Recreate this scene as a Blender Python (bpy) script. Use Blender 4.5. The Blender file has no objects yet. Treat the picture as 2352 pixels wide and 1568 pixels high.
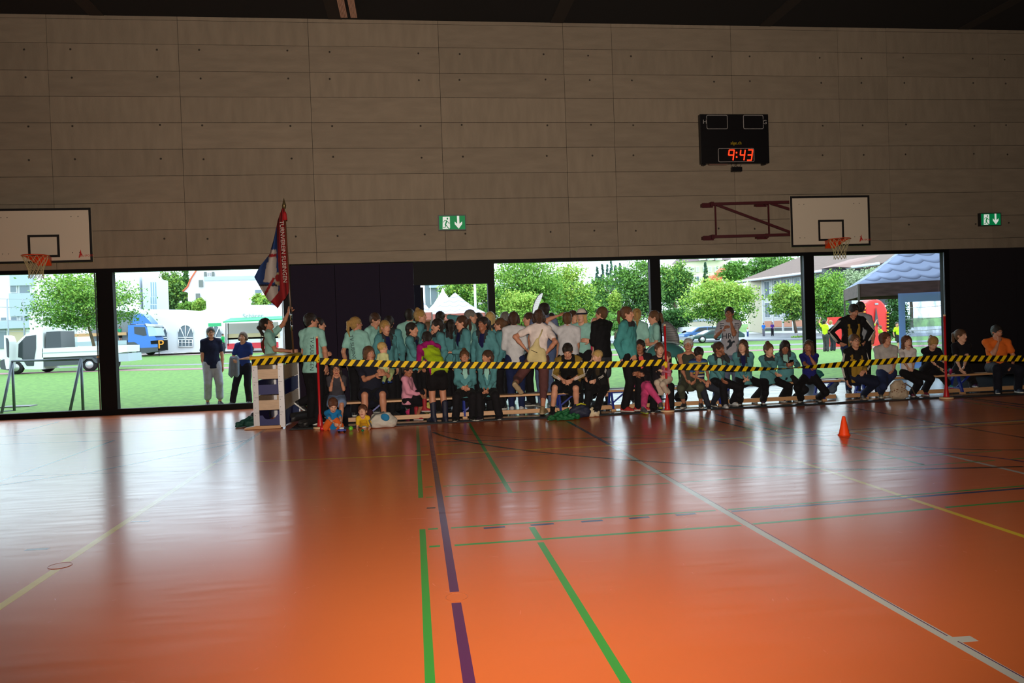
import bpy, math, random
import numpy as np
from mathutils import Vector
rnd = random.Random(7)
SC = bpy.context.scene; COL = SC.collection
# ---------------- camera (matched to the photograph), world, flash, exposure
FPX = 1771.65; CH = 1.45
_y, _p, _r = [math.radians(a) for a in (7.31109, -.93231, -1.98811)]
_f = np.array([math.sin(_y)*math.cos(_p), math.cos(_y)*math.cos(_p), math.sin(_p)])
_rt = np.array([math.cos(_y), -math.sin(_y), 0.]); _u = np.cross(_rt, _f)
CR = math.cos(_r)*_rt+math.sin(_r)*_u; CU = -math.sin(_r)*_rt+math.cos(_r)*_u; CF = _f
CO = np.array([0, 0, CH])
cam = bpy.data.cameras.new('camera'); camo = bpy.data.objects.new('camera', cam); COL.objects.link(camo)
cam.sensor_width = 36; cam.lens = FPX*36/2352; cam.clip_end = 2000
from mathutils import Matrix
camo.matrix_world = Matrix([[CR[0], CU[0], -CF[0], 0], [CR[1], CU[1], -CF[1], 0], [CR[2], CU[2], -CF[2], CH], [0, 0, 0, 1]])
SC.camera = camo
SC.view_settings.view_transform = 'Standard'; SC.view_settings.look = 'None'
SC.view_settings.exposure = 0.0; SC.view_settings.gamma = 1.0; SC.view_settings.use_curve_mapping = False
SC.cycles.use_denoising = True
SC.cycles.max_bounces = 7; SC.cycles.diffuse_bounces = 4; SC.cycles.glossy_bounces = 3; SC.cycles.transparent_max_bounces = 16
SC.cycles.transmission_bounces = 4
SC.cycles.caustics_reflective = False; SC.cycles.caustics_refractive = False
w = bpy.data.worlds.new('sky'); SC.world = w; w.use_nodes = True
nt = w.node_tree; bg = nt.nodes['Background']
tc = nt.nodes.new('ShaderNodeTexCoord'); nz = nt.nodes.new('ShaderNodeTexNoise'); cr = nt.nodes.new('ShaderNodeValToRGB')
nt.links.new(tc.outputs['Generated'], nz.inputs['Vector']); nz.inputs['Scale'].default_value = 2.2; nz.inputs['Detail'].default_value = 5
nt.links.new(nz.outputs['Fac'], cr.inputs['Fac'])
cr.color_ramp.elements[0].position = .3; cr.color_ramp.elements[0].color = (.66, .84, 1.0, 1)
cr.color_ramp.elements[1].position = .75; cr.color_ramp.elements[1].color = (.86, .95, 1.0, 1)
nt.links.new(cr.outputs['Color'], bg.inputs['Color']); bg.inputs['Strength'].default_value = 3.5
# the camera's flash: a small head just above the lens, with the coverage of a zoom flash
def spot(name, loc, aim, energy, angle, blend, size, color):
    l = bpy.data.lights.new(name, 'SPOT'); l.energy = energy; l.spot_size = math.radians(angle); l.spot_blend = blend
    l.shadow_soft_size = size; l.color = color
    o = bpy.data.objects.new(name, l); COL.objects.link(o); o.location = loc
    d = Vector(aim)-Vector(loc); o.rotation_euler = d.to_track_quat('-Z', 'Y').to_euler(); return o
spot('camera_flash', (0.02, -.02, CH+.13), (1.6, 10, CH+4.2), 4300, 125, 1.0, .02, (1.0, .86, .70))
# ---------------- pixel <-> space
def ray(x, y): return CF+CR*(x-1176)/FPX-CU*(y-784)/FPX
def fl(x, y, z=0.):
    v = ray(x, y); return CO+v*(z-CH)/v[2]
def at(x, y, Y):
    v = ray(x, y); return CO+v*Y/v[1]
def zat(x, y, Y): return float(at(x, y, Y)[2])
def xat(x, y, Y): return float(at(x, y, Y)[0])
# ---------------- materials
def lin(c):
    c = np.array(c[:3], float)/255.; return tuple(np.where(c <= .04045, c/12.92, ((c+.055)/1.055)**2.4))+(1.,)
MATS = {}
def M(name, rgb=None, rough=.6, metal=0., noise=0., nscale=8., bump=0., bscale=40., spec=.5, stretch=(1, 1, 1), emit=0., alpha=1., sheen=0., coat=0., raw=None, rgb2=None, sub=0.):
    if name in MATS: return MATS[name]
    m = bpy.data.materials.new(name); m.use_nodes = True; t = m.node_tree; b = t.nodes['Principled BSDF']
    c = raw+(1.,) if raw else lin(rgb)
    b.inputs['Base Color'].default_value = c; b.inputs['Roughness'].default_value = rough; b.inputs['Metallic'].default_value = metal
    b.inputs['Specular IOR Level'].default_value = spec; b.inputs['Alpha'].default_value = alpha
    b.inputs['Sheen Weight'].default_value = sheen; b.inputs['Coat Weight'].default_value = coat
    if emit: b.inputs['Emission Color'].default_value = c; b.inputs['Emission Strength'].default_value = emit
    if noise or bump:
        g = t.nodes.new('ShaderNodeTexCoord'); mp = t.nodes.new('ShaderNodeMapping'); mp.inputs['Scale'].default_value = stretch
        t.links.new(g.outputs['Object'], mp.inputs['Vector'])
    if noise:
        n = t.nodes.new('ShaderNodeTexNoise'); n.inputs['Scale'].default_value = nscale; n.inputs['Detail'].default_value = 4
        t.links.new(mp.outputs[0], n.inputs['Vector'])
        r = t.nodes.new('ShaderNodeValToRGB'); t.links.new(n.outputs['Fac'], r.inputs['Fac'])
        k0 = max(0, 1-noise); k1 = 1+noise
        c2 = lin(rgb2) if rgb2 else tuple(min(1, v*k1) for v in c[:3])+(1.,)
        r.color_ramp.elements[0].position = .32; r.color_ramp.elements[1].position = .68
        r.color_ramp.elements[0].color = tuple(v*k0 for v in c[:3])+(1.,); r.color_ramp.elements[1].color = c2
        t.links.new(r.outputs['Color'], b.inputs['Base Color'])
    if bump:
        n2 = t.nodes.new('ShaderNodeTexNoise'); n2.inputs['Scale'].default_value = bscale; n2.inputs['Detail'].default_value = 3
        t.links.new(mp.outputs[0], n2.inputs['Vector']); bp = t.nodes.new('ShaderNodeBump'); bp.inputs['Strength'].default_value = bump
        bp.inputs['Distance'].default_value = .02
        t.links.new(n2.outputs['Fac'], bp.inputs['Height']); t.links.new(bp.outputs[0], b.inputs['Normal'])
    MATS[name] = m; return m
def cloth(rgb): return M('cloth_%d_%d_%d' % tuple(rgb), rgb, .85, noise=.12, nscale=9, bump=.55, bscale=16, sheen=.02, spec=.2)
def glassmat(name, tint=(.97, 1, .985), ior=1.5, gl=.012, opac=None):
    if name in MATS: return MATS[name]
    m = bpy.data.materials.new(name); m.use_nodes = True; t = m.node_tree; t.nodes.clear()
    o = t.nodes.new('ShaderNodeOutputMaterial'); tr = t.nodes.new('ShaderNodeBsdfTransparent'); tr.inputs[0].default_value = tint+(1,)
    g = t.nodes.new('ShaderNodeBsdfGlossy'); g.inputs['Roughness'].default_value = gl
    fr = t.nodes.new('ShaderNodeFresnel'); fr.inputs[0].default_value = ior; mx = t.nodes.new('ShaderNodeMixShader')
    t.links.new(fr.outputs[0], mx.inputs[0]); t.links.new(tr.outputs[0], mx.inputs[1]); t.links.new(g.outputs[0], mx.inputs[2])
    last = mx
    if opac:
        d = t.nodes.new('ShaderNodeBsdfDiffuse'); d.inputs[0].default_value = opac[1]+(1,); n = t.nodes.new('ShaderNodeTexNoise'); n.inputs['Scale'].default_value = 5
        r = t.nodes.new('ShaderNodeMapRange'); r.inputs[1].default_value = .4; r.inputs[2].default_value = .75; r.inputs[3].default_value = 0; r.inputs[4].default_value = opac[0]
        t.links.new(n.outputs['Fac'], r.inputs[0]); m2 = t.nodes.new('ShaderNodeMixShader')
        t.links.new(r.outputs[0], m2.inputs[0]); t.links.new(mx.outputs[0], m2.inputs[1]); t.links.new(d.outputs[0], m2.inputs[2]); last = m2
    t.links.new(last.outputs[0], o.inputs[0]); MATS[name] = m; return m
# ---------------- mesh builder
def rotm(rx=0, ry=0, rz=0):
    from mathutils import Euler
    return np.array(Euler((rx, ry, rz)).to_matrix())
class MB:
    def __init__(s): s.v = []; s.f = []; s.m = []; s.n = 0; s.sm = []
    def add(s, V, Fc, mi=0, smooth=False):
        V = np.asarray(V, float).reshape(-1, 3); s.v.append(V)
        for f in Fc: s.f.append(tuple(int(i)+s.n for i in f)); s.m.append(mi); s.sm.append(smooth)
        s.n += len(V); return s
    def box(s, c, d, mi=0, R=None):
        h = np.array(d, float)/2; P = np.array([[x, y, z] for x in (-1, 1) for y in (-1, 1) for z in (-1, 1)])*h
        if R is not None: P = P@np.asarray(R).T
        return s.add(P+np.array(c), [(0, 1, 3, 2), (4, 6, 7, 5), (0, 4, 5, 1), (2, 3, 7, 6), (0, 2, 6, 4), (1, 5, 7, 3)], mi)
    def bb(s, a, b, mi=0): a = np.array(a, float); b = np.array(b, float); return s.box((a+b)/2, np.abs(b-a), mi)
    def bar(s, a, b, w, h, mi=0, up=(0, 0, 1)):
        a = np.array(a, float); b = np.array(b, float); d = b-a; L = np.linalg.norm(d); d = d/L
        u = np.array(up, float)
        if abs(d@u) > .98: u = np.array([1., 0, 0])
        sx = np.cross(d, u); sx /= np.linalg.norm(sx); uz = np.cross(sx, d)
        return s.box((a+b)/2, (w, L, h), mi, R=np.stack([sx, d, uz], 1))
    def tube(s, P, r, n=10, mi=0, cap=True, smooth=True, closed=False):
        P = np.asarray(P, float); k = len(P); r = np.broadcast_to(np.asarray(r, float), (k,))
        T = np.roll(P, -1, 0)-np.roll(P, 1, 0)
        if not closed: T[0] = P[1]-P[0]; T[-1] = P[-1]-P[-2]
        T /= np.linalg.norm(T, axis=1)[:, None]+1e-12
        ref = np.array([0, 0, 1.]) if abs(T[0][2]) < .9 else np.array([1., 0, 0]); V = []
        for i in range(k):
            a = np.cross(T[i], ref); a /= np.linalg.norm(a)+1e-12; b = np.cross(a, T[i]); ref = b if abs(b@T[min(i+1, k-1)]) < .9 else ref
            for j in range(n):
                t = 2*math.pi*j/n; V.append(P[i]+r[i]*(math.cos(t)*a+math.sin(t)*b))
        Fc = [(i*n+j, ((i+1) % k)*n+j, ((i+1) % k)*n+(j+1) % n, i*n+(j+1) % n) for i in range(k if closed else k-1) for j in range(n)]
        if cap and not closed: Fc += [tuple(range(n)), tuple(range((k-1)*n+n-1, (k-1)*n-1, -1))]
        return s.add(V, Fc, mi, smooth)
    def lathe(s, prof, c=(0, 0, 0), n=20, mi=0, smooth=True, R=None):
        V = []; k = len(prof)
        for r, z in prof:
            for j in range(n): t = 2*math.pi*j/n; V.append((r*math.cos(t), r*math.sin(t), z))
        V = np.array(V)
        if R is not None: V = V@np.asarray(R).T
        Fc = [(i*n+j, i*n+(j+1) % n, (i+1)*n+(j+1) % n, (i+1)*n+j) for i in range(k-1) for j in range(n)]
        if prof[0][0] > 1e-4: Fc.append(tuple(range(n-1, -1, -1)))
        if prof[-1][0] > 1e-4: Fc.append(tuple((k-1)*n+j for j in range(n)))
        return s.add(V+np.array(c), Fc, mi, smooth)
    def prism(s, poly, vec, mi=0):
        P = np.asarray(poly, float); k = len(P); V = np.vstack([P, P+np.array(vec, float)])
        return s.add(V, [tuple(range(k)), tuple(range(2*k-1, k-1, -1))]+[(i, i+k, (i+1) % k+k, (i+1) % k) for i in range(k)], mi)
    def ell(s, c, r, n=14, mi=0, R=None):
        V = []; m = n//2
        for i in range(m+1):
            a = math.pi*i/m
            for j in range(n): t = 2*math.pi*j/n; V.append((r[0]*math.sin(a)*math.cos(t), r[1]*math.sin(a)*math.sin(t), r[2]*math.cos(a)))
        V = np.array(V)
        if R is not None: V = V@np.asarray(R).T
        return s.add(V+np.array(c), [(i*n+j, (i+1)*n+j, (i+1)*n+(j+1) % n, i*n+(j+1) % n) for i in range(m) for j in range(n)], mi, True)
    def sheet(s, G, th, mi=0, smooth=True):
        G = np.asarray(G, float); a, b = G.shape[:2]; off = np.array(th, float)
        V = np.vstack([G.reshape(-1, 3), (G+off).reshape(-1, 3)]); N = a*b
        q = lambda i, j: i*b+j
        Fc = [(q(i, j), q(i+1, j), q(i+1, j+1), q(i, j+1)) for i in range(a-1) for j in range(b-1)]
        Fc += [tuple(N+k for k in f[::-1]) for f in Fc]
        e = [q(i, 0) for i in range(a)]+[q(a-1, j) for j in range(1, b)]+[q(i, b-1) for i in range(a-2, -1, -1)]+[q(0, j) for j in range(b-2, 0, -1)]
        Fc += [(e[i], e[i]+N, e[(i+1) % len(e)]+N, e[(i+1) % len(e)]) for i in range(len(e))]
        return s.add(V, Fc, mi, smooth)
def link(name, me, parent=None):
    o = bpy.data.objects.new(name, me); COL.objects.link(o)
    if parent is not None: o.parent = parent
    return o
def wloc(o):
    p = np.zeros(3)
    while o is not None: p = p+np.array(o.location); o = o.parent
    return p
def mesh(name, V, Fc, mats, mi=None, smooth=None):
    me = bpy.data.meshes.new(name); me.from_pydata(V, [], Fc)
    for m in (mats if isinstance(mats, (list, tuple)) else [mats]): me.materials.append(m)
    if mi is not None: me.polygons.foreach_set('material_index', np.asarray(mi, np.int32))
    if smooth is not None: me.polygons.foreach_set('use_smooth', np.asarray(smooth, bool))
    me.update(); return me
def obj(name, mb, mats, parent=None, loc=None, bevel=0, **kw):
    V = np.vstack(mb.v); base = wloc(parent) if parent is not None else np.zeros(3)
    if loc is None: loc = np.zeros(3) if parent is not None else np.array([(V[:, 0].min()+V[:, 0].max())/2, (V[:, 1].min()+V[:, 1].max())/2, V[:, 2].min()])
    else: loc = np.array(loc, float)-base
    me = mesh(name, (V-base-loc).tolist(), mb.f, mats, mb.m, mb.sm); o = link(name, me, parent); o.location = loc
    if bevel:
        b = o.modifiers.new('bevel', 'BEVEL'); b.width = bevel; b.segments = 2; b.limit_method = 'ANGLE'
    return tag(o, **kw)
def tag(o, label=None, cat=None, group=None, kind=None):
    if label: o['label'] = label
    if cat: o['category'] = cat
    if group: o['group'] = group
    if kind: o['kind'] = kind
    return o
def empty(name, loc, label=None, cat=None, group=None, kind=None):
    o = bpy.data.objects.new(name, None); COL.objects.link(o); o.location = loc; o.empty_display_size = .2
    return tag(o, label, cat, group, kind)
def copy_tree(o, parent=None):
    c = o.copy(); COL.objects.link(c)
    if parent is not None: c.parent = parent
    for ch in list(o.children): copy_tree(ch, c)
    return c
def text(name, s, size, loc, mat, parent, rot=(math.pi/2, 0, 0), ext=.002, align='CENTER', sx=1.):
    cu = bpy.data.curves.new(name, 'FONT'); cu.body = s; cu.size = size; cu.extrude = ext; cu.align_x = align; cu.align_y = 'CENTER'; cu.materials.append(mat)
    o = bpy.data.objects.new(name, cu); COL.objects.link(o)
    base = wloc(parent) if parent is not None else np.zeros(3)
    if parent is not None: o.parent = parent
    me = bpy.data.meshes.new_from_object(o); bpy.data.objects.remove(o); o = link(name, me, parent)
    o.location = np.array(loc)-base; o.rotation_euler = rot; o.scale = (sx, 1, 1); return o
# ================= THE HALL
WY = 16.37; ZM = 2.94; ZT = 7.98
m_black = M('frame_black', (16, 15, 18), .6, spec=.15); m_dark = M('dark_wall', (42, 36, 52), .85, spec=.1, bump=.3, bscale=260)
def floor_mat(name, rgb, rough=.19, scr=True):
    m = M(name, rgb, rough, spec=.5, coat=.4); t = m.node_tree; b = t.nodes['Principled BSDF']; b.inputs['Coat Roughness'].default_value = .5
    g = t.nodes.new('ShaderNodeNewGeometry'); sc = []
    mp = t.nodes.new('ShaderNodeMapping'); mp.inputs['Rotation'].default_value = (0, 0, .5); mp.inputs['Scale'].default_value = (1.2, 9, 1)
    t.links.new(g.outputs['Position'], mp.inputs[0])
    n = t.nodes.new('ShaderNodeTexNoise'); n.inputs['Scale'].default_value = 1.5; n.inputs['Detail'].default_value = 6; t.links.new(mp.outputs[0], n.inputs['Vector'])
    n2 = t.nodes.new('ShaderNodeTexNoise'); n2.inputs['Scale'].default_value = .6; n2.inputs['Detail'].default_value = 3; t.links.new(g.outputs['Position'], n2.inputs['Vector'])
    r = t.nodes.new('ShaderNodeMapRange'); r.inputs[1].default_value = .3; r.inputs[2].default_value = .8; r.inputs[3].default_value = rough-.02; r.inputs[4].default_value = rough+.07
    t.links.new(n.outputs['Fac'], r.inputs[0]); t.links.new(r.outputs[0], b.inputs['Roughness'])
    n3 = t.nodes.new('ShaderNodeTexNoise'); n3.inputs['Scale'].default_value = 320; n3.inputs['Detail'].default_value = 1; t.links.new(g.outputs['Position'], n3.inputs['Vector'])
    bp = t.nodes.new('ShaderNodeBump'); bp.inputs['Strength'].default_value = .05; bp.inputs['Distance'].default_value = .001
    t.links.new(n3.outputs['Fac'], bp.inputs['Height']); t.links.new(bp.outputs[0], b.inputs['Normal'])
    mx = t.nodes.new('ShaderNodeMix'); mx.data_type = 'RGBA'; c = lin(rgb)
    mx.inputs[6].default_value = tuple(v*.9 for v in c[:3])+(1,); mx.inputs[7].default_value = tuple(min(1, v*1.08) for v in c[:3])+(1,)
    t.links.new(n2.outputs['Fac'], mx.inputs[0]); t.links.new(mx.outputs[2], b.inputs['Base Color'])
    if scr:   # long hair-thin scuffs worn into the varnish
        n4 = t.nodes.new('ShaderNodeTexNoise'); n4.inputs['Scale'].default_value = .9; n4.inputs['Detail'].default_value = 2; t.links.new(g.outputs['Position'], n4.inputs['Vector'])
        v = t.nodes.new('ShaderNodeTexVoronoi'); v.feature = 'DISTANCE_TO_EDGE'; v.inputs['Scale'].default_value = .9
        ad = t.nodes.new('ShaderNodeVectorMath'); ad.operation = 'ADD'; t.links.new(g.outputs['Position'], ad.inputs[0]); t.links.new(n4.outputs['Color'], ad.inputs[1])
        t.links.new(ad.outputs[0], v.inputs['Vector'])
        r4 = t.nodes.new('ShaderNodeMapRange'); r4.inputs[1].default_value = .0005; r4.inputs[2].default_value = .003; r4.inputs[3].default_value = .05; r4.inputs[4].default_value = 0
        t.links.new(v.outputs['Distance'], r4.inputs[0]); a4 = t.nodes.new('ShaderNodeMath'); a4.operation = 'ADD'
        t.links.new(r.outputs[0], a4.inputs[0]); t.links.new(r4.outputs[0], a4.inputs[1]); t.links.new(a4.outputs[0], b.inputs['Roughness'])
    return m
m_floor = floor_mat('floor_orange', (228, 114, 54))
mb = MB(); mb.bb((-17, -9, -.3), (24, WY+.06, 0)); floor = obj('floor', mb, m_floor, kind='structure', loc=(0, 0, 0))
LC = {'g': floor_mat('line_green', (62, 160, 62), scr=False), 'p': floor_mat('line_purple', (96, 40, 92), scr=False), 'w': floor_mat('line_white', (205, 205, 200), scr=False),
      'y': floor_mat('line_yellow', (255, 214, 40), scr=False), 'b': floor_mat('line_blue', (36, 52, 110), scr=False), 'k': floor_mat('line_black', (32, 22, 26), scr=False),
      'r': floor_mat('line_darkred', (110, 20, 30), scr=False), 's': floor_mat('line_greyblue', (120, 100, 100), scr=False)}
lz = [.00015]
def line(c, pts, w, ext=0):
    P = np.array([fl(*p)[:2] for p in pts])
    if ext: d = P[-1]-P[-2]; d /= np.linalg.norm(d); P = np.vstack([P, P[-1]+d*ext])
    if len(pts) > 2 and not ext:   # smooth the curve
        t = np.linspace(0, 1, len(P)); tt = np.linspace(0, 1, 40); k = min(4, len(P)-1)
        P = np.stack([np.polyval(np.polyfit(t, P[:, i], k), tt) for i in (0, 1)], 1)
    T = np.gradient(P, axis=0); T /= np.linalg.norm(T, axis=1)[:, None]; N = np.stack([-T[:, 1], T[:, 0]], 1)*w/2
    z = lz[0]; lz[0] += .000006; k = len(P)
    V = [(*p, z) for p in P+N]+[(*p, z) for p in P-N]
    mb = MB(); mb.add(V, [(i, i+1, k+i+1, k+i) if 1 else 0 for i in range(k-1)])
    V = np.vstack(mb.v); me = mesh('court_line', V.tolist(), [f[::-1] for f in mb.f], LC[c]); o = link('court_line', me, floor)
for L in [('g', [(958.7, 978), (966.5, 1143)], .043), ('g', [(970.2, 1215), (988, 1568)], .043, 2), ('p', [(984.7, 978), (1044, 1359)], .052), ('p', [(1048, 1384), (1078, 1568)], .052, 2),
          ('g', [(1077, 971), (1172.5, 1131)], .043), ('g', [(1221, 1210), (1238, 1237)], .045), ('g', [(1241, 1245), (1438.8, 1568)], .045, 2),
          ('b', [(1303, 967), (1401, 1021)], .055), ('w', [(1403, 1022), (1752, 1225), (2186, 1470), (2345, 1560)], .056, 2),
          ('y', [(1697, 1013), (2115, 1153), (2352, 1231.5)], .05, 3), ('b', [(608, 986), (492, 1063)], .06), ('y', [(491, 1064), (150, 1290)], .06), ('y', [(128, 1308), (0, 1393)], .06, 3),
          ('b', [(262, 1011), (0, 1105)], .05, 3), ('w', [(1951, 992), (2352, 1087)], .05, 4), ('k', [(1562, 945), (1775, 998)], .06), ('k', [(1790, 1006), (2200, 980), (2352, 973)], .05, 3),
          ('b', [(1645, 951), (1799, 995)], .05), ('b', [(1799, 995), (2352, 964)], .05, 3), ('g', [(1674, 949), (1866, 998)], .045), ('g', [(1880, 1005), (2051, 1049), (2119, 1066)], .045),
          ('g', [(1017, 1116.3), (1500, 1089), (1844, 1066.6)], .03, .01), ('g', [(976, 1118.3), (994, 1117.6)], .03), ('g', [(1866, 1065), (2300, 1034.5)], .03, 0),
          ('g', [(1022, 1140), (1538, 1109)], .03), ('g', [(978, 1142), (996, 1141)], .03), ('g', [(1562, 1107.5), (1890, 1085)], .03), ('g', [(1925, 1082.5), (2285, 1057)], .03), ('g', [(2311, 1055), (2352, 1052)], .03, 4),
          ('g', [(983, 1215), (1006, 1213.6)], .04), ('g', [(1036, 1212), (1643, 1172)], .035), ('g', [(1672, 1170), (2352, 1115.5)], .035, 4), ('b', [(1680, 1174), (2070, 1143.5), (2352, 1121)], .045, 4),
          ('g', [(986, 1255), (1011, 1253.6)], .045), ('g', [(1044, 1252), (1702, 1206)], .04), ('g', [(1729, 1203), (2145, 1168)], .04), ('g', [(2171, 1165), (2352, 1150)], .04, 4),
          ('b', [(1111, 1212.7), (1160, 1209.5)], .04), ('b', [(1219, 1206), (1272, 1202)], .045), ('b', [(1335, 1198), (1384, 1194.5)], .045), ('b', [(1445, 1190.5), (1491, 1187)], .045), ('b', [(1552, 1182.6), (1598, 1179)], .045),
          ('b', [(58, 1262.6), (112, 1259.5)], .05), ('b', [(302, 1198), (343, 1196.6)], .04), ('k', [(980, 1166.7), (1000, 1165.8)], .04),
          ('y', [(490, 1064), (985, 1044)], .045), ('y', [(1003, 1043.6), (1500, 1018), (2352, 967)], .05, 3), ('w', [(1450, 1019.3), (1900, 993), (2352, 965.4)], .035, 3),
          ('g', [(968, 1025), (981, 1024.6)], .03), ('g', [(1000, 1024), (1500, 999), (1790, 982.6)], .028, .01), ('s', [(972, 1058), (985, 1057.5)], .02), ('s', [(1006, 1056.4), (1115, 1051)], .02), ('s', [(1133, 1050), (1500, 1030), (1665, 1018)], .02, .01),
          ('p', [(998, 1015), (1224, 1008), (1372, 1005.6), (1500, 1006.6), (1717, 1013), (1898, 1021), (2170, 1041), (2352, 1060)], .05),
          ('k', [(993, 992), (1063, 1011), (1191, 1032), (1308, 1045.7), (1500, 1060.5), (1732, 1072), (1862, 1075.3), (2020, 1077), (2188, 1075.5), (2352, 1071)], .055),
          ('k', [(993, 988), (1083.7, 998), (1206, 1005.6), (1372, 1012.5), (1500, 1014)], .02), ('k', [(1929, 1003), (2043, 1019.5), (2170, 1029.7), (2352, 1033)], .05),
          ('r', [(1920, 930), (2061, 954)], .06), ('r', [(2080, 958.7), (2352, 1005)], .06, 3), ('k', [(2223, 913.5), (2352, 929.5)], .09, 3), ('b', [(2212, 914.5), (2352, 935)], .06, 3), ('g', [(2200, 921), (2352, 940.6)], .04, 3),
          ('b', [(137, 968), (35, 994.5)], .04), ('k', [(235, 964), (417, 961)], .03), ('s', [(134, 968.3), (0, 973)], .03, 3), ('b', [(536, 983), (265, 993), (0, 1001.5)], .03, 3), ('b', [(250, 1011.5), (0, 1020)], .04, 3),
          ('b', [(575, 1005), (476.6, 1030), (268, 1072.5), (190.6, 1087), (0, 1114)], .05), ('k', [(545, 1010), (476.6, 1020), (244, 1051)], .02), ('w', [(488, 1080), (190, 1088), (30, 1094)], .02),
          ('b', [(1900, 930), (2352, 908)], .03, 2), ('s', [(1590, 938), (1330, 964)], .02), ('w', [(2184, 1470), (2238, 1466)], .06), ('b', [(1700, 940), (1786, 950), (2190, 937)], .03, .01)]:
    line(*L)
a = fl(1405, 1020.5); b = fl(2352, 1551.5)
line('p', [(1420, 1028.5), (2176, 1460)], .007); line('p', [(2200, 1472.5), (2350, 1555.5)], .007, 2)
for x, y in [(1569, 969.5), (1590, 976), (1610.5, 983.7), (1635, 991), (1657.6, 999)]: line('y', [(x-6, y-1.6), (x+6, y+1.6)], .05)
def ring(px, py, r):
    c = fl(px, py); T_ = np.linspace(0, 2*math.pi, 41)[:-1]; o = empty('socket_cover', (c[0], c[1], 0)); o.parent = floor
    mb = MB(); mb.add([(c[0]+r*math.cos(a), c[1]+r*math.sin(a), .0012) for a in T_], [tuple(range(40))]); obj('lid', mb, m_floor, o)
    mb = MB(); mb.tube([(c[0]+r*math.cos(a), c[1]+r*math.sin(a), .0014) for a in T_], .0011, 5, closed=True); obj('rim', mb, M('socket_rim', (150, 80, 45), .4), o)
ring(1049, 1371, .06); ring(138, 1299, .07)
# ceiling, side walls
m_ceil = M('ceiling_black', (11, 9, 12), .95)
mb = MB(); mb.bb((-17, -9, ZT), (24, WY+.5, ZT+.3)); obj('ceiling', mb, m_ceil, kind='structure')
m_beam = M('ceiling_beam', (38, 31, 26), .9)
for x0 in (-15.3, -10.7, -6.0, -1.35, 3.3, 8.0, 12.8, 17.5):
    mb = MB(); mb.bb((x0-.14, -8.8, ZT-.02), (x0+.14, WY-.03, ZT+.05)); obj('trim_%d' % int(x0+20), mb, m_beam, kind='structure')
m_side = M('side_wall', (176, 168, 156), .9)
for nme, a, b in (('wall_left', (-17.2, -9, 0), (-17, WY, ZT)), ('wall_right', (24, -9, 0), (24.2, WY, ZT)), ('wall_front', (-17, -9.2, 0), (24, -9, ZT))):
    mb = MB(); mb.bb(a, b); obj(nme, mb, m_side, kind='structure')
# concrete wall: recessed backing plus one slab face per formwork panel
def conc(i):
    k = rnd.uniform(.955, 1.03); c = [v*k for v in (150, 136, 119)]
    m = M('concrete_%d' % i, c, .88, noise=.09, nscale=2.2, bump=.25, bscale=30); t = m.node_tree
    n = [x for x in t.nodes if x.type == 'TEX_NOISE'][0]; n.inputs['Detail'].default_value = 9
    mp = [x for x in t.nodes if x.type == 'MAPPING'][0]; mp.inputs['Scale'].default_value = (.8, 1, 3.2) if i % 2 else (3, 1, .7); return m
CM = [conc(i) for i in range(9)]
backm = M('joint_dark', (48, 42, 37), .95)
mb = MB(); mb.bb((-17, WY+.012, ZM), (24, WY+1.0, ZT+.1)); wall = obj('wall_back', mb, backm, kind='structure', loc=(0, WY, ZM))
xs = [-17, -14.95, -12.3, -9.63, -6.96, -4.48, -1.91, .76, 3.43, 4.5, 7.2, 9.72, 10.9, 13.44, 16.1, 18.8, 21.4, 24]
zs = [ZM, 3.17, 3.694, 4.239, 4.779, 5.315, 5.845, 6.368, 6.88, 7.418, 7.90, ZT]
g = .004
for i in range(len(xs)-1):
    for j in range(len(zs)-1):
        off = rnd.uniform(-.003, .0015); mb = MB(); mb.bb((xs[i]+g, WY+off, zs[j]+g*(j > 0)), (xs[i+1]-g, WY+.0125, zs[j+1]-g))
        obj('concrete_panel', mb, CM[rnd.randrange(9)], wall)
mb = MB()
for i in range(3, len(xs)-3):
    if xs[i+1]-xs[i] < 1.2: hx = [xs[i]+.55]
    else: hx = [xs[i]+.42, xs[i+1]-.42]
    for x in hx:
        for z in (3.5, 5.12, 5.78, 6.75, 7.3): mb.lathe([(.008, 0), (.020, -.0035), (.022, 0)], (x+rnd.uniform(-.02, .02), WY-.0045, z+rnd.uniform(-.02, .02)), 10, R=rotm(-math.pi/2, 0, 0))
obj('tie_hole', mb, M('tie_hole', (84, 76, 68), .9), wall, kind='stuff')
# glazing
m_pane = glassmat('window_glass')
def window(n, x0, x1, f0, f1, zt=2.865, zb=.115):
    r = empty('window_%d' % n, (x0, WY+.1, 0), kind='structure')
    for nm, a, b in (('frame_post', (f0, WY, 0), (x0, WY+.16, ZM)), ('frame_post', (x1, WY, 0), (f1, WY+.16, ZM)), ('frame_head', (x0, WY, zt), (x1, WY+.16, ZM)), ('frame_sill', (x0, WY, 0), (x1, WY+.16, zb))):
        mb = MB(); mb.bb(a, b); obj(nm, mb, m_black, r)
    mb = MB(); mb.bb((x1-.03, WY-.008, zb), (x1-.015, WY-.001, zt)); mb.bb((x1-.012, WY-.008, zb), (x1-.004, WY-.001, zt)); obj('gasket_strip', mb, M('alu_strip', (150, 155, 165), .3, .9), r)
    mb = MB(); mb.add([(x0, WY+.09, zb), (x1, WY+.09, zb), (x1, WY+.09, zt), (x0, WY+.09, zt)], [(0, 1, 2, 3)]); obj('pane', mb, m_pane, r)
window(1, -14.5, -6.24, -17, -6.09); window(2, -5.93, -2.62, -6.09, -2.45); window(3, 1.77, 5.20, 1.70, 5.31, zb=.08); window(4, 5.43, 8.77, 5.31, 8.89, zb=.08); window(5, 9.01, 12.2, 8.89, 12.32, zb=.08)
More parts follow.
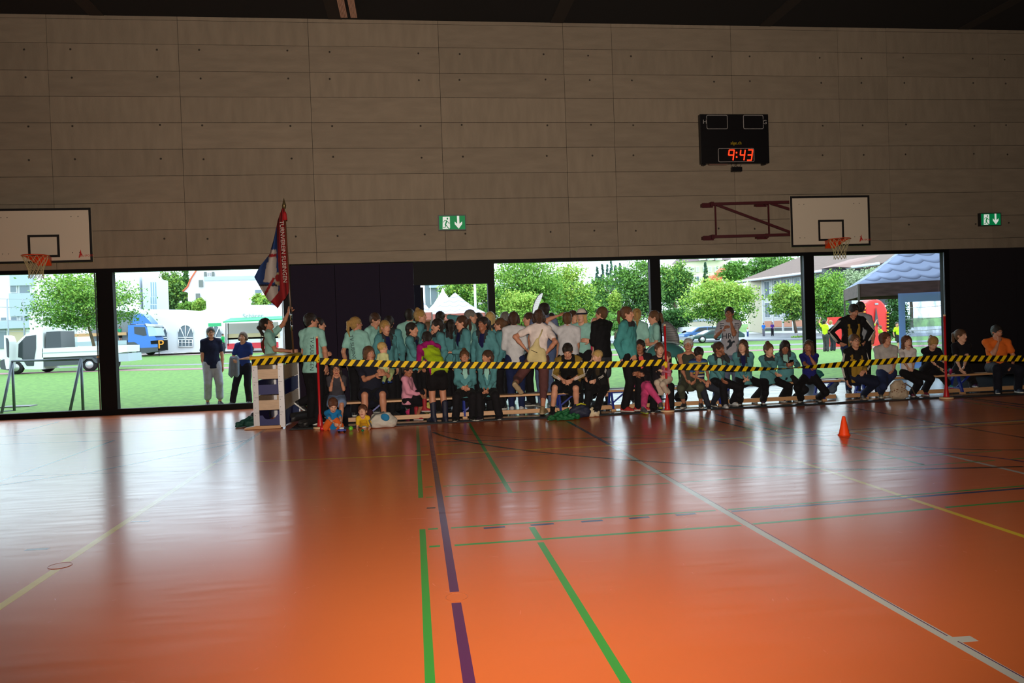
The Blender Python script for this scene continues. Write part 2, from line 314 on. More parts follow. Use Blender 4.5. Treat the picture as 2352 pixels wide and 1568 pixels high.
# dark fabric-covered wall between the windows and at the right
dw = empty('wall_partition', (-1.2, WY, 0), kind='structure')
for x0, x1 in ((-2.45, -1.56), (-1.555, -.645), (-.64, .06)):
    mb = MB(); mb.bb((x0, WY-.01, 0.01), (x1-.004, WY+.2, ZM-.03)); obj('wall_panel', mb, m_dark, dw)
mb = MB(); mb.bb((-2.45, WY+.2, 0), (.06, WY+.3, ZM)); obj('wall_backing', mb, m_black, dw); mb = MB(); mb.bb((12.32, WY+.2, 0), (24, WY+.3, ZM)); obj('wall_backing', mb, m_black, dw)
dk2 = M('dark_wall_right', (22, 16, 26), .8)
for x0, x1 in ((12.32, 14.0), (14.005, 16.5), (16.505, 24)):
    mb = MB(); mb.bb((x0, WY-.01, 0), (x1-.004, WY+.2, ZM)); obj('wall_panel', mb, dk2, dw)
# open door: lintel panel, jambs, leaf folded outward
dr = empty('door_1', (.9, WY, 0), kind='structure')
m_door = M('door_leaf', (30, 32, 46), .8, spec=.05)
for nm, a, b, m in (('door_lintel', (.06, WY, 2.44), (1.70, WY+.18, ZM), m_black), ('door_jamb', (1.62, WY, 0), (1.70, WY+.18, 2.44), m_black), ('door_jamb', (.06, WY, 0), (.13, WY+.18, 2.44), m_door), ('door_frame', (.13, WY+.02, 0), (.2, WY+.12, 2.44), m_door)):
    mb = MB(); mb.bb(a, b); obj(nm, mb, m, dr)
mb = MB(); mb.bb((.20, WY+.12, .02), (.255, WY+1.05, 2.4)); leaf = obj('door_leaf', mb, m_black, dr)
mb = MB()
for z in (.9, 1.2, 1.5, 1.9, 2.0, 2.2): mb.box((.19, WY+.1, z), (.012, .02, .03))
obj('hinge', mb, M('alu_strip'), dr)
# daylight-side reveal and outer sill
# black ceiling light, two ribbed pale bars
r = empty('ceiling_light', (-.35, 14, ZT-.1), 'pair of pale ribbed light bars under the black ceiling', 'light')
m_rib = M('rib_pale', (200, 160, 140), .6)
for px0, px1 in ((783, 799), (806, 821)):
    x0 = xat(px0, 33, 16.0); x1 = xat(px1, 33, 16.0)
    for k in range(5):
        xx = x0+(x1-x0)*(k+.5)/5; mb = MB(); mb.bb((xx-.011, 11, ZT-.16), (xx+.011, 15.9, ZT-.10)); obj('light_rib', mb, m_rib, r)
    mb = MB(); mb.bb((x0, 11, ZT-.10), (x1, 15.9, ZT-.03)); obj('light_housing', mb, m_beam, r)
# grey protective sheet under the benches
gm = M('sheet_grey', (58, 62, 66), .22, spec=.6); t = gm.node_tree; b = t.nodes['Principled BSDF']
g_ = t.nodes.new('ShaderNodeNewGeometry'); mp = t.nodes.new('ShaderNodeMapping'); mp.inputs['Scale'].default_value = (.5, 2.2, 1); n = t.nodes.new('ShaderNodeTexNoise'); n.inputs['Scale'].default_value = 2.2
t.links.new(g_.outputs['Position'], mp.inputs[0]); t.links.new(mp.outputs[0], n.inputs['Vector']); bp = t.nodes.new('ShaderNodeBump'); bp.inputs['Strength'].default_value = .5; bp.inputs['Distance'].default_value = .02
t.links.new(n.outputs['Fac'], bp.inputs['Height']); t.links.new(bp.outputs[0], b.inputs['Normal'])
mb = MB(); nx, ny = 90, 14; G = np.zeros((nx, ny, 3))
for i in range(nx):
    x = -1.95+(24.0-.1+1.9)*i/(nx-1)
    for j in range(ny):
        yf = 12.12+.03*math.sin(x*1.7)+(.12 if x < -1.2 else 0); y = yf+(WY-.03-yf)*j/(ny-1); G[i, j] = (x, y, .006+.003*math.sin(x*3+y*5)*math.sin(y*2.3)+.003)
mb.sheet(G, (0, 0, -.004)); obj('protective_sheet', mb, gm, label='grey protective floor sheet spread under the benches along the wall', cat='floor sheet')
# ================= FIGURES: smooth implicit surfaces meshed with surface nets
def nrm(v): v = np.asarray(v, float); return v/(np.linalg.norm(v)+1e-12)
class SDF:
    def __init__(s): s.p = []
    def cone(s, a, b, ra, rb=None, k=.03, flat=1., ax=None, op=0):
        s.p.append((0, np.asarray(a, float), np.asarray(b, float), ra, ra if rb is None else rb, k, flat, None if ax is None else nrm(ax), op)); return s
    def ell(s, c, r, R=None, k=.02, op=0):   # R rows = axes
        s.p.append((1, np.asarray(c, float), np.asarray(r, float), np.eye(3) if R is None else np.asarray(R, float), 0, k, 0, None, op)); return s
    def mesh(s, h, noise=None, cut=None):
        lo = np.full(3, 1e9); hi = -lo; bx = []
        for q in s.p:
            if q[0] == 0: m = max(q[3], q[4]); l = np.minimum(q[1], q[2])-m; u = np.maximum(q[1], q[2])+m
            else: m = np.abs(q[3].T*q[2]).max(1); m = np.sqrt(((q[3].T*q[2])**2).sum(1)); l = q[1]-m; u = q[1]+m
            bx.append((l, u))
            if q[8] == 0: lo = np.minimum(lo, l); hi = np.maximum(hi, u)
        lo = lo-3*h; hi = hi+3*h; N = np.ceil((hi-lo)/h).astype(int)+1
        F = np.full(N, .5, np.float32); X = [(lo[i]+h*np.arange(N[i])).astype(np.float32) for i in range(3)]
        for q, (l, u) in zip(s.p, bx):
            mg = q[5]+2.5*h; i0 = np.maximum(0, np.floor((l-mg-lo)/h).astype(int)); i1 = np.minimum(N, np.ceil((u+mg-lo)/h).astype(int)+1)
            if (i1 <= i0).any(): continue
            sl = tuple(slice(i0[i], i1[i]) for i in range(3))
            G = np.meshgrid(*[X[i][sl[i]] for i in range(3)], indexing='ij', sparse=True)
            if q[0] == 0:
                a, b = q[1], q[2]; ab = b-a; L2 = ab@ab+1e-12
                D = [G[i]-a[i] for i in range(3)]
                t = np.clip((D[0]*ab[0]+D[1]*ab[1]+D[2]*ab[2])/L2, 0, 1); D = [D[i]-t*ab[i] for i in range(3)]
                if q[6] != 1.: ax = q[7]; df = D[0]*ax[0]+D[1]*ax[1]+D[2]*ax[2]; d2 = D[0]**2+D[1]**2+D[2]**2+df**2*(1/q[6]**2-1); d = np.sqrt(np.maximum(d2, 0))-(q[3]+(q[4]-q[3])*t); d = d*.85
                else: d = np.sqrt(D[0]**2+D[1]**2+D[2]**2)-(q[3]+(q[4]-q[3])*t)
            else:
                D = [G[i]-q[1][i] for i in range(3)]; R = q[3]; r = q[2]; s2 = 0
                for i in range(3): e = (D[0]*R[i][0]+D[1]*R[i][1]+D[2]*R[i][2])/r[i]; s2 = s2+e*e
                sq = np.sqrt(s2); d = (sq-1)*np.minimum(r.min()*1.3, r.mean())
            f = F[sl]; k = q[5]
            if q[8] == 0: hh = np.maximum(k-np.abs(f-d), 0)/k; F[sl] = np.minimum(f, d)-hh*hh*k*.25
            else: d = -d; hh = np.maximum(k-np.abs(f-d), 0)/k; F[sl] = np.maximum(f, d)+hh*hh*k*.25
        if noise or cut:
            G = np.meshgrid(*X, indexing='ij', sparse=True)
            if noise: F = F+noise(*G).astype(np.float32)
            if cut: F = np.maximum(F, cut(*G).astype(np.float32))
        return nets(F, lo, h)
_E = [(0, 1), (2, 3), (4, 5), (6, 7), (0, 2), (1, 3), (4, 6), (5, 7), (0, 4), (1, 5), (2, 6), (3, 7)]
_C = np.array([[i >> 2 & 1, i >> 1 & 1, i & 1] for i in range(8)], float)
def nets(F, lo, h):
    n = np.array(F.shape); S = F < 0; cnt = np.zeros(n-1, np.int8)
    cs = [(slice(i, n[0]-1+i), slice(j, n[1]-1+j), slice(k, n[2]-1+k)) for i in (0, 1) for j in (0, 1) for k in (0, 1)]
    for c in cs: cnt += S[c]
    act = (cnt > 0) & (cnt < 8); I = np.argwhere(act)
    if len(I) == 0: return np.zeros((0, 3)), []
    idx = np.full(n-1, -1, np.int32); idx[act] = np.arange(len(I))
    V = np.stack([F[c][act] for c in cs], 1).astype(float); P = np.zeros((len(I), 3)); W = np.zeros(len(I))
    for a, b in _E:
        m = (V[:, a] < 0) != (V[:, b] < 0); t = V[m, a]/(V[m, a]-V[m, b]); P[m] += _C[a]+t[:, None]*(_C[b]-_C[a]); W[m] += 1
    P = (I+P/W[:, None])*h+lo; Q = []
    for ax in range(3):
        o1, o2 = [(1, 2), (2, 0), (0, 1)][ax]
        sa = [slice(1, -1)]*3; sb = [slice(1, -1)]*3; sa[ax] = slice(0, -1); sb[ax] = slice(1, None)
        A = S[tuple(sa)]; B = S[tuple(sb)]; ch = np.argwhere(A != B)
        if len(ch) == 0: continue
        ins = A[tuple(ch.T)]; c = ch+1; c[:, ax] -= 1
        def g(d1, d2): e = c.copy(); e[:, o1] -= d1; e[:, o2] -= d2; return idx[tuple(e.T)]
        q = np.stack([g(0, 0), g(1, 0), g(1, 1), g(0, 1)], 1); q[~ins] = q[~ins][:, ::-1]; Q.append(q)
    Q = np.vstack(Q); return P, Q[(Q >= 0).all(1)]
def toMB(mb, VF, mi=0, cls=None):
    V, Q = VF
    if len(V) == 0: return mb
    c = cls(V[Q].mean(1)) if cls is not None else np.full(len(Q), mi)
    mb.v.append(V); mb.f += (Q+mb.n).tolist(); mb.m += c.astype(int).tolist(); mb.sm += [True]*len(Q); mb.n += len(V); return mb
def ik(S, T, a, b, hint):
    S = np.asarray(S, float); T = np.asarray(T, float); d = T-S; L = np.linalg.norm(d); mx = (a+b)*.995
    if L > mx: T = S+d/L*mx; d = T-S; L = mx
    L = max(L, abs(a-b)+.02); u = d/L; x = (a*a-b*b+L*L)/(2*L); y = math.sqrt(max(0, a*a-x*x))
    h = np.asarray(hint, float); h = h-(h@u)*u; h = nrm(h) if np.linalg.norm(h) > 1e-6 else np.array([0, 0, 1.])
    return S+u*x+h*y, T
SKIN = {'a': (205, 148, 122), 'b': (190, 132, 106), 'c': (160, 105, 80), 'd': (215, 165, 140)}
def skinmat(k): return M('skin_'+k, SKIN[k], .5, bump=.1, bscale=120, noise=.06, spec=.4)
HAIR = {'brown': (70, 44, 28), 'dark': (34, 24, 20), 'blond': (176, 138, 78), 'light': (205, 170, 105), 'grey': (120, 115, 110), 'white': (200, 198, 195), 'red': (96, 56, 36), 'mid': (98, 66, 40)}
def hairmat(k): return M('hair_'+k, HAIR[k], .42, noise=.35, nscale=30, bump=.6, bscale=60, stretch=(6, 6, .8), spec=.5)
def vec(a, b, c, B): return a*B[0]+b*B[1]+c*B[2]   # B rows: left, front, up
def hand(mb, W, d, n, s, curl=.5, mi=0, side=1):
    d = nrm(d); n = nrm(np.asarray(n)-(np.asarray(n)@d)*d); x = np.cross(d, n)*side   # x points to the thumb side
    q = SDF(); L = .19*s; w = .078*s
    for i, (ln, o) in enumerate(((.95, .38), (1.05, .13), (1., -.12), (.8, -.36))):
        kn = W+d*L*.46+x*w*o; q.cone(W+d*.012*s+x*w*o*.55, kn, .0135*s, .0125*s, k=.012*s)
        a1 = curl*1.0+.04*i; a2 = curl*2.0+.05*i
        m1 = kn+L*.28*ln*(d*math.cos(a1)+n*math.sin(a1)); m2 = m1+L*.24*ln*(d*math.cos(a2)+n*math.sin(a2))
        q.cone(kn, m1, .0105*s, .0092*s, k=.005*s); q.cone(m1, m2, .0092*s, .0072*s, k=.005*s)
    t0 = W+d*.03*s+x*w*.36; t1 = t0+.042*s*nrm(d*.75+x*.8+n*.25); t2 = t1+.036*s*nrm(d*1.+x*.25+n*.5)
    q.cone(t0, t1, .0145*s, .0115*s, k=.01*s); q.cone(t1, t2, .0112*s, .0088*s, k=.005*s)
    toMB(mb, q.mesh(.0075 if s > .8 else .006), mi)
def shoe(parent, A, t, up, s, col, sole=(225, 222, 215), lace=None, tall=0.):
    t = nrm(t); up = nrm(np.asarray(up)-(np.asarray(up)@t)*t); l = np.cross(up, t); q = SDF(); g = A-up*.075*s
    q.cone(g+up*.036*s-t*.045*s, g+up*.036*s+t*.06*s, .036*s, .040*s, k=.03*s, flat=.85, ax=l); q.cone(g+up*.034*s+t*.06*s, g+up*.026*s+t*.155*s, .041*s, .031*s, k=.03*s)
    q.cone(g+up*.05*s-t*.03*s, A+up*.012*s-t*.012*s, .036*s, .038*s, k=.03*s); q.cone(g+up*.06*s+t*.03*s, g+up*.04*s+t*.11*s, .028*s, .024*s, k=.02*s)
    q.cone(g+up*.008*s-t*.05*s, g+up*.008*s+t*.15*s, .044*s, .042*s, k=.008*s, flat=.36, ax=up)
    if tall: q.cone(A, A+up*tall*s, .045*s, .055*s, k=.03*s)
    ms = [M('shoe_%d_%d_%d' % tuple(col), col, .6, bump=.3, bscale=90), M('sole_%d_%d_%d' % tuple(sole), sole, .6)]
    mb = MB(); toMB(mb, q.mesh(.0125), cls=lambda C: (((C-g)@up) < .02*s)*1)
    o = obj('boot' if tall > .1 else 'shoe', mb, ms, parent)
    if lace:
        mb = MB()
        for i in range(5):
            c = g+up*(.088-.009*i)*s+t*(.028+.018*i)*s; mb.tube([c-l*.026*s-up*.006*s, c+up*.003*s, c+l*.026*s-up*.006*s], .0042*s, 6)
        for sg in (-1, 1): c = g+up*.09*s+t*.03*s; mb.tube([c, c+l*sg*.028*s+up*.022*s, c+l*sg*.045*s-up*.005*s+t*.02*s], .004*s, 6)
        obj('lace', mb, M('lace_%d_%d_%d' % tuple(lace), lace, .7), o)
TEAL = (84, 142, 150); MINT = (146, 198, 190); NAVY = (26, 28, 74); INK = (24, 23, 28)
def person(label, hp, Y=None, face=0, pose='stand', lean=0, side=0, hy=0, hd=0, tilt=0, L='down', R='down', la=None, ra=None, top='tee', tc=MINT, inner=None, bot='trousers', bc=INK, hair='short', hc='brown',
           skin='a', shoes=(30, 30, 34), sole=(210, 208, 200), lace=None, wd=.92, seat=.36, s=None, hs=None, feet=None, ground=0., group=None, glasses=False, stripes=False, curl=.45, collar=(52, 54, 58), tall=0., low=False, sock=None, cap=None, waistz=None, hem=None, hints=None, slc=None, slv=.93):
    if feet is not None: Y = float(fl(*feet)[1])
    hc3 = at(hp[0], hp[1], Y); face = face-math.degrees(math.atan2(hc3[0], hc3[1])); ph = math.radians(face)
    f0 = np.array([math.sin(ph), -math.cos(ph), 0]); l0 = np.array([math.cos(ph), math.sin(ph), 0]); up0 = np.array([0, 0, 1.])
    al = math.radians(lean); be = math.radians(side)
    u = nrm(up0*math.cos(al)+f0*math.sin(al)+l0*math.sin(be)); fr = nrm(f0-(f0@u)*u); lf = np.cross(u, fr)*-1; lf = l0-(l0@u)*u-(l0@fr)*fr; lf = nrm(lf)
    T = np.array([lf, fr, u])
    hfix = hs
    if s is None:
        s = 1.
        for _ in range(8):
            hs_ = hfix or (.62+.38*s); zc = hc3[2]-ground-.115*hs_*.9
            s = zc/(.90+.57*u[2]) if pose == 'stand' else (zc-seat-.09*s)/(.57*u[2])
    hs = hfix or (.62+.38*s)
    cy_, cp_ = math.radians(face+hy), math.radians(hd)
    hf = np.array([math.sin(cy_)*math.cos(cp_), -math.cos(cy_)*math.cos(cp_), -math.sin(cp_)]); hl = np.array([math.cos(cy_), math.sin(cy_), 0]); hu = np.cross(hl, hf)*-1
    if hu[2] < 0: hu = -hu
    tl = math.radians(tilt); hl, hu = hl*math.cos(tl)+hu*math.sin(tl), hu*math.cos(tl)-hl*math.sin(tl)
    Hb = np.array([hl, hf, hu]); Hc = hc3
    nb = Hc-hu*.10*hs-u*.055*s                  # neck base
    P = nb-u*.52*s                              # pelvis
    gz = ground
    loc = (P[0], P[1], gz if pose != 'float' else P[2]-.3)
    root = empty('person', loc, label, 'person', group)
    sw = .158*s*wd; Sl = nb+lf*sw-u*.045*s; Sr = nb-lf*sw-u*.045*s
    Hl = P+lf*.085*s; Hr = P-lf*.085*s
    def tgt(spec, sg, S):
        D = {'down': (.05, .04, -.50), 'lap': (-.10, .30, -.33), 'lapw': (-.02, .34, -.36), 'hip': (.06, -.03, -.40), 'cross': (-.26, .17, -.25), 'phone': (-.09, .30, -.24), 'fwd': (-.04, .34, -.18), 'knee': (-.02, .40, -.36), 'pocket': (.03, .06, -.46), 'back': (.0, -.12, -.46), 'up': (.08, .12, .46), 'hold': (-.12, .22, -.30)}
        if isinstance(spec, str):
            if spec == 'chin': return Hc+vec(.02*sg, .085, -.165, Hb)*hs
            if spec == 'mouth': return Hc+vec(.05*sg, .14, -.15, Hb)*hs
            if spec == 'cheek': return Hc+vec(.07*sg, .06, -.17, Hb)*hs
            if spec == 'head': return Hc+vec(.13*sg, .02, .02, Hb)*hs
            d = D[spec]; return S+vec(d[0]*sg, d[1], d[2], np.array([l0, f0, up0]) if pose != 'float' else T)*s
        if len(spec) == 3: return at(spec[0], spec[1], Y+spec[2])
        return S+vec(spec[1]*sg, spec[2], spec[3], np.array([l0, f0, up0]))*s
    A = []
    for sg, S, spec in ((1, Sl, L), (-1, Sr, R)):
        W = tgt(spec, sg, S); hint = l0*sg*.5-f0*.5-up0*.5
        if spec == 'hip': hint = l0*sg-f0*.4
        if spec in ('chin', 'mouth', 'cheek'): hint = -up0+l0*sg*.25+f0*.2
        if spec == 'head' or spec == 'up': hint = l0*sg+f0*.2
        if hints and (('L' if sg > 0 else 'R') in hints): hint = vec(*hints['L' if sg > 0 else 'R'], np.array([l0, f0, up0]))
        E, W = ik(S, W, .285*s, .25*s, hint); A.append((sg, S, E, W, spec))
    K = []
    for sg, H_, spec in ((1, Hl, la), (-1, Hr, ra)):
        kz = gz+.08*s
        if spec is None:
            if pose == 'stand': a = np.array([P[0], P[1], kz])+l0*sg*.085*s+f0*.0
            else: a = np.array([P[0], P[1], kz])+l0*sg*.11*s+f0*.40*s
            if pose == 'stand' and lean > 25: a = a
        elif len(spec) == 2: q = fl(spec[0], spec[1], .02); a = np.array([q[0], q[1], .08*s])
        elif len(spec) == 3: a = at(spec[0], spec[1], Y+spec[2])
        else: a = np.array([P[0], P[1], gz])+l0*spec[1]*sg*s+f0*spec[2]*s+up0*spec[3]*s
        if pose == 'stand' and spec is None: th = (P[2]-kz)/2*1.005; k_, a = ik(H_, a, max(.42*s, th), max(.40*s, th*.98), f0)
        else: k_, a = ik(H_, a, .43*s, .41*s, f0*.7+up0*(.9 if pose != 'stand' else .1)+l0*sg*.05)
        K.append((sg, H_, k_, a, spec))
    sm = skinmat(skin); eyew = M('eye_white', (215, 210, 205), .3); iris = M('iris', (40, 28, 22), .2); lip = M('lip', (150, 72, 66), .5); hm = hairmat(hc)
    shirt_ = None; body = MB(); q = SDF(); k = .035*s
    def torso(q, o, w=wd, full=True, lowz=-.02, k=.04*s):
        q.cone(P+u*lowz*s, P+u*.15*s, (.152*w)*s+o, (.132*w)*s+o, k=k, flat=.70, ax=fr)
        q.cone(P+u*.15*s, P+u*.36*s, (.132*w)*s+o, (.142*w)*s+o, k=k, flat=.66, ax=fr)
        q.cone(P+u*.36*s, P+u*.45*s, (.138*w)*s+o, (.10*w)*s+o, k=k, flat=.68, ax=fr)
        if full: q.cone(Sl+u*.012*s, nb+u*.012*s, .045*s+o, .05*s+o, k=k); q.cone(Sr+u*.012*s, nb+u*.012*s, .045*s+o, .05*s+o, k=k)
    torso(q, -.008)
    q.cone(nb-u*.02*s, Hc-hu*.05*hs-hf*.018*hs, .056*s, .050*hs, k=.03*s)
    for sg, S, E, W, _ in A: q.cone(S, E, .044*s, .036*s, k=k); q.cone(E, E+(W-E)*.4, .037*s, .036*s, k=.02*s); q.cone(E+(W-E)*.35, W, .036*s, .023*s, k=.02*s)
    for sg, H_, kn, a, _ in K:
        q.cone(H_, kn, .083*s*wd, .056*s, k=k); q.cone(kn, kn+(a-kn)*.35, .054*s, .053*s, k=.02*s); q.cone(kn+(a-kn)*.3, a, .052*s, .034*s, k=.02*s)
    if not low: toMB(body, q.mesh(.021 if s > .6 else .013))
    else: toMB(body, q.mesh(.028))
    # head
    h = SDF(); c = lambda a, b, d: Hc+vec(a, b, d, Hb)*hs
    h.ell(c(0, -.014, .030), np.array([.074, .094, .084])*hs, Hb, k=.02*hs); h.ell(c(0, .022, -.032), np.array([.060, .070, .080])*hs, Hb, k=.03*hs)
    h.cone(c(-.012, .062, -.094), c(.012, .062, -.094), .020*hs, k=.03*hs); h.cone(c(-.034, .03, -.062), c(-.014, .055, -.09), .022*hs, k=.02*hs); h.cone(c(.034, .03, -.062), c(.014, .055, -.09), .022*hs, k=.02*hs)
    for sg in (1, -1):
        h.ell(c(.031*sg, .098, .010), np.array([.017, .016, .012])*hs, Hb, k=.012*hs, op=1); h.cone(c(.014*sg, .086, .027), c(.046*sg, .072, .026), .009*hs, .008*hs, k=.012*hs)
        h.ell(c(.038*sg, .058, -.03), np.array([.022, .022, .02])*hs, Hb, k=.02*hs); h.ell(c(.077*sg, -.006, -.008), np.array([.008, .019, .031])*hs, Hb, k=.008*hs)
    h.cone(c(0, .090, .012), c(0, .106, -.026), .0085*hs, .0125*hs, k=.01*hs); h.cone(c(-.011, .094, -.03), c(.011, .094, -.03), .008*hs, k=.008*hs)
    h.cone(c(-.016, .083, -.057), c(.016, .083, -.057), .009*hs, k=.008*hs); h.cone(c(-.014, .082, -.070), c(.014, .082, -.070), .009*hs, k=.008*hs)
    h.cone(nb, Hc-hu*.05*hs-hf*.018*hs, .054*s, .050*hs, k=.02*hs)
    toMB(body, h.mesh((.0092 if not low else .015)*max(hs, .8)))
    for sg in (1, -1):
        body.ell(c(.0305*sg, .079, .009), np.array([.0125, .0090, .0062])*hs, 8, 1, R=Hb.T); body.ell(c(.0305*sg, .0848, .009), np.array([.0058, .0042, .0055])*hs, 8, 2, R=Hb.T)
        body.tube([c(.014*sg, .094, .030), c(.032*sg, .091, .036), c(.050*sg, .078, .030)], .0036*hs, 5, 4)
    body.tube([c(-.021, .086, -.0635), c(-.008, .094, -.061), c(0, .0945, -.0625), c(.008, .094, -.061), c(.021, .086, -.0635)], .0042*hs, 5, 3)
    body.tube([c(-.018, .086, -.066), c(0, .093, -.071), c(.018, .086, -.066)], .0048*hs, 5, 3)
    hp_ = curl
    if not low:
        for sg, S, E, W, spec in A:
            d = W-E; n = f0*.2-l0*sg; cu = curl
            if spec in ('chin', 'mouth'): d = nrm(d)*.5+(Hc-W)*2; n = -hf; cu = .75
            elif spec == 'cheek': d = hu*.8-hf*.1-hl*sg*.2; n = -hl*sg; cu = .3
            elif spec in ('phone', 'hold'): n = up0; cu = .7; d = nrm(d)-l0*sg*.5
            elif spec in ('lap', 'lapw', 'knee'): n = -up0-l0*sg*.3; cu = .35; d = nrm(d)-up0*.1-l0*sg*.3
            elif spec == 'hip': d = -l0*sg*.6+f0*.6-up0*.5; n = -l0*sg
            elif spec == 'cross': n = -f0; cu = .4
            elif spec == 'up': n = f0*.4-l0*sg; cu = .35
            elif spec == 'head': d = hu*.6-hl*sg*.8; n = -hl*sg
            hand(body, W, d, n, s, cu, 0, side=sg)
    obj('body', body, [sm, eyew, iris, lip, hm], root)
    # ---- top
    def hemcut(zh, rad):
        def f(X, Y_, Z):
            up_ = (X-P[0])*u[0]+(Y_-P[1])*u[1]+(Z-P[2])*u[2]; la_ = (X-P[0])*lf[0]+(Y_-P[1])*lf[1]+(Z-P[2])*lf[2]; fo_ = (X-P[0])*fr[0]+(Y_-P[1])*fr[1]+(Z-P[2])*fr[2]
            return np.minimum(zh*s-up_, rad-np.sqrt(la_**2+(fo_*1.15)**2))
        return f
    def wr(amp=.006, fr_=34., ph0=rnd.random()*9): return lambda X, Y_, Z: amp*np.sin(fr_*Z+7*np.sin(X*9+ph0)+5*np.cos(Y_*8+ph0))*np.cos(13*X+9*Y_+fr_*.4*Z)
    vh = .0202 if not low else .028
    if s < .6: vh = .012
    if top in ('jacket', 'long', 'coat', 'hoodie') and inner is not None or top == 'tee' or top == 'polo' or top == 'tank':
        q = SDF(); col = inner if top in ('jacket', 'hoodie', 'coat') else tc; torso(q, .014, lowz=-.14, full=top != 'tank')
        if top in ('tee', 'polo'):
            for sg, S, E, W, _ in A: e = S+(E-S)*.62; q.cone(S, e, .050*s+.006, .050*s+.008, k=.03*s)
        if top == 'tank':
            for S in (Sl, Sr): q.cone(S*.35+nb*.65-u*.10*s+fr*.02*s, S*.35+nb*.65, .03*s, k=.03*s)
        q.ell(nb+u*.035*s+fr*.035*s, np.array([.062, .075, .05])*s, T, k=.015, op=1)
        if hem is not None and hem < -.06 and pose == 'stand': q.cone(P+u*.06*s, P+u*(hem-.1)*s, .150*s*wd+.014, .172*s*wd+.014, k=.03, flat=.78, ax=fr)
        if pose != 'stand': q.cone(P+lf*.04, P-lf*.04, .120*s*wd, k=.03, flat=.8, ax=fr)
        if top == 'long' and False: pass
        mb = MB(); toMB(mb, q.mesh(vh, wr(.005), cut=hemcut((-.05 if hem is None else hem) if pose == 'stand' else -.03, .34*s)))
        o = obj({'tee': 'shirt', 'polo': 'polo_shirt', 'tank': 'top'}.get(top, 'shirt'), mb, cloth(col), root)
        shirt_ = o
        if top == 'polo':
            mb = MB(); t_ = np.linspace(-2.6, 2.6, 14); mb.tube([nb+u*(.05+.012*math.cos(a_))*s+lf*.068*s*math.sin(a_)-fr*.062*s*math.cos(a_)+fr*.01*s for a_ in t_], .012*s, 6); obj('collar', mb, cloth(col), o)
    if top in ('jacket', 'long', 'coat', 'hoodie'):
        q = SDF(); off = .026 if top != 'long' else .012; lz_ = {'jacket': -.07, 'hoodie': -.06, 'long': -.04, 'coat': -.18}[top] if hem is None else hem
        torso(q, off, lowz=-.02); q.cone(P+u*(lz_-.12)*s, P+u*.12*s, .150*s*wd+off+.004, .137*s*wd+off, k=.03, flat=.76, ax=fr)
        for sg, S, E, W, spec in A:
            w2 = E+(W-E)*slv; q.cone(S, E, .052*s+off*.45, .045*s+off*.5, k=.04*s); q.cone(E, w2, .044*s+off*.5, .033*s+off*.4, k=.02)
        if top in ('jacket', 'hoodie', 'coat'):
            for S in (1, -1): q.cone(nb+lf*.075*s*S-fr*.04*s+u*.02*s, nb+lf*.055*s*S+fr*.06*s-u*.01*s, .026*s, k=.02)
            q.cone(nb+lf*.05*s-fr*.075*s+u*.0*s, nb-lf*.05*s-fr*.075*s, .042*s, k=.03)
        q.ell(nb+u*.06*s+fr*.045*s, np.array([.066, .085, .055])*s, T, k=.012, op=1)
        if inner is not None:
            q.cone(nb+fr*.125*s-u*.02*s, P+u*.24*s+fr*.15*s, .070*s, .050*s, k=.012, op=1); q.cone(P+u*.24*s+fr*.15*s, P+fr*.155*s-u*.22*s, .050*s, .046*s, k=.012, op=1)
        zl = nb-u*.02*s
        def cl(C):
            d = C-nb; c2 = 2*((np.abs(d@lf) > (.112 if slc and slc[1] else .15)*s) | (d@u > -.10*s) & (np.abs(d@lf) > .06*s)) if slc else 0
            up_ = d@u; lat = np.abs(d@lf); fro = d@fr
            k1 = ((up_ > -.055*s) & (lat < .115*s) | ((fro > .03*s) & (lat < .075*s) & (up_ > -.17*s) & (inner is not None)))
            return np.where(k1, 1, c2)
        if inner is not None or top == 'long': pass
        mb = MB(); toMB(mb, q.mesh(vh, wr(.009 if top != 'long' else .006), cut=hemcut(lz_, .215*s+off) if pose == 'stand' else hemcut(-.10, .26*s+off)), cls=cl if top != 'long' else None)
        jk = obj({'long': 'blouse', 'coat': 'coat', 'hoodie': 'hoodie'}.get(top, 'jacket'), mb, [cloth(tc), cloth(collar), cloth(slc[0] if slc else tc)], root)
        if stripes:
            wm = M('stripe_white', (225, 222, 216), .6)
            for sg, S, E, W, spec in A:
                for j in (-1, 0, 1):
                    def off3(a, d, r): n_ = nrm(l0*sg*.9-f0*-.5+up0*.15); n_ = nrm(n_-(n_@d)*d); b_ = np.cross(d, n_); return a+n_*r+b_*j*.017*s
                    d1 = nrm(E-S); d2 = nrm(W-E); mb = MB(); mb.tube([off3(S+up0*.02*s, d1, .062*s), off3(S+(E-S)*.5, d1, .064*s), off3(E, nrm(d1+d2), .062*s), off3(E+(W-E)*.5, d2, .055*s), off3(E+(W-E)*.85, d2, .048*s)], .0052*s, 6)
                    obj('sleeve_stripe', mb, wm, jk)
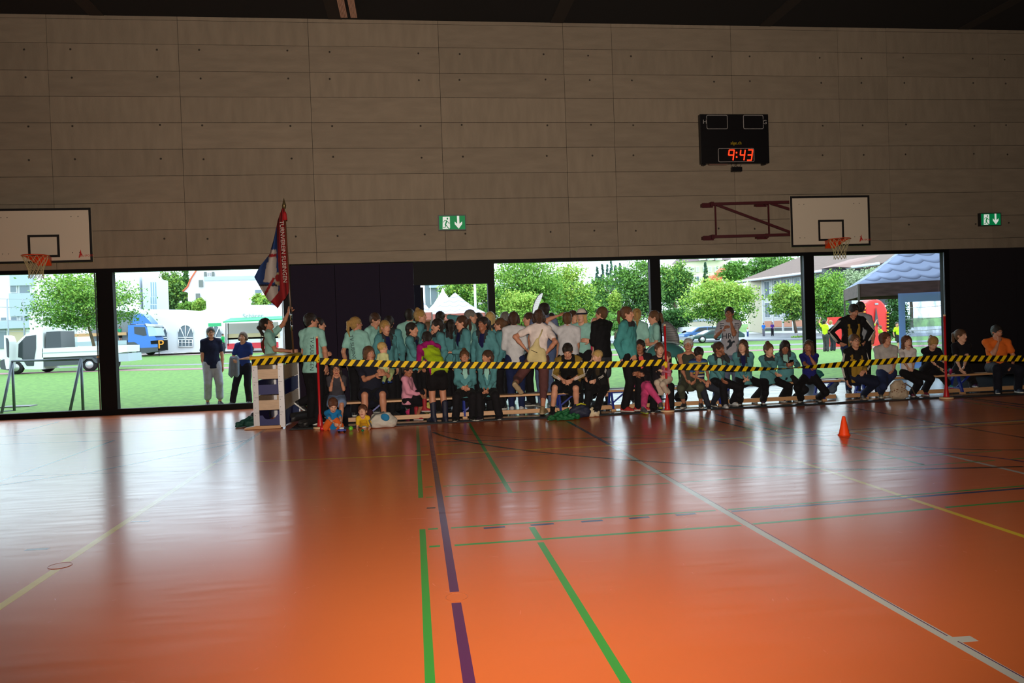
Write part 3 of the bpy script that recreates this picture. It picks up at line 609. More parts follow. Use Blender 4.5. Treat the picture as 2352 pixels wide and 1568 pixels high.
    # ---- bottom
    if bot:
        q = SDF(); fit = {'trousers': .020, 'jeans': .018, 'leggings': .014, 'shorts': .020, 'capri': .018, 'skirt': .018, 'cargo': .026}[bot]
        q.cone(P+u*.05*s, P-u*.02*s, .134*s*wd+fit*.3, .146*s*wd+fit*.8, k=.03, flat=.72, ax=fr)
        for sg, H_, kn, a, _ in K:
            end = {'trousers': 1., 'jeans': 1., 'leggings': .97, 'shorts': 0, 'capri': .55, 'skirt': 0, 'cargo': .72}[bot]
            if end == 0: kk = H_+(kn-H_)*(.82 if bot == 'shorts' else .7); q.cone(H_, kk, .086*s*wd+fit, .072*s*wd+fit*1.6, k=.03)
            else:
                q.cone(H_, kn, .085*s*wd+fit, .057*s+fit, k=.035*s); e = kn+(a-kn)*end*.97; q.cone(kn, e, .056*s+fit, (.040 if bot != 'leggings' else .036)*s+(fit*1.5 if bot in ('trousers', 'cargo') else fit*.8), k=.02)
        if bot == 'skirt': q.cone(K[0][1]+(K[0][2]-K[0][1])*.5, K[1][1]+(K[1][2]-K[1][1])*.5, .10*s, k=.05)
        mb = MB(); toMB(mb, q.mesh(vh, wr(.004, 26)))
        obj({'shorts': 'shorts', 'skirt': 'skirt', 'leggings': 'leggings'}.get(bot, 'trousers'), mb, cloth(bc), root)
    # ---- shoes
    if shoes is not None and not low:
        for sg, H_, kn, a, spec in K:
            fwd = f0+l0*sg*.18; sh_up = up0
            if spec is not None and len(spec) >= 3 and a[2] > gz+.2*s: sh_up = nrm(kn-a); fwd = f0*.5+nrm(f0-(f0@sh_up)*sh_up)*.8
            if sock: mb = MB(); mb.tube([a+(kn-a)*.02, a+(kn-a)*.22], [.040*s, .046*s], 12); obj('sock', mb, cloth(sock), root)
            shoe(root, a, fwd, sh_up, s, shoes, sole, lace, tall)
    # ---- hair
    if hair:
        q = SDF(); R3 = Hb; gro = .011 if hair not in ('buzz', 'bald') else .005
        q.ell(c(0, -.018, .036), np.array([.078+gro, .097+gro, .086+gro])*hs, R3, k=.02*hs)
        if hair not in ('buzz',): q.ell(c(0, -.045, -.02), np.array([.070, .062, .075])*hs, R3, k=.03*hs)
        if hair in ('long', 'bob', 'curly'):
            lz2 = {'bob': -.065, 'long': -.25, 'curly': -.24}[hair]; kk = .03*hs
            for sg in (1, -1): q.cone(c(.068*sg, -.015, .03), c(.078*sg, .0, lz2*.6), .030*hs, .032*hs, k=kk); q.cone(c(.074*sg, -.0, lz2*.5), c(.080*sg, -.0+(.03 if hair == 'long' else 0), lz2), .033*hs, .024*hs, k=kk)
            q.cone(c(0, -.055, .0), c(0, -.06, lz2*.9), .066*hs, .052*hs, k=kk)
        if hair in ('pony', 'braidback'):
            b0 = c(0, -.105, .045); q.cone(b0, c(0, -.145, .03), .026*hs, .030*hs, k=.02); q.cone(c(0, -.145, .03), c(0, -.155, -.09), .030*hs, .027*hs, k=.02); q.cone(c(0, -.155, -.09), c(.01, -.125, -.22), .026*hs, .010*hs, k=.02)
        if hair == 'bun': q.ell(c(0, -.05, .135), np.array([.040, .040, .032])*hs, R3, k=.015)
        if hair == 'lowbun': q.ell(c(0, -.125, .03), np.array([.038, .034, .038])*hs, R3, k=.015)
        if hair == 'braid':
            p0 = c(-.05, -.08, -.06); p1 = c(-.075, -.02, -.15); p2 = c(-.065, .055, -.30)
            for i in range(8):
                t = i/7.; pt = (1-t)**2*p0+2*t*(1-t)*p1+t*t*p2; q.ell(pt, np.array([.021, .019, .026])*hs*(1-.35*t), R3, k=.006)
        if hair == 'sidepony':
            q.cone(c(.05, -.09, .0), c(.075, -.03, -.14), .028*hs, .030*hs, k=.02); q.cone(c(.075, -.03, -.14), c(.06, .04, -.30), .030*hs, .014*hs, k=.02)
        q.ell(c(0, .092, -.030), np.array([.064, .064, .082])*hs, R3, k=.012*hs, op=1)
        if hair in ('short', 'buzz', 'pony', 'bun', 'lowbun', 'braid', 'sidepony', 'braidback'):
            for sg in (1, -1): q.ell(c(.085*sg, .018, -.03), np.array([.022, .042, .038])*hs, R3, k=.01*hs, op=1)
        an = .010 if hair == 'curly' else .004
        def hn(X, Y_, Z): return (an*np.sin(70*X+11*np.sin(30*Z))*np.sin(65*Y_+9*np.sin(24*Z))*(1 if hair != 'curly' else np.sin(60*Z+5*np.sin(40*X)))).astype(np.float32)*hs
        mb = MB(); toMB(mb, q.mesh((.0118 if not low else .018)*max(hs, .75), hn)); hro = obj('hair', mb, hm, root)
        if hair in ('pony', 'braid', 'sidepony'):
            b0 = c(0, -.118, .042) if hair == 'pony' else (c(-.066, .035, -.27) if hair == 'braid' else c(.055, -.08, -.02)); mb = MB(); mb.ell(b0, np.array([.030, .012, .030])*hs*(1 if hair != 'braid' else .5), 10, 0, R=R3.T); obj('hair_tie', mb, M('hair_tie', (30, 28, 40), .7), hro)
    if cap:
        q = SDF(); q.ell(c(0, -.018, .044), np.array([.099, .119, .104])*hs, Hb, k=.02); q.cone(c(-.04, .10, .045), c(.04, .10, .045), .052*hs, k=.01, flat=.16, ax=hu+hf*.15)
        mb = MB(); VF = q.mesh(.009, cut=lambda X, Y_, Z: (.028*hs-((X-Hc[0])*hu[0]+(Y_-Hc[1])*hu[1]+(Z-Hc[2])*hu[2])))
        toMB(mb, VF, cls=lambda C: ~(((C-Hc)@hf > .0*hs) & ((C-Hc)@hf < .105*hs) & ((C-Hc)@hu > .06*hs))*1)
        obj('cap', mb, [cloth(cap[0]), cloth(cap[1])], root)
    if glasses:
        mb = MB(); gm_ = 0
        for sg in (1, -1):
            cc = c(.031*sg, .104, .008); mb.tube([cc+vec(.024*math.cos(t), 0, .018*math.sin(t), Hb)*hs for t in np.linspace(0, 2*math.pi, 14)[:-1]], .0024*hs, 6, closed=True)
            mb.tube([c(.055*sg, .103, .012), c(.080*sg, .06, .012), c(.082*sg, .0, .008)], .002*hs, 5)
        mb.tube([c(-.008, .106, .012), c(.008, .106, .012)], .0025*hs, 5); obj('glasses', mb, M('glasses_frame', (22, 18, 20), .3), root)
    return dict(shirt=shirt_, root=root, A=A, K=K, P=P, nb=nb, Hc=Hc, T=T, Hb=Hb, s=s, l0=l0, f0=f0)

from mathutils.bvhtree import BVHTree
def print_on(sh, s_, size, c, mat, rot=0., sx=1., poly=None):
    """flat print laid on the cloth: the lettering follows the garment's surface"""
    if poly is None:
        cu = bpy.data.curves.new('lettering', 'FONT'); cu.body = s_; cu.size = size; cu.align_x = 'CENTER'; cu.align_y = 'CENTER'; o = bpy.data.objects.new('lettering', cu); COL.objects.link(o)
        me = bpy.data.meshes.new_from_object(o); bpy.data.objects.remove(o); V = [(v.co.x*sx, v.co.y) for v in me.vertices]; F_ = [tuple(q.vertices) for q in me.polygons]
    else: V = [(x*size, y*size) for x, y in poly]; n = len(V); V.append((sum(v[0] for v in V)/n, sum(v[1] for v in V)/n)); F_ = [(i, (i+1) % n, n) for i in range(n)]
    b0 = wloc(sh); bv = BVHTree.FromPolygons([tuple(np.array(v.co)+b0) for v in sh.data.vertices], [tuple(q.vertices) for q in sh.data.polygons])
    d = c-CO; d = d/np.linalg.norm(d); rx = nrm(np.cross(d, [0, 0, 1])); uz = np.cross(rx, d); cr_, sr_ = math.cos(rot), math.sin(rot); W = []
    for x, y in V:
        p = c+rx*(x*cr_-y*sr_)+uz*(x*sr_+y*cr_); h = bv.ray_cast(Vector(p-d*1.), Vector(d), 2.); W.append((np.array(h[0])-d*.004-b0) if h[0] is not None else None)
    F_ = [f for f in F_ if all(W[i] is not None for i in f)]; W = [np.zeros(3)+np.array(W[F_[0][0]]) if w_ is None else w_ for w_ in W] if F_ else [np.zeros(3)]*len(W)
    me = mesh('lettering' if poly is None else 'shirt_print', [tuple(w_) for w_ in W], F_, mat); return link(me.name, me, sh)
# ================= THINGS IN THE HALL
m_wood = M('bench_wood', (196, 150, 108), .45, noise=.12, nscale=3, stretch=(1, 14, 14)); m_blue = M('bench_blue', (24, 44, 140), .4); m_redp = M('pole_red', (185, 24, 32), .4)
def bench(x0, x1, lab, y=12.8):
    r = empty('bench', ((x0+x1)/2, y, 0), lab, 'bench', 'gym benches along the wall')
    mb = MB(); mb.bb((x0, y-.125, .325), (x1, y+.125, .36)); obj('seat', mb, m_wood, r, bevel=.008)
    mb = MB(); mb.bb((x0+.06, y-.05, .03), (x1-.06, y-.005, .10)); obj('floor_beam', mb, m_wood, r, bevel=.004)
    for x in (x0+.35, (x0+x1)/2, x1-.35):
        mb = MB()
        for sg in (-1, 1): mb.bar((x, y+.06*sg, .325), (x, y+.17*sg, .035), .05, .03, up=(1, 0, 0))
        mb.bb((x-.025, y-.13, .10), (x+.025, y+.13, .125)); mb.bar((x, y, .31), (x+.28, y, .31), .03, .02); mb.bar((x+.27, y, .315), (x+.02, y, .12), .02, .025); f = obj('leg_frame', mb, m_blue, r)
        for sg in (-1, 1): mb = MB(); mb.bb((x-.04, y+.17*sg-.035, .006), (x+.04, y+.17*sg+.035, .045)); obj('foot_block', mb, m_wood, f, bevel=.006)
bench(-1.15, 2.75, 'wooden gym bench with blue legs nearest the flag, where the pink coat child sits'); bench(2.95, 7.42, 'wooden gym bench with blue legs in the middle, under the grey-haired woman'); bench(7.5, 11.9, 'wooden gym bench with blue legs at the right, under the orange-shirted person')
def pole(px, py, lab, z=1.44):
    p = fl(px, py); r = empty('marker_pole', (p[0], p[1], 0), lab, 'pole', 'red poles holding the tape')
    mb = MB(); mb.lathe([(.105, 0), (.112, .006), (.112, .024), (.104, .032), (.0, .032)], (p[0], p[1], .002), 28); obj('base', mb, M('pole_base', (222, 190, 150), .5), r)
    mb = MB(); mb.lathe([(.052, .03), (.046, .06), (.026, .22), (.019, .24), (.019, z-.03)], (p[0], p[1], 0), 16); obj('pole', mb, m_redp, r)
    mb = MB(); mb.lathe([(.019, z-.03), (.021, z-.012), (.016, z), (0, z)], (p[0], p[1], 0), 16); obj('tip', mb, M('pole_base'), r); return p
P1 = pole(736, 984, 'red pole with pale round base beside the toddler on the floor'); P2 = pole(1533, 946, 'red pole with pale base in front of the woman holding the baby in pink'); P3 = pole(2174, 916, 'red pole with pale base beside the girl in black looking down'); P4 = fl(2480, 900)
# striped barrier tape
tm = M('barrier_tape', (20, 18, 20), .6, spec=.2); t = tm.node_tree; b = t.nodes['Principled BSDF']; uv = t.nodes.new('ShaderNodeUVMap'); sx = t.nodes.new('ShaderNodeSeparateXYZ'); t.links.new(uv.outputs[0], sx.inputs[0])
def mth(op, a, b_=None):
    n = t.nodes.new('ShaderNodeMath'); n.operation = op
    for i, v in enumerate((a, b_)):
        if v is None: continue
        if isinstance(v, (int, float)): n.inputs[i].default_value = v
        else: t.links.new(v, n.inputs[i])
    return n.outputs[0]
ph_ = mth('FRACT', mth('DIVIDE', mth('SUBTRACT', sx.outputs[0], mth('MULTIPLY', sx.outputs[1], .075)), .135)); st = mth('LESS_THAN', ph_, .5)
mxx = t.nodes.new('ShaderNodeMix'); mxx.data_type = 'RGBA'; mxx.inputs[6].default_value = lin((18, 16, 20)); mxx.inputs[7].default_value = lin((238, 200, 20)); t.links.new(st, mxx.inputs[0]); t.links.new(mxx.outputs[2], b.inputs['Base Color'])
def tape(pts, label, w=.10, twist=None, n=60, off=0.):
    P = np.array([at(x, y, Y) for x, y, Y in pts]); d = np.r_[0, np.cumsum(np.linalg.norm(np.diff(P, axis=0), axis=1))]; tt = np.linspace(0, d[-1], n)
    C = np.stack([np.interp(tt, d, P[:, i]) for i in range(3)], 1); V = []; F_ = []
    for i in range(n):
        C[i, 2] -= .0; f = i/(n-1); a = 0
        if twist: a = math.pi*.5*(1-min(1, abs(f-twist[0])/twist[1]))**.7
        wv = np.array([0, math.sin(a), math.cos(a)])*w/2; V += [C[i]-wv, C[i]+wv]
    V = np.array(V); V2 = V+np.array([0, .0012, 0]); F_ = [(2*i, 2*i+2, 2*i+3, 2*i+1) for i in range(n-1)]; N = 2*n
    F2 = F_+[tuple(N+k for k in q[::-1]) for q in F_]+[(2*i, N+2*i, N+2*i+2, 2*i+2) for i in range(n-1)]+[(2*i+1, 2*i+3, N+2*i+3, N+2*i+1) for i in range(n-1)]
    me = mesh('barrier_tape', np.vstack([V, V2]).tolist(), F2, tm); ul = me.uv_layers.new(name='UVMap')
    for lp in me.loops: k = lp.vertex_index % N; ul.data[lp.index].uv = (tt[k//2]+off, k % 2)
    o = link('barrier_tape', me); tag(o, label, 'tape'); return o
tape([(578, 833, 12.55), (640, 827, 12.5), (733, 821, 12.16)], 'yellow and black barrier tape wrapped round the vault box to the red pole', n=14)
tape([(735, 829, 12.06), (800, 833, 12.06), (1000, 837.5, 12.06), (1200, 839, 12.06), (1400, 837, 12.06), (1528, 832, 12.05)], 'yellow and black barrier tape in front of the teal-jacketed girls')
tape([(1538, 842, 12.05), (1650, 844.5, 12.05), (1720, 847, 12.05), (1800, 846, 12.05), (1880, 841, 12.05), (2000, 832, 12.05), (2168, 821, 12.08)], 'twisted yellow and black barrier tape past the five seated teal and blue girls', w=.095, twist=(.42, .2))
tape([(2178, 823, 12.08), (2352, 823, 12.05), (2480, 820, 12.05)], 'yellow and black barrier tape in front of the orange-shirted person')
for p, (px, py) in ((P1, (735, 825)), (P2, (1533, 837)), (P3, (2173, 822))):
    c = at(px, py, p[1]); mb = MB(); mb.lathe([(.022, -.05), (.03, -.03), (.027, 0), (.031, .03), (.022, .05)], (p[0], p[1], c[2]), 10); o = obj('tape_wrap', mb, M('tape_yellow', (225, 190, 30), .4)); tag(o, {0: 'knotted yellow tape wrapped round the red pole by the toddler', 1: 'knotted yellow tape wrapped round the red pole by the baby in pink', 2: 'knotted yellow tape wrapped round the red pole at the right'}[[P1[0], P2[0], P3[0]].index(p[0])], 'tape knot')
# vault box
X0, X1, YF, YB = -2.53, -2.07, 12.62, 14.3
vb = empty('vault_box', ((X0+X1)/2, 13.4, 0), 'tall gym vault box with yellow top, white and blue boards, beside the flag', 'vault box')
m_alu = M('alu_post', (205, 205, 212), .4, .3); m_bl = M('box_blue', (26, 30, 98), .5); m_wh = M('box_board', (200, 172, 145), .5, noise=.08, nscale=4, stretch=(2, 2, 12))
for xx in (X0+.035, X1-.035):
    for yy in (YF+.01, YB-.01): mb = MB(); mb.bb((xx-.04, yy-.012, .02), (xx+.04, yy+.012, 1.09)); obj('corner_post', mb, m_alu, vb)
for xx in (X1, X0):
    for yy in (YF+.02, YB-.02): mb = MB(); mb.bb((xx-.012, yy-.035, .02), (xx+.012, yy+.035, 1.09)); obj('corner_post', mb, m_alu, vb)
zz = [(.055, .215, m_bl), (.30, .455, m_wh), (.545, .70, m_bl), (.79, .945, m_wh)]
for i, (z0, z1, m) in enumerate(zz):
    for yy in (YF+.025, YB-.025):
        mb = MB()
        if i == 0:
            x0, x1 = X0+.07, X1-.07; mb.prism([(x0, yy, z0), (x1, yy, z0), (x1, yy, z1), (x1-.05, yy, z1), (x1-.08, yy, z1-.05), (x1-.11, yy, z1-.065), (x0+.11, yy, z1-.065), (x0+.08, yy, z1-.05), (x0+.05, yy, z1), (x0, yy, z1)], (0, .02, 0))
        else: mb.bb((X0+.07, yy-.01, z0), (X1-.07, yy+.01, z1))
        obj('end_board', mb, m, vb)
    for xx in (X0+.012, X1-.012): mb = MB(); mb.bb((xx-.009, YF+.05, z0-.02), (xx+.009, YB-.05, z1+.055)); obj('side_board', mb, m, vb)
for z in (.26, .5, .745, .98):
    mb = MB()
    for xx in (X0+.035, X1-.035): mb.box((xx, YF-.004, z), (.08, .004, .003)); mb.lathe([(.006, 0), (.004, .005), (0, .006)], (xx-.02, YF-.002, z-.04), 8, R=rotm(math.pi/2, 0, 0)); mb.lathe([(.006, 0), (.004, .005), (0, .006)], (xx-.02, YF-.002, z+.08), 8, R=rotm(math.pi/2, 0, 0))
    obj('bolt', mb, M('bolt_dark', (60, 60, 66), .4, .8), vb)
mb = MB(); mb.bb((X0-.04, YF-.06, 1.095), (X1+.06, YB+.05, 1.16)); obj('top_pad', mb, M('pad_yellow', (228, 180, 30), .35), vb, bevel=.025)
mb = MB(); mb.prism([(X0-.16, YF-.03, .005), (X1-.06, YF-.03, .005), (X1-.06, YF-.03, .05), (X0+.02, YF-.03, .055), (X0-.16, YF-.03, .025)], (0, .22, 0)); obj('base_board', mb, m_wood, vb)
# rolled ends of the floor sheet
for px, py, r_, yaw, lab in ((664, 966, .085, 1.05, 'larger dark rolled rubber mat next to the vault box'), (693, 976, .065, 1.15, 'smaller dark rolled rubber mat in front of the boy in mint')):
    c = fl(px, py+7); d = np.array([math.cos(yaw), math.sin(yaw), 0]); mb = MB(); sp = []
    for i in range(60): t_ = i/59*2*math.pi*2.6; rr = r_*(.45+.55*i/59); sp.append((rr*math.cos(t_), rr*math.sin(t_)))
    nrm_ = np.array([-d[1], d[0], 0]); G = np.array([[c+d*(.62*j/5)+nrm_*(-a)+np.array([0, 0, b_+r_+.004]) for j in range(6)] for a, b_ in sp]); mb.sheet(G, (0, .002, .004))
    obj('rolled_mat', mb, M('mat_rubber', (40, 38, 40), .55), label=lab, cat='mat')
# soft heaps and bags
def blob(name, px, py, prims, col, label, cat, amp=.012, h=.012, fq=30, rough=.7, extra=None, y=None):
    g = fl(px, py) if y is None else at(px, py, y)*np.array([1, 1, 0]); q = SDF()
    for (a, b_, c, ra, *rest) in prims: q.cone(g+np.array((a, b_, c)), g+np.array(rest[0] if rest else (a, b_, c)), ra, rest[1] if len(rest) > 1 else ra, k=.03)
    VF = q.mesh(h, lambda X, Y, Z: amp*np.sin(fq*X+4*np.sin(fq*.5*Z))*np.sin(fq*.8*Y+5*Z*9), cut=lambda X, Y, Z: (.004-Z)+0*X+0*Y)
    mb = MB(); toMB(mb, VF); o = obj(name, mb, M('blob_%d_%d_%d' % tuple(col), col, rough, bump=.5, bscale=22, noise=.12), label=label, cat=cat, loc=g); return o, g
blob('jacket', 572, 981, [(-.12, .1, .05, .06, (.12, .1, .06), .07), (-.18, .06, .04, .045), (.02, .2, .09, .07), (-.05, .05, .05, .05, (-.02, .12, .17), .02)], (20, 70, 62), 'dark green jacket dropped on the floor left of the vault box', 'jacket', .016)
blob('sports_bag', 590, 972, [(-.08, .2, .09, .08, (.1, .3, .12), .09)], (20, 20, 24), 'black sports bag behind the green jacket left of the vault box', 'bag', .01)
o, g = blob('shoulder_bag', 878, 984, [(-.12, .1, .08, .085, (.14, .1, .09), .09), (-.10, .1, .16, .07, (.08, .1, .17), .075)], (188, 184, 176), 'pale grey soft baby bag with blue spot on the floor beside the crawling baby', 'bag', .006)
mb = MB(); mb.ell(g+np.array([.05, .01, .17]), (.07, .02, .055), 14, R=rotm(0, .5, 0)); obj('bag_patch', mb, cloth((40, 120, 170)), o)
mb = MB(); mb.tube([g+np.array(v) for v in ((-.16, .0, .04), (-.19, -.02, .13), (-.1, .02, .22), (.04, .03, .25))], .013, 8); obj('bag_strap', mb, cloth((90, 90, 92)), o)
o, g = blob('jacket', 1298, 965, [(-.24, .05, .035, .045, (.2, .06, .04), .05), (-.08, .08, .08, .06, (.06, .1, .11), .05), (0, .08, .10, .035, (.05, .06, .17), .015), (-.1, .0, .03, .05, (.1, 0, .03), .05)], (14, 92, 50), 'crumpled bright green jacket on the floor at the feet of the man with phone', 'jacket', .022, fq=44)
o, g = blob('backpack', 1332, 962, [(-.08, .08, .09, .085, (.1, .08, .10), .09), (-.04, .08, .16, .06, (.06, .08, .17), .06)], (28, 34, 58), 'dark blue backpack with yellow trim between the green jacket and paper bag', 'backpack', .01)
mb = MB(); mb.tube([g+np.array(v) for v in ((-.05, .0, .22), (.02, -.02, .245), (.1, 0, .22))], .012, 8); obj('trim', mb, M('lime_trim', (190, 190, 40), .6), o)
o, g = blob('paper_bag', 1362, 958, [(-.04, .05, .05, .05, (.07, .05, .05), .055), (-.03, .05, .1, .04, (.0, .05, .15), .02)], (205, 190, 160), 'crumpled pale paper bag on the floor beside the blue backpack', 'bag', .012, fq=50)
o, g = blob('shoulder_bag', 2070, 918, [(-.07, .08, .09, .09, (.08, .08, .09), .095), (-.06, .08, .22, .075, (.06, .08, .22), .075), (-.04, .08, .30, .04, (.06, .08, .29), .04)], (190, 172, 150), 'pale flower-patterned shoulder bag standing by the seated white-shirted girl', 'bag', .008)
mb = MB(); mb.tube([g+np.array(v) for v in ((.1, .04, .28), (.2, .0, .2), (.26, -.02, .05), (.33, .0, .02))], .01, 8); obj('bag_strap', mb, cloth((80, 70, 60)), o)
mb = MB()
for i in range(26): a = rnd.uniform(-.14, .14); z = rnd.uniform(.05, .28); mb.ell(g+np.array([a, -.013+abs(a)*.35, z]), (.014, .006, .012), 8, R=rotm(0, rnd.random()*3, 0))
obj('flower_print', mb, M('flower_brown', (130, 92, 70), .8), o, kind='stuff')
blob('backpack', 1922, 907, [(-.02, .15, .10, .09, (.05, .15, .22), .08)], (70, 84, 104), 'grey blue backpack under the bench beside the seated boy', 'backpack', .012)
blob('bag', 946, 958, [(-.04, .25, .06, .06, (.07, .25, .07), .06)], (190, 40, 100), 'small pink bag under the bench behind the red boots', 'bag', .01)
blob('plastic_bag', 985, 955, [(-.05, .35, .1, .1, (.09, .35, .12), .1)], (190, 180, 90), 'yellow and white plastic carrier bag under the bench by the navy boots', 'bag', .012)
def ball(px, py, r, col, lab, cat='ball'):
    g = fl(px, py); mb = MB(); mb.ell((g[0], g[1], r+.002), (r, r, r), 18); obj('toy_ball', mb, M('toy_%d_%d_%d' % tuple(col), col, .3), label=lab, cat=cat)
ball(740, 989, .035, (200, 30, 45), 'small red ball on the floor touching the first red pole'); ball(806, 989, .035, (110, 200, 60), 'bright green toy ball on the floor by the toddler'); ball(833, 992, .022, (30, 110, 70), 'dark green toy ball under the crawling baby')
g = fl(786, 993); r = empty('toy_car', g, 'blue and white toy car in front of the orange-trousered toddler', 'toy')
mb = MB(); mb.bb(g+np.array([-.07, -.02, .018]), g+np.array([.06, .03, .05])); obj('car_body', mb, M('toy_blue', (40, 60, 160), .3), r, bevel=.01)
mb = MB(); mb.bb(g+np.array([-.04, -.018, .05]), g+np.array([.03, .028, .08])); obj('car_cabin', mb, M('toy_white', (190, 200, 210), .3), r, bevel=.01)
for a in (-.045, .035):
    for b_ in (-.024, .034): mb = MB(); mb.tube([g+np.array([a, b_-.006, .017]), g+np.array([a, b_+.006, .017])], .016, 12); obj('wheel', mb, m_black, r)
# orange cone
g = fl(1939, 999); r = empty('traffic_cone', g, 'small orange marker cone standing alone on the court floor', 'cone')
mb = MB(); mb.lathe([(.066, .012), (.062, .02), (.02, .225), (.014, .235), (0, .236)], g, 28); obj('cone_body', mb, M('cone_orange', (245, 72, 18), .4), r)
mb = MB(); mb.lathe([(.075, .0), (.075, .008), (.066, .012)], g+np.array([0, 0, .002]), 28); obj('cone_base', mb, M('cone_orange'), r)
# ---- basketball backboards
m_bb = M('board_white', (222, 208, 190), .55); m_bk = M('board_black', (18, 15, 18), .6); m_rim = M('rim_orange', (215, 62, 18), .4); m_mar = M('arm_maroon', (74, 16, 26), .5); m_net = M('net_white', (205, 190, 150), .8); m_logo = M('logo_red', (200, 40, 35), .6)
def backboard(x0, x1, z0, z1, Y, rimx, rimz, ix0, ix1, iz0, iz1, lab, netlab, yaw=0, arm=None):
    r = empty('backboard', ((x0+x1)/2, Y, z0), lab, 'backboard')
    mb = MB(); mb.bb((x0, Y, z0), (x1, Y+.03, z1)); obj('board', mb, m_bb, r)
    mb = MB(); e = .045; y = Y-.004
    for a, b_ in (((x0, y, z0), (x1, Y-.0005, z0+e)), ((x0, y, z1-e), (x1, Y-.0005, z1)), ((x0, y, z0+e), (x0+e, Y-.0005, z1-e)), ((x1-e, y, z0+e), (x1, Y-.0005, z1-e))): mb.bb(a, b_)
    obj('border', mb, m_bk, r)
    mb = MB()
    for a, b_ in (((ix0, y, iz0), (ix1, Y-.0005, iz0+e)), ((ix0, y, iz1-e), (ix1, Y-.0005, iz1)), ((ix0, y, iz0+e), (ix0+e, Y-.0005, iz1-e)), ((ix1-e, y, iz0+e), (ix1, Y-.0005, iz1-e))): mb.bb(a, b_)
    obj('target_square', mb, m_bk, r)
    mb = MB()
    for fx in (.11, .17, .80, .87):
        for fz in (.18, .84): mb.lathe([(.009, 0), (.006, .006), (0, .007)], (x0+(x1-x0)*fx, Y-.002, z0+(z1-z0)*fz), 8, R=rotm(math.pi/2, 0, 0))
    obj('bolt', mb, M('bolt_dark'), r)
    mb = MB(); lx, lz_ = x1-.26, z0+.09; mb.prism([(lx, y, lz_), (lx+.03, y, lz_+.11), (lx+.045, y, lz_+.16), (lx+.055, y, lz_+.09), (lx+.08, y, lz_+.04), (lx+.045, y, lz_+.05), (lx+.02, y, lz_)], (0, .003, 0)); lg = obj('logo', mb, m_logo, r)
    text('lettering', 'lea SPORT', .055, (lx+.155, y-.001, lz_+.035), m_logo, r, ext=.001)
    # rim, bracket and net
    ry = Y-.38; rm = empty('hoop', (0, 0, 0)); rm.parent = r; rm.location = np.array((rimx, ry, rimz))-wloc(r)
    mb = MB(); mb.tube([(rimx+.225*math.cos(t_), ry+.225*math.sin(t_), rimz) for t_ in np.linspace(0, 2*math.pi, 37)[:-1]], .010, 8, closed=True); obj('rim', mb, m_rim, rm)
    mb = MB(); mb.bb((rimx-.12, Y-.02, rimz-.16), (rimx+.12, Y, rimz+.01)); mb.prism([(rimx-.12, Y-.02, rimz+.008), (rimx+.12, Y-.02, rimz+.008), (rimx+.19, ry+.11, rimz+.008), (rimx-.19, ry+.11, rimz+.008)], (0, 0, -.008))
    for sg in (-1, 1): mb.prism([(rimx+.12*sg, Y-.02, rimz), (rimx+.12*sg, Y-.02, rimz-.14), (rimx+.2*sg, ry+.04, rimz-.012), (rimx+.2*sg, ry+.04, rimz)], (.006*sg, 0, 0))
    obj('bracket', mb, m_rim, rm)
    mb = MB(); n = 12; lev = [(.22, 0), (.19, -.09), (.155, -.18), (.125, -.27), (.12, -.36), (.125, -.43)]
    for i in range(n):
        for sg in (-1, 1):
            pts = []
            for k_, (rr, dz) in enumerate(lev): t_ = 2*math.pi*(i+sg*k_*.5)/n; pts.append((rimx+rr*math.cos(t_), ry+rr*math.sin(t_), rimz+dz))
            mb.tube(pts, .0042, 5)
    obj('net', mb, m_net, rm)
    if arm: arm(r)
    return r
Yb = WY-.42
def armR(r):
    z1, z0 = zat(1700, 467, WY-.2), zat(1700, 542, WY-.2); xl = xat(1630, 500, WY-.1); xm = xat(1765, 500, WY-.2)
    def bars(nm, L, w=.045):
        for a, b_ in L: mb = MB(); mb.bar(a, b_, w, w); obj(nm, mb, m_mar, r)
    ya = WY-.16; bars('arm_tube', [((xl, ya, z1), (9.2, Yb+.08, z1)), ((xl, ya, z0), (9.2, Yb+.08, z0))], .06)
    bars('arm_post', [((xl+.11, ya, z0), (xl+.11, ya, z1)), ((xm, ya-.05, z0), (xm, ya-.05, z1))], .03); bars('arm_brace', [((xl+.15, ya, z1-.02), (9.1, Yb+.1, z0-.25)), ((xm+.05, ya-.08, z1-.02), (9.3, Yb+.1, z0+.25))], .05)
    for z in (z1, z0):
        for x in (xl-.05, xm-.12): mb = MB(); mb.bb((x-.12, WY-.13, z-.07), (x+.12, WY-.10, z+.03)); mb.bb((x+.05, WY-.2, z-.045), (x+.12, WY-.02, z+.045)); mb.bb((x-.12, WY-.1, z-.05), (x-.06, WY-.006, z+.02)); obj('wall_bracket', mb, m_mar, r)
backboard(xat(1816, 507, Yb), xat(1998, 507, Yb), zat(1907, 565.5, Yb), zat(1907, 449.5, Yb), Yb, xat(1928, 548, Yb-.38), zat(1928, 549, Yb-.38), xat(1879.5, 530, Yb), xat(1938.5, 530, Yb), zat(1910, 553, Yb), zat(1908, 504.5, Yb),
          'white basketball backboard on maroon swing arms, right of the scoreboard', '', arm=armR)
def armL(r):
    for z in (3.2, 3.9): mb = MB(); mb.bb((-8.3, Yb+.03, z-.03), (-6.6, WY-.02, z+.03)); obj('arm_tube', mb, m_mar, r)
backboard(xat(211, 540, Yb)-1.83, xat(211, 540, Yb), zat(105, 604, Yb), zat(105, 478, Yb), Yb, xat(81, 587, Yb-.38), zat(81, 587, Yb-.38), xat(64, 565, Yb), xat(137, 565, Yb), zat(100, 591, Yb), zat(100, 539, Yb),
          'white basketball backboard cut by the left edge of the view', '', arm=armL)
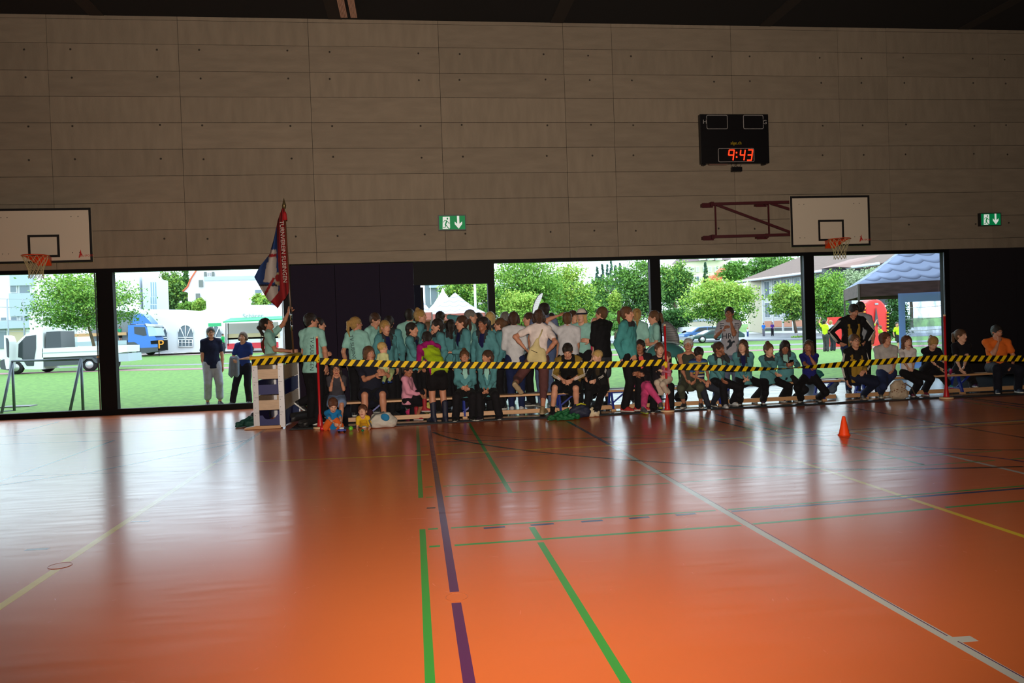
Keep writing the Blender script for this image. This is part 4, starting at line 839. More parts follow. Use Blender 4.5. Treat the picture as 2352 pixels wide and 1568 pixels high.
# ---- scoreboard
m_sb = M('scoreboard_black', (17, 15, 19), .4); m_ln = M('score_line', (168, 165, 165), .6); m_led = M('led_red', raw=(1., .045, .01), emit=1.6)
sx0, sx1, sz0, sz1, sy = xat(1609, 318, WY-.12), xat(1766, 318, WY-.12), zat(1688, 375, WY-.12), zat(1686, 262, WY-.12), WY-.12
sb = empty('scoreboard', ((sx0+sx1)/2, WY, sz0), 'black electronic scoreboard with red digits on the concrete wall', 'scoreboard')
W_ = sx1-sx0; H_ = sz1-sz0
mb = MB(); mb.bb((sx0, sy, sz0), (sx1, WY-.005, sz1)); obj('case', mb, m_sb, sb, bevel=.006)
for fz0, fz1 in ((.0, .32), (.325, .665), (.67, .99)): mb = MB(); mb.bb((sx0+.04, sy-.006, sz0+H_*fz0+.01), (sx1-.02, sy-.0005, sz0+H_*fz1)); obj('front_panel', mb, m_sb, sb)
def SP(fx, fz): return (sx0+W_*fx, sz0+H_*fz)
def rrect(x0, z0, x1, z1, gap=None):
    pts = []; r_ = .03
    for cx_, cz_, a0 in ((x1-r_, z1-r_, 0), (x0+r_, z1-r_, 90), (x0+r_, z0+r_, 180), (x1-r_, z0+r_, 270)):
        for a_ in range(0, 91, 18): t_ = math.radians(a0+a_); pts.append((cx_+r_*math.cos(t_), sy-.009, cz_+r_*math.sin(t_)))
    mb = MB()
    if gap is None: mb.tube(pts, .007, 6, closed=True)
    else:
        k = 11 if gap == 'l' else 23; pts = pts[k+1:]+pts[:k+1]; mid = (z0+z1)/2; gx = x0 if gap == 'l' else x1
        s_ = -1 if gap == 'l' else 1; mb.tube([(gx, sy-.009, mid-s_*.07*1)]+pts+[(gx, sy-.009, mid+s_*.07*1)], .007, 6)
    obj('display_outline', mb, m_ln, sb)
a, b_ = SP(.095, .70), SP(.395, .975); rrect(a[0], a[1], b_[0], b_[1], 'l'); a, b_ = SP(.63, .70), SP(.92, .975); rrect(a[0], a[1], b_[0], b_[1], 'r'); a, b_ = SP(.25, .03), SP(.77, .30); rrect(a[0], a[1], b_[0], b_[1])
p = SP(.068, .84); text('lettering', 'H', .13, (p[0], sy-.008, p[1]), m_ln, sb); p = SP(.945, .83); text('lettering', 'G', .13, (p[0], sy-.008, p[1]), m_ln, sb)
p = SP(.50, .41); text('lettering', 'alge.ch', .095, (p[0]+.02, sy-.008, p[1]), M('lettering_yellow', (190, 160, 20), .5), sb)
def seg(cx_, cz_, w_, h_, on):
    sl = .035
    def pt(u_, v_): return (cx_+u_*w_/2+v_*sl/2, sy-.010, cz_+v_*h_/2)
    S_ = {'a': ((-1, 1), (1, 1)), 'b': ((1, 1), (1, 0)), 'c': ((1, 0), (1, -1)), 'd': ((-1, -1), (1, -1)), 'e': ((-1, 0), (-1, -1)), 'f': ((-1, 1), (-1, 0)), 'g': ((-1, 0), (1, 0))}
    for k in on: mb = MB(); mb.tube([pt(*S_[k][0]), pt(*S_[k][1])], .0135, 8); obj('digit_segment', mb, m_led, sb)
p = SP(.435, .165); seg(p[0], p[1], .115, .225, 'afgbc'); p = SP(.60, .165); seg(p[0], p[1], .10, .225, 'fgbc'); p = SP(.71, .165); seg(p[0], p[1], .10, .225, 'abgcd')
for fz in (.215, .125): p = SP(.515, fz); mb = MB(); mb.ell((p[0], sy-.01, p[1]), (.018, .006, .022), 12); obj('digit_dot', mb, m_led, sb)
for fx in (.04, .92): p = SP(fx, 0); mb = MB(); mb.bb((p[0]-.03, sy+.0, p[1]-.035), (p[0]+.04, WY-.01, p[1])); obj('mount_foot', mb, m_sb, sb)
mb = MB(); mb.bb((sx0+.2, sy+.04, sz0-.02), (sx0+.62, WY-.01, sz0-.001)); obj('cable_tray', mb, M('tray', (120, 90, 80), .6), sb)
mb = MB(); mb.bb((sx0+.72, sy+.03, sz0-.17), (sx0+.95, WY-.0, sz0-.07)); obj('sensor_box', mb, m_sb, sb)
for dx in (.72, .84):
    mb = MB(); mb.tube([(sx0+dx, sy+.05, sz0), (sx0+dx-.03, sy+.03, sz0-.05), (sx0+dx+.05, sy+.03, sz0-.08), (sx0+dx+.09, sy+.04, sz0-.02)], .006, 6); obj('cable', mb, m_sb, sb)
# ---- emergency exit signs
m_gr = M('exit_green', raw=(.0, .19, .055), emit=.55); m_ew = M('exit_white', raw=(.62, .66, .62), emit=.75); m_fr = M('sign_frame', (70, 72, 74), .4)
def exit_sign(px, py, w_, h_, lab):
    Y = WY-.09; c = at(px, py, Y); x0, x1, z0, z1 = c[0]-w_/2, c[0]+w_/2, c[2]-h_/2, c[2]+h_/2; r = empty('exit_sign', (c[0], WY, z0), lab, 'exit sign')
    mb = MB(); mb.bb((x0, Y+.005, z0), (x1, WY-.004, z1)); obj('housing', mb, M('sign_dark', (30, 30, 30), .5), r)
    mb = MB(); e = .02
    for a, b_ in (((x0, Y, z0), (x1, Y+.006, z0+e)), ((x0, Y, z1-e), (x1, Y+.006, z1)), ((x0, Y, z0+e), (x0+e, Y+.006, z1-e)), ((x1-e, Y, z0+e), (x1, Y+.006, z1-e))): mb.bb(a, b_)
    obj('frame', mb, m_fr, r)
    mb = MB(); mb.bb((x0+e, Y+.001, z0+e), (x1-e, Y+.007, z1-e)); obj('panel', mb, m_gr, r)
    q = lambda u_, v_: (x0+w_*u_, Y-.001, z0+h_*v_)
    def pol(L, m, nm, yy=0): mb = MB(); mb.prism([np.array(q(*p))+np.array([0, yy, 0]) for p in L], (0, -.0015, 0)); obj(nm, mb, m, r)
    pol([(.15, .1), (.38, .1), (.42, .16), (.42, .88), (.17, .88)], m_ew, 'doorway'); pol([(.68, .93), (.76, .93), (.76, .42), (.86, .56), (.86, .40), (.73, .10), (.59, .40), (.59, .56), (.68, .42)], m_ew, 'arrow')
    mb = MB(); gl = m_gr
    def tb(L, w2): mb.tube([np.array(q(*p))-np.array([0, .002, 0]) for p in L], w2*h_, 6)
    tb([(.31, .62), (.25, .34)], .045); tb([(.31, .63), (.23, .64), (.19, .52)], .022); tb([(.33, .6), (.37, .47), (.42, .47)], .022); tb([(.27, .36), (.25, .2), (.17, .2)], .03); tb([(.27, .36), (.34, .18), (.38, .12)], .03)
    cc = q(.335, .76); mb.ell((cc[0], cc[1]-.002, cc[2]), (.045*h_*1.2, .002, .055*h_*1.2), 12); obj('running_figure', mb, m_gr, r)
exit_sign(1038.5, 511, .585, .325, 'green running-man exit sign above the open door'); exit_sign(2276, 503.5, .53, .30, 'green running-man exit sign at the far right wall')
# ================= PEOPLE
BLK = (22, 21, 25); GC1 = 'girls and helpers in teal jackets or mint shirts'
def ph(px, py, Y, label, size=(.075, .008, .14), tilt=.9):
    c = at(px, py, Y); mb = MB(); mb.box(c, size, R=rotm(tilt, 0, .1)); obj('phone', mb, M('phone_black', (16, 16, 18), .2), label=label, cat='phone', bevel=.004)
TEALX = 0
TJ = dict(top='jacket', tc=TEAL, inner=NAVY)
# -- outside on the grass
person('man in navy polo shirt and pale rolled trousers standing on the grass outside', (484, 764), 17.85, 8, tc=(30, 34, 62), top='polo', bot='cargo', bc=(170, 172, 190), R=(468, 856, -.05), L=(513, 850, .05), hc='dark', la=('l', .13, .02, .08), ra=('l', .12, .0, .08), ground=-.03, wd=1.02, hem=-.09, hints={'R': (-1, -.5, 0), 'L': (1, -.5, 0)}, glasses=True)
wm_ = person('woman in blue top with jacket over her arm outside, next to the navy polo man', (558, 774), 17.75, -20, tc=(38, 58, 130), inner=None, bot='trousers', bc=(26, 24, 38), hair='bob', hc='mid', L='hold', R=('l', .0, .25, -.32), la=('l', .05, -.1, .08), ra=('l', .28, .06, .08), ground=-.03)
q = SDF(); w_ = wm_['A'][1][3]
for k in range(5): q.cone(w_+np.array([-.03+.03*k, -.02, .03]), w_+np.array([-.09+.045*k, -.04, -.30-.03*(k % 2)]), .05, .04, k=.04)
mb = MB(); toMB(mb, q.mesh(.012, lambda X, Y, Z: .012*np.sin(50*X+8*Y+0*Z))); obj('jacket', mb, cloth((120, 130, 150)), label='grey-blue jacket hanging over the arm of the woman outside', cat='jacket')
# -- flag bearer, behind the vault box
fb = person('girl in mint shirt with brown sash looking up, raising the flag behind the vault box', (612, 745), 14.45, 75, hd=-32, hair='pony', hc='dark', L=('p', 0, 0, 0)[:0] or (663, 716, -.05), R=(668, 806, -.15), skin='b', bot='trousers', hints={'L': (.3, .5, -.8), 'R': (-.4, -.3, -1)}, curl=1., glasses=True, wd=.86)
q = fb; a0, b0, c0 = q['nb']-q['l0']*.12+q['f0']*.02, q['P']+q['l0']*.13+q['f0']*.13+np.array([0, 0, .12]), q['P']+q['l0']*.16+np.array([0, 0, .03])
mb = MB(); mb.tube([q['nb']+q['T'][0]*(-.11+.26*t)+q['T'][1]*(-.07*math.cos(t*6.28)*0-.0-.145*math.sin(3.14*t)) - np.array([0, 0, .02+.50*t]) for t in np.linspace(0, 1, 9)], .028, 8); obj('sash', mb, cloth((92, 34, 26)), q['root'])
# -- standing behind the benches, from the left
q1 = person('boy in mint shirt and black trousers, back turned, beside the first red pole', (715, 737), 13.05, 150, hy=-50, hc='dark', hair='short', L=(735, 812, .15), R='down', bc=BLK, shoes=(22, 22, 24), sole=(225, 225, 220), la=('l', .12, .1, .08), ra=('l', .1, -.12, .08), skin='b', wd=.98, hem=-.12)
person('person in mint shirt half hidden behind the boy by the red pole, face in profile', (733, 746), 13.75, 95, hair='short', hc='dark', skin='a', ra=('l', .1, -.35, .30), shoes=(24, 24, 28), sole=(235, 235, 235))
q2 = person('girl with blonde ponytail and mint shirt seen from behind near the dark wall', (818, 744), 13.9, 165, hy=-55, hair='pony', hc='blond', L='down', R='down', skin='b')
person('young man in mint shirt looking down, beside the ponytailed girl', (862, 735), 14.4, 50, hy=10, hd=22, hc='brown', wd=1.)
person('girl with light braid in open teal jacket over navy top behind the baby', (885, 752), 13.5, 35, hd=5, hair='braid', hc='blond', **TJ)
person('dark-haired teal-jacketed girl mostly hidden behind the light-braided girl', (894, 741), 14.2, 170, hair='short', hc='dark', top='jacket', tc=TEAL, low=True)
person('tall man in mint shirt with back turned, against the dark wall by the door', (941, 725), 14.7, 170, hc='dark', wd=1.02)
person('girl with blonde top bun in teal jacket smiling in profile at the door edge', (966, 727), 14.2, 80, hair='bun', hc='blond', top='jacket', tc=TEAL)
person('girl with dark braid in open teal jacket behind the pink coat child', (947, 757), 13.25, 65, hair='braid', hc='dark', R='fwd', L='hold', **TJ)
person('girl in teal jacket turned left with dark braid, right of the open door edge', (1004, 748), 13.55, -75, hair='sidepony', hc='dark', R='mouth', top='jacket', tc=TEAL, hd=8)
person('person in teal with raised arm and hand on the head, framed by the doorway', (1012, 730), 14.9, 160, hair='short', hc='dark', L='down', R='head', top='jacket', tc=TEAL)
person('teal-jacketed girl with dark hair hidden low behind the doorway group', (1036, 748), 14.4, 180, hair='long', hc='dark', top='jacket', tc=TEAL, low=True)
person('girl with long brown braid in teal jacket facing left under the tent roof view', (1060, 741), 13.45, -55, hy=-25, hair='braidback', hc='brown', L='hold', **TJ)
person('grey-haired man with glasses in mint shirt, profile to the right in the doorway', (1082, 727), 14.2, 85, hc='grey', glasses=True, wd=1.05)
person('dark-haired girl in teal half hidden right of the grey-haired man', (1100, 733), 14.9, 150, hair='long', hc='dark', top='jacket', tc=TEAL, low=True)
person('tall dark-haired girl in open teal jacket over navy, standing above the seated pair', (1110, 744), 13.3, -25, hy=-22, hair='pony', hc='dark', skin='c', **TJ)
person('blonde woman in teal seen from behind next to the black door post', (1126, 731), 14.6, 175, hair='long', hc='light', top='jacket', tc=TEAL, low=True)
person('girl with brown bun in teal jacket in profile to the left, by the door post', (1148, 746), 13.9, -95, hair='lowbun', hc='mid', top='jacket', tc=TEAL)
person('grey curly-haired person hidden behind the girl with the brown bun', (1161, 731), 14.9, 160, hair='curly', hc='grey', tc=(60, 60, 70), low=True)
person('woman with dark bob in thin white long-sleeved blouse and jeans, back turned', (1180, 732), 13.35, 178, hair='bob', hc='brown', top='long', tc=(205, 206, 212), bot='jeans', bc=(28, 38, 76), shoes=(196, 196, 200), L='hold', R='hold', hem=-.12)
person('girl with low bun in profile to the left, between the two white-topped women', (1214, 733), 14.3, -80, hair='lowbun', hc='brown', tc=(150, 170, 190))
m_prt = M('print_dark', (30, 40, 52), .8)
print_on(q1['shirt'], 'TV SUBINGEN', .085, at(716, 812, 13.0), m_prt, rot=-math.pi/2-.05, sx=1.05); print_on(q2['shirt'], 'TV SUBINGEN', .085, at(811, 805, 13.8), m_prt, rot=-math.pi/2+.1, sx=1.05)
# woman kicking one leg back, white tee, beige bag
wk = person('woman in white tee and brown capris, one leg swung out, beige shoulder bag', (1238, 728), 12.75, 172, hy=8, lean=3, side=-3, hair='bob', hc='brown', tc=(226, 214, 212), bot='capri', bc=(92, 58, 58), L=(1206, 800, -.05), R=(1254, 812, -.15), ra=(1247, 955), la=(1184, 882, -.25), shoes=(140, 120, 88), sole=(170, 150, 120), hem=-.14, hints={'L': (1, -.4, 0)}, skin='b')
q = SDF(); c_ = at(1229, 800, 12.52); q.cone(c_+np.array([-.08, 0, -.17]), c_+np.array([.13, 0, -.19]), .06, .06, k=.05, flat=.7, ax=(0, 1, 0)); q.cone(c_+np.array([-.04, 0, -.05]), c_+np.array([.12, 0, -.06]), .065, .06, k=.09, flat=.65, ax=(0, 1, 0)); q.cone(c_+np.array([.0, 0, .0]), c_+np.array([.05, 0, .15]), .075, .022, k=.05, flat=.6, ax=(0, 1, 0))
mb = MB(); toMB(mb, q.mesh(.011, lambda X, Y, Z: .005*np.sin(28*X+9*Z)+0*Y)); o = obj('shoulder_bag', mb, cloth((206, 192, 142)), label='beige fabric shoulder bag hanging on the back of the woman in white tee', cat='bag')
mb = MB(); mb.tube([c_+np.array([.06, 0, .15]), at(1243, 765, 12.6), at(1248, 750, 12.72)], .012, 8); obj('bag_strap', mb, cloth((206, 192, 142)), o); mb = MB(); mb.tube([c_+np.array([-.08, -.075, -.02]), c_+np.array([.02, -.085, -.07])], .005, 6); obj('zip', mb, m_black, o)
person('tall dark-haired man in grey-blue polo shirt and jeans behind the beige bag woman', (1248, 712), 13.9, -165, hy=40, top='polo', tc=(92, 104, 138), bot='jeans', bc=(82, 98, 136), hc='dark', skin='b', wd=1.08, shoes=(110, 108, 104))
person('dark-haired man peeking behind the raised hand, only the face visible', (1267, 733), 14.8, 20, hc='dark', tc=(70, 80, 90), low=False)
person('man in white polo shirt with back turned and a raised left hand', (1303, 733), 13.4, 180, hc='mid', hair='short', top='polo', tc=(205, 205, 212), R=(1322, 838, .05), L=(1284, 724, .05), bc=BLK, wd=1.1, hem=-.14, skin='b', hints={'L': (.9, 0, -.15)})
person('girl with mint shirt partly hidden behind the white polo man', (1317, 728), 14.3, 40, hair='pony', hc='brown')
person('girl with long blonde hair, white and navy cap, mint shirt', (1336, 726), 14.0, -18, hy=-8, hair='long', hc='light', cap=((215, 205, 195), (26, 32, 58)), L='down', R='down', skin='d')
person('person in pink rain jacket hidden between cap girl and boy in black', (1366, 742), 14.7, 175, hair=None, top='jacket', tc=(200, 28, 84), collar=(200, 28, 84), low=True, s=.98)
person('boy in black jacket with gold cuffs and grey shorts, back half turned left', (1381, 721), 13.5, -140, hy=30, top='hoodie', tc=(22, 22, 26), collar=(20, 20, 22), bot='shorts', bc=(58, 60, 68), hc='mid', L='hold', R='cross', shoes=(20, 20, 22), sock=(24, 24, 26), sole=(30, 30, 30))
person('tall girl in teal jacket, black trousers and red shoes standing in front, looking right', (1441, 721), None, 62, hy=12, hair='pony', hc='mid', top='jacket', tc=(70, 146, 148), feet=(1437, 945), L=(1457, 822, -.2), R=(1428, 822, -.1), bc=BLK, shoes=(178, 42, 40), sole=(200, 190, 185), skin='a', hem=-.09, la=('l', .10, .1, .08), ra=('l', .08, -.06, .08), lace=(220, 70, 60))
person('blonde girl in mint shirt half hidden behind the tall teal-jacket girl', (1462, 724), 13.7, 165, hy=20, hair='pony', hc='blond', R='hold')
person('girl with brown braid in mint shirt in profile left by the black mullion', (1501, 729), 13.7, -75, hair='braidback', hc='mid', R='hold', L='hold', hd=8)
q3 = person('short-haired woman with glasses in patterned grey tee, hand at her mouth', (1675, 720), 13.9, -5, hy=-5, hc='dark', hair='short', tc=(168, 166, 176), L='mouth', R=(1659, 757, -.25), glasses=True, bot='jeans', bc=(96, 104, 130), skin='c', hem=-.1, wd=1.02)
print_on(q3['shirt'], 'HRF', .145, at(1674, 772, 13.8), m_prt); print_on(q3['shirt'], '', .12, at(1679, 795, 13.8), m_prt, poly=[(-.6, -1.4), (.8, -1.4), (.9, .2), (.5, .9), (.1, .7), (-.1, 1.2), (-.5, .8), (-.7, -.2)])
for sg in (-1, 1):
    for k in range(4): print_on(q3['shirt'], '', .05, at(1675+sg*17, 743+k*5, 13.8), m_prt, poly=[(-.75, -.25), (.75, -.15), (.75, .15), (-.75, .1)])
person('man in black and gold track jacket and jeans looking down, behind the seated boy', (1961, 714), 13.5, 20, hy=15, hd=28, lean=6, hc='dark', top='jacket', tc=(150, 118, 44), inner=(20, 20, 22), collar=(24, 23, 26), slc=((24, 23, 26), 1), bot='jeans', bc=(30, 44, 84), stripes=True, L='hip', R='hip', wd=1.12, skin='b')
person('dark-haired person hidden behind the man in the black and gold jacket', (1976, 707), 14.4, 170, hc='dark', tc=(150, 155, 165), low=True)
# -- bending person in lime jacket and magenta hood
bp_ = person('person bending forward in lime and magenta rain jacket, black skirt and navy boots', (981, 779), 12.78, -158, lean=46, hy=-20, hd=35, hc='dark', hair='short', top='jacket', tc=(160, 190, 30), collar=(150, 22, 100), slc=((150, 22, 100), 0), bot='skirt', bc=(20, 18, 22), R='lap', L='lap', shoes=(24, 28, 52), sole=(24, 26, 40), tall=.24, la=('l', .08, .06, .08), ra=('l', .11, .0, .08), s=.95, skin='b', hem=-.12)
# -- front row on the benches and on the floor, from the left
person('seated woman with glasses, grey tee and denim shorts, chin propped on both hands', (772, 847), 12.55, 3, pose='sit', lean=20, hd=8, hair='long', hc='dark', tc=(62, 60, 68), bot='shorts', bc=(110, 130, 166), L='cheek', R='cheek', glasses=True, skin='b', shoes=(40, 44, 58), hints={'L': (.2, .3, -1), 'R': (-.2, .3, -1)}, la=('l', .05, .38, .08), ra=('l', .15, .42, .08), wd=1.)
person('seated woman in navy tee and shorts smiling to the right, holding the baby', (848, 812), 12.7, 5, hy=28, pose='sit', hair='bob', hc='mid', tc=(30, 32, 46), bot='shorts', bc=(24, 26, 40), L=(884, 856, -.33), R=(862, 862, -.36), skin='b', shoes=(40, 70, 90), la=('l', .16, .40, .08), ra=('l', .14, .42, .08), wd=1.12)
person('baby in pale yellow shirt held on the lap of the navy tee woman', (879, 799), 12.42, 150, hy=-30, pose='float', s=.44, hair='buzz', hc='light', tc=(200, 206, 150), bot='leggings', bc=(150, 170, 120), L='down', R='down', shoes=(24, 60, 130), sole=(24, 60, 130), la=('l', .10, .14, .0), ra=('l', .10, .2, .02), ground=float(at(879, 799, 12.42)[2])-.54, skin='d')
person('small child in pink raincoat and red boots sitting on the bench, facing right', (936, 850), 12.62, 68, pose='sit', hd=10, hy=-8, hair='pony', hc='dark', top='coat', tc=(214, 146, 170), collar=(214, 146, 170), bot='shorts', bc=(20, 18, 24), L='lap', R='lap', shoes=(150, 24, 36), sole=(190, 180, 178), tall=.2, skin='c', seat=.38, s=.70, la=('l', .08, .38, .30), ra=(957, 962))
LIM = (150, 235, 60)
person('seated girl in open teal jacket and mint shirt, smiling at the camera, lime laces', (1067, 820), 12.68, 2, pose='sit', hair='bun', hc='mid', top='jacket', tc=TEAL, inner=MINT, L=(1075, 886, -.25), R=(1063, 888, -.25), shoes=(26, 28, 28), lace=LIM, la=(1086, 962), ra=(1047, 964), skin='b')
person('seated girl in open teal jacket with long ponytail looking left, purple laces', (1119, 820), 12.66, -12, hy=-38, pose='sit', hair='sidepony', hc='brown', top='jacket', tc=TEAL, inner=MINT, L=(1122, 891, -.3), R=(1112, 894, -.3), shoes=(34, 30, 40), lace=(120, 40, 140), la=(1147, 960), ra=(1103, 962), skin='b')
sp = person('seated young man in black tee and shorts bending over his phone', (1304, 806), 12.45, -5, hd=35, lean=24, pose='sit', hc='dark', hair='short', top='hoodie', tc=(20, 20, 22), collar=(20, 20, 22), slc=((130, 106, 48), 0), slv=.3, stripes=True, bot='shorts', bc=(20, 20, 24), L=(1311, 873, -.22), R=(1295, 873, -.22), shoes=(26, 26, 30), sock=(24, 24, 26), la=(1325, 950), ra=(1269, 952), wd=1.08, curl=.8, hints={'L': (1, -.2, -.6), 'R': (-1, -.2, -.6)})
ph(1306, 868, 12.22, 'black phone held in both hands by the young man in black tee')
person('seated woman with short blonde hair in black striped track jacket, turned left', (1372, 819), 12.55, -25, hy=-30, hd=10, lean=12, pose='sit', hair='buzz', hc='light', top='jacket', tc=(24, 23, 26), inner=(60, 50, 36), collar=(28, 26, 28), stripes=True, L=(1369, 872, -.3), R=(1343, 874, -.3), la=(1368, 955), ra=(1346, 950), skin='d')
person('seated dark-haired girl in black cardigan and bright pink leggings, legs crossed', (1470, 796), 12.75, 10, hy=-18, pose='sit', hair='lowbun', hc='dark', top='jacket', tc=(30, 27, 32), inner=(220, 84, 90), collar=(30, 27, 32), bot='leggings', bc=(206, 74, 128), L=(1470, 856, -.3), R=(1462, 858, -.32), ra=(1517, 926, -.62), la=(1478, 948), shoes=(92, 92, 98), sole=(150, 170, 60), skin='c')
person('seated red-haired woman in dark cardigan holding the baby in pink', (1515, 802), 12.68, 5, hy=12, pose='sit', hair='pony', hc='red', top='long', tc=(36, 32, 38), L=(1530, 862, -.34), R=(1518, 864, -.36), bc=BLK, shoes=(24, 22, 26), la=(1541, 940), ra=(1501, 944), skin='d')
person('baby in pink top and cream trousers on the lap of the red-haired woman', (1531, 820), 12.3, -40, hy=20, pose='float', s=.48, hair='short', hc='red', top='long', tc=(186, 110, 134), bot='trousers', bc=(190, 176, 160), L='fwd', R='down', la=('l', .09, .10, .02), ra=('l', .1, .22, .0), shoes=(190, 160, 160), ground=float(at(1531, 820, 12.3)[2])-.585, skin='d')
person('seated older woman with short white hair and glasses, dark top and olive capris', (1581, 793), 12.75, -5, pose='sit', hair='short', hc='white', top='tank', tc=(62, 66, 58), bot='capri', bc=(76, 80, 66), L=(1598, 868, -.36), R=(1575, 870, -.3), glasses=True, shoes=(46, 46, 46), la=(1610, 934), ra=(1571, 934), wd=1.1, skin='b')
q4 = person('small boy in striped blue tee with bowed head beside the white-haired woman', (1605, 813), 12.5, 12, hd=38, lean=16, pose='sit', hc='dark', tc=(48, 62, 120), bot='jeans', bc=(44, 48, 60), L='knee', R='lap', skin='b', shoes=(40, 40, 50), s=.78, la=(1638, 930), ra=(1628, 938))
st_ = M('striped_tee', (48, 62, 120), .85); t = st_.node_tree; g_ = t.nodes.new('ShaderNodeNewGeometry'); sp_ = t.nodes.new('ShaderNodeSeparateXYZ'); m1 = t.nodes.new('ShaderNodeMath'); m1.operation = 'MULTIPLY'; m1.inputs[1].default_value = 6.2; m2 = t.nodes.new('ShaderNodeMath'); m2.operation = 'FRACT'; rp = t.nodes.new('ShaderNodeValToRGB'); rp.color_ramp.interpolation = 'CONSTANT'
t.links.new(g_.outputs['Position'], sp_.inputs[0]); t.links.new(sp_.outputs[2], m1.inputs[0]); t.links.new(m1.outputs[0], m2.inputs[0]); t.links.new(m2.outputs[0], rp.inputs['Fac']); t.links.new(rp.outputs['Color'], t.nodes['Principled BSDF'].inputs['Base Color'])
e = rp.color_ramp.elements; e[0].color = lin((30, 36, 80)); e[1].position = .25; e[1].color = lin((190, 190, 186))
for ps_, cc_ in ((.42, (30, 36, 80)), (.62, (176, 168, 50)), (.78, (40, 90, 150))): n = e.new(ps_); n.color = lin(cc_)
q4['shirt'].data.materials[0] = st_
person('seated girl in teal jacket looking right with hand at her nose, silver shoes', (1651, 801), 12.6, 25, hy=35, hd=8, lean=12, pose='sit', hair='lowbun', hc='brown', top='jacket', tc=TEAL, inner=MINT, L=(1664, 815, -.2), R=(1662, 878, -.35), shoes=(205, 208, 214), sole=(190, 190, 190), la=(1683, 928), ra=(1665, 934), skin='c')
person('seated girl with wavy brown hair in open teal jacket over navy, red laces', (1706, 795), 12.72, 3, hy=-22, pose='sit', hair='curly', hc='brown', L=(1717, 869, -.33), R=(1711, 872, -.35), shoes=(30, 28, 32), lace=(220, 40, 70), la=(1732, 922), ra=(1700, 926), skin='d', **TJ)
person('seated girl with small top bun in teal jacket, cheek resting on her hand', (1766, 803), 12.6, 15, hy=22, hd=6, lean=12, pose='sit', hair='bun', hc='mid', top='jacket', tc=TEAL, L='cheek', R=(1786, 862, -.35), shoes=(70, 52, 86), la=(1795, 920), ra=(1753, 924), skin='d')
person('seated dark curly-haired girl in open teal jacket looking at her phone', (1803, 797), 12.75, 5, hd=28, pose='sit', hair='curly', hc='dark', top='jacket', tc=TEAL, inner=MINT, L=(1823, 833, -.28), R=(1806, 836, -.3), shoes=(26, 24, 28), la=(1826, 918), ra=(1811, 915), skin='c', curl=.8)
ph(1815, 832, 12.42, 'phone with red cover held by the curly-haired girl in teal')
person('seated curly-haired girl in dark blue tee with white neckline, hand at her mouth', (1857, 796), 12.6, -3, hy=-14, lean=10, pose='sit', hair='curly', hc='brown', tc=(34, 36, 110), L='mouth', R=(1860, 842, -.3), bc=BLK, shoes=(22, 22, 26), sock=(30, 80, 100), la=(1881, 918), ra=(1840, 920), skin='c', hints={'L': (.4, .3, -1)})
blob('jacket', 1890, 905, [(0, .25, .40, .07, (.1, .2, .36), .05), (.05, .2, .33, .05)], (36, 112, 108), 'teal jacket bundled on the bench beside the girl in dark blue tee', 'jacket', .02)
person('seated boy with glasses in black and gold track jacket, hand on the bench edge', (1963, 783), 12.62, 22, hy=8, pose='sit', hc='mid', top='jacket', tc=(150, 118, 44), inner=(30, 28, 28), collar=(24, 23, 26), slc=((24, 23, 26), 1), stripes=True, L='lap', R=(1945, 872, -.05), bot='jeans', bc=(26, 32, 54), shoes=(70, 62, 54), sole=(170, 150, 130), la=(2018, 908), ra=(1982, 914), glasses=True, s=.93)
person('seated woman with glasses and auburn bob in light grey tee, looking right', (2034, 778), 12.75, 18, hy=38, pose='sit', hair='bob', hc='red', tc=(176, 172, 172), bot='jeans', bc=(36, 46, 82), L=(2052, 846, -.3), R=(2042, 826, -.25), glasses=True, shoes=(120, 118, 104), la=(2028, 908), ra=(2022, 910), wd=1.1, skin='a')
person('seated girl with long auburn hair in white tee and black trousers', (2083, 785), 12.7, 20, hy=8, pose='sit', hair='long', hc='red', top='polo', tc=(208, 202, 206), L=(2097, 843, -.3), R=(2084, 842, -.3), shoes=(110, 36, 60), la=(2122, 905), ra=(2096, 908), skin='d', wd=.86)
person('seated blonde girl in black tee bending her head down, by the third red pole', (2143, 788), 12.45, 20, hd=42, lean=26, pose='sit', hair='pony', hc='blond', tc=(22, 21, 30), L=(2173, 846, -.2), R=(2165, 850, -.25), shoes=(60, 150, 160), sole=(200, 60, 130), la=(2190, 898), ra=(2178, 850, -.3), skin='d')
person('seated girl with light brown ponytail in black tee smiling to the right', (2207, 771), 12.8, 25, hy=35, pose='sit', hair='pony', hc='mid', tc=(22, 21, 28), L=(2214, 843, -.25), R=(2205, 844, -.25), shoes=(56, 30, 70), la=(2236, 893), ra=(2246, 893), skin='d', wd=.86)
person('seated dark-haired person in orange tee with hand over the mouth', (2290, 762), 12.75, 12, hy=25, hd=12, pose='sit', hair='short', hc='dark', tc=(222, 108, 40), bc=(26, 28, 40), L=(2326, 838, -.25), R='mouth', shoes=(44, 56, 80), la=(2338, 899), ra=(2292, 901), wd=1.15, skin='b')
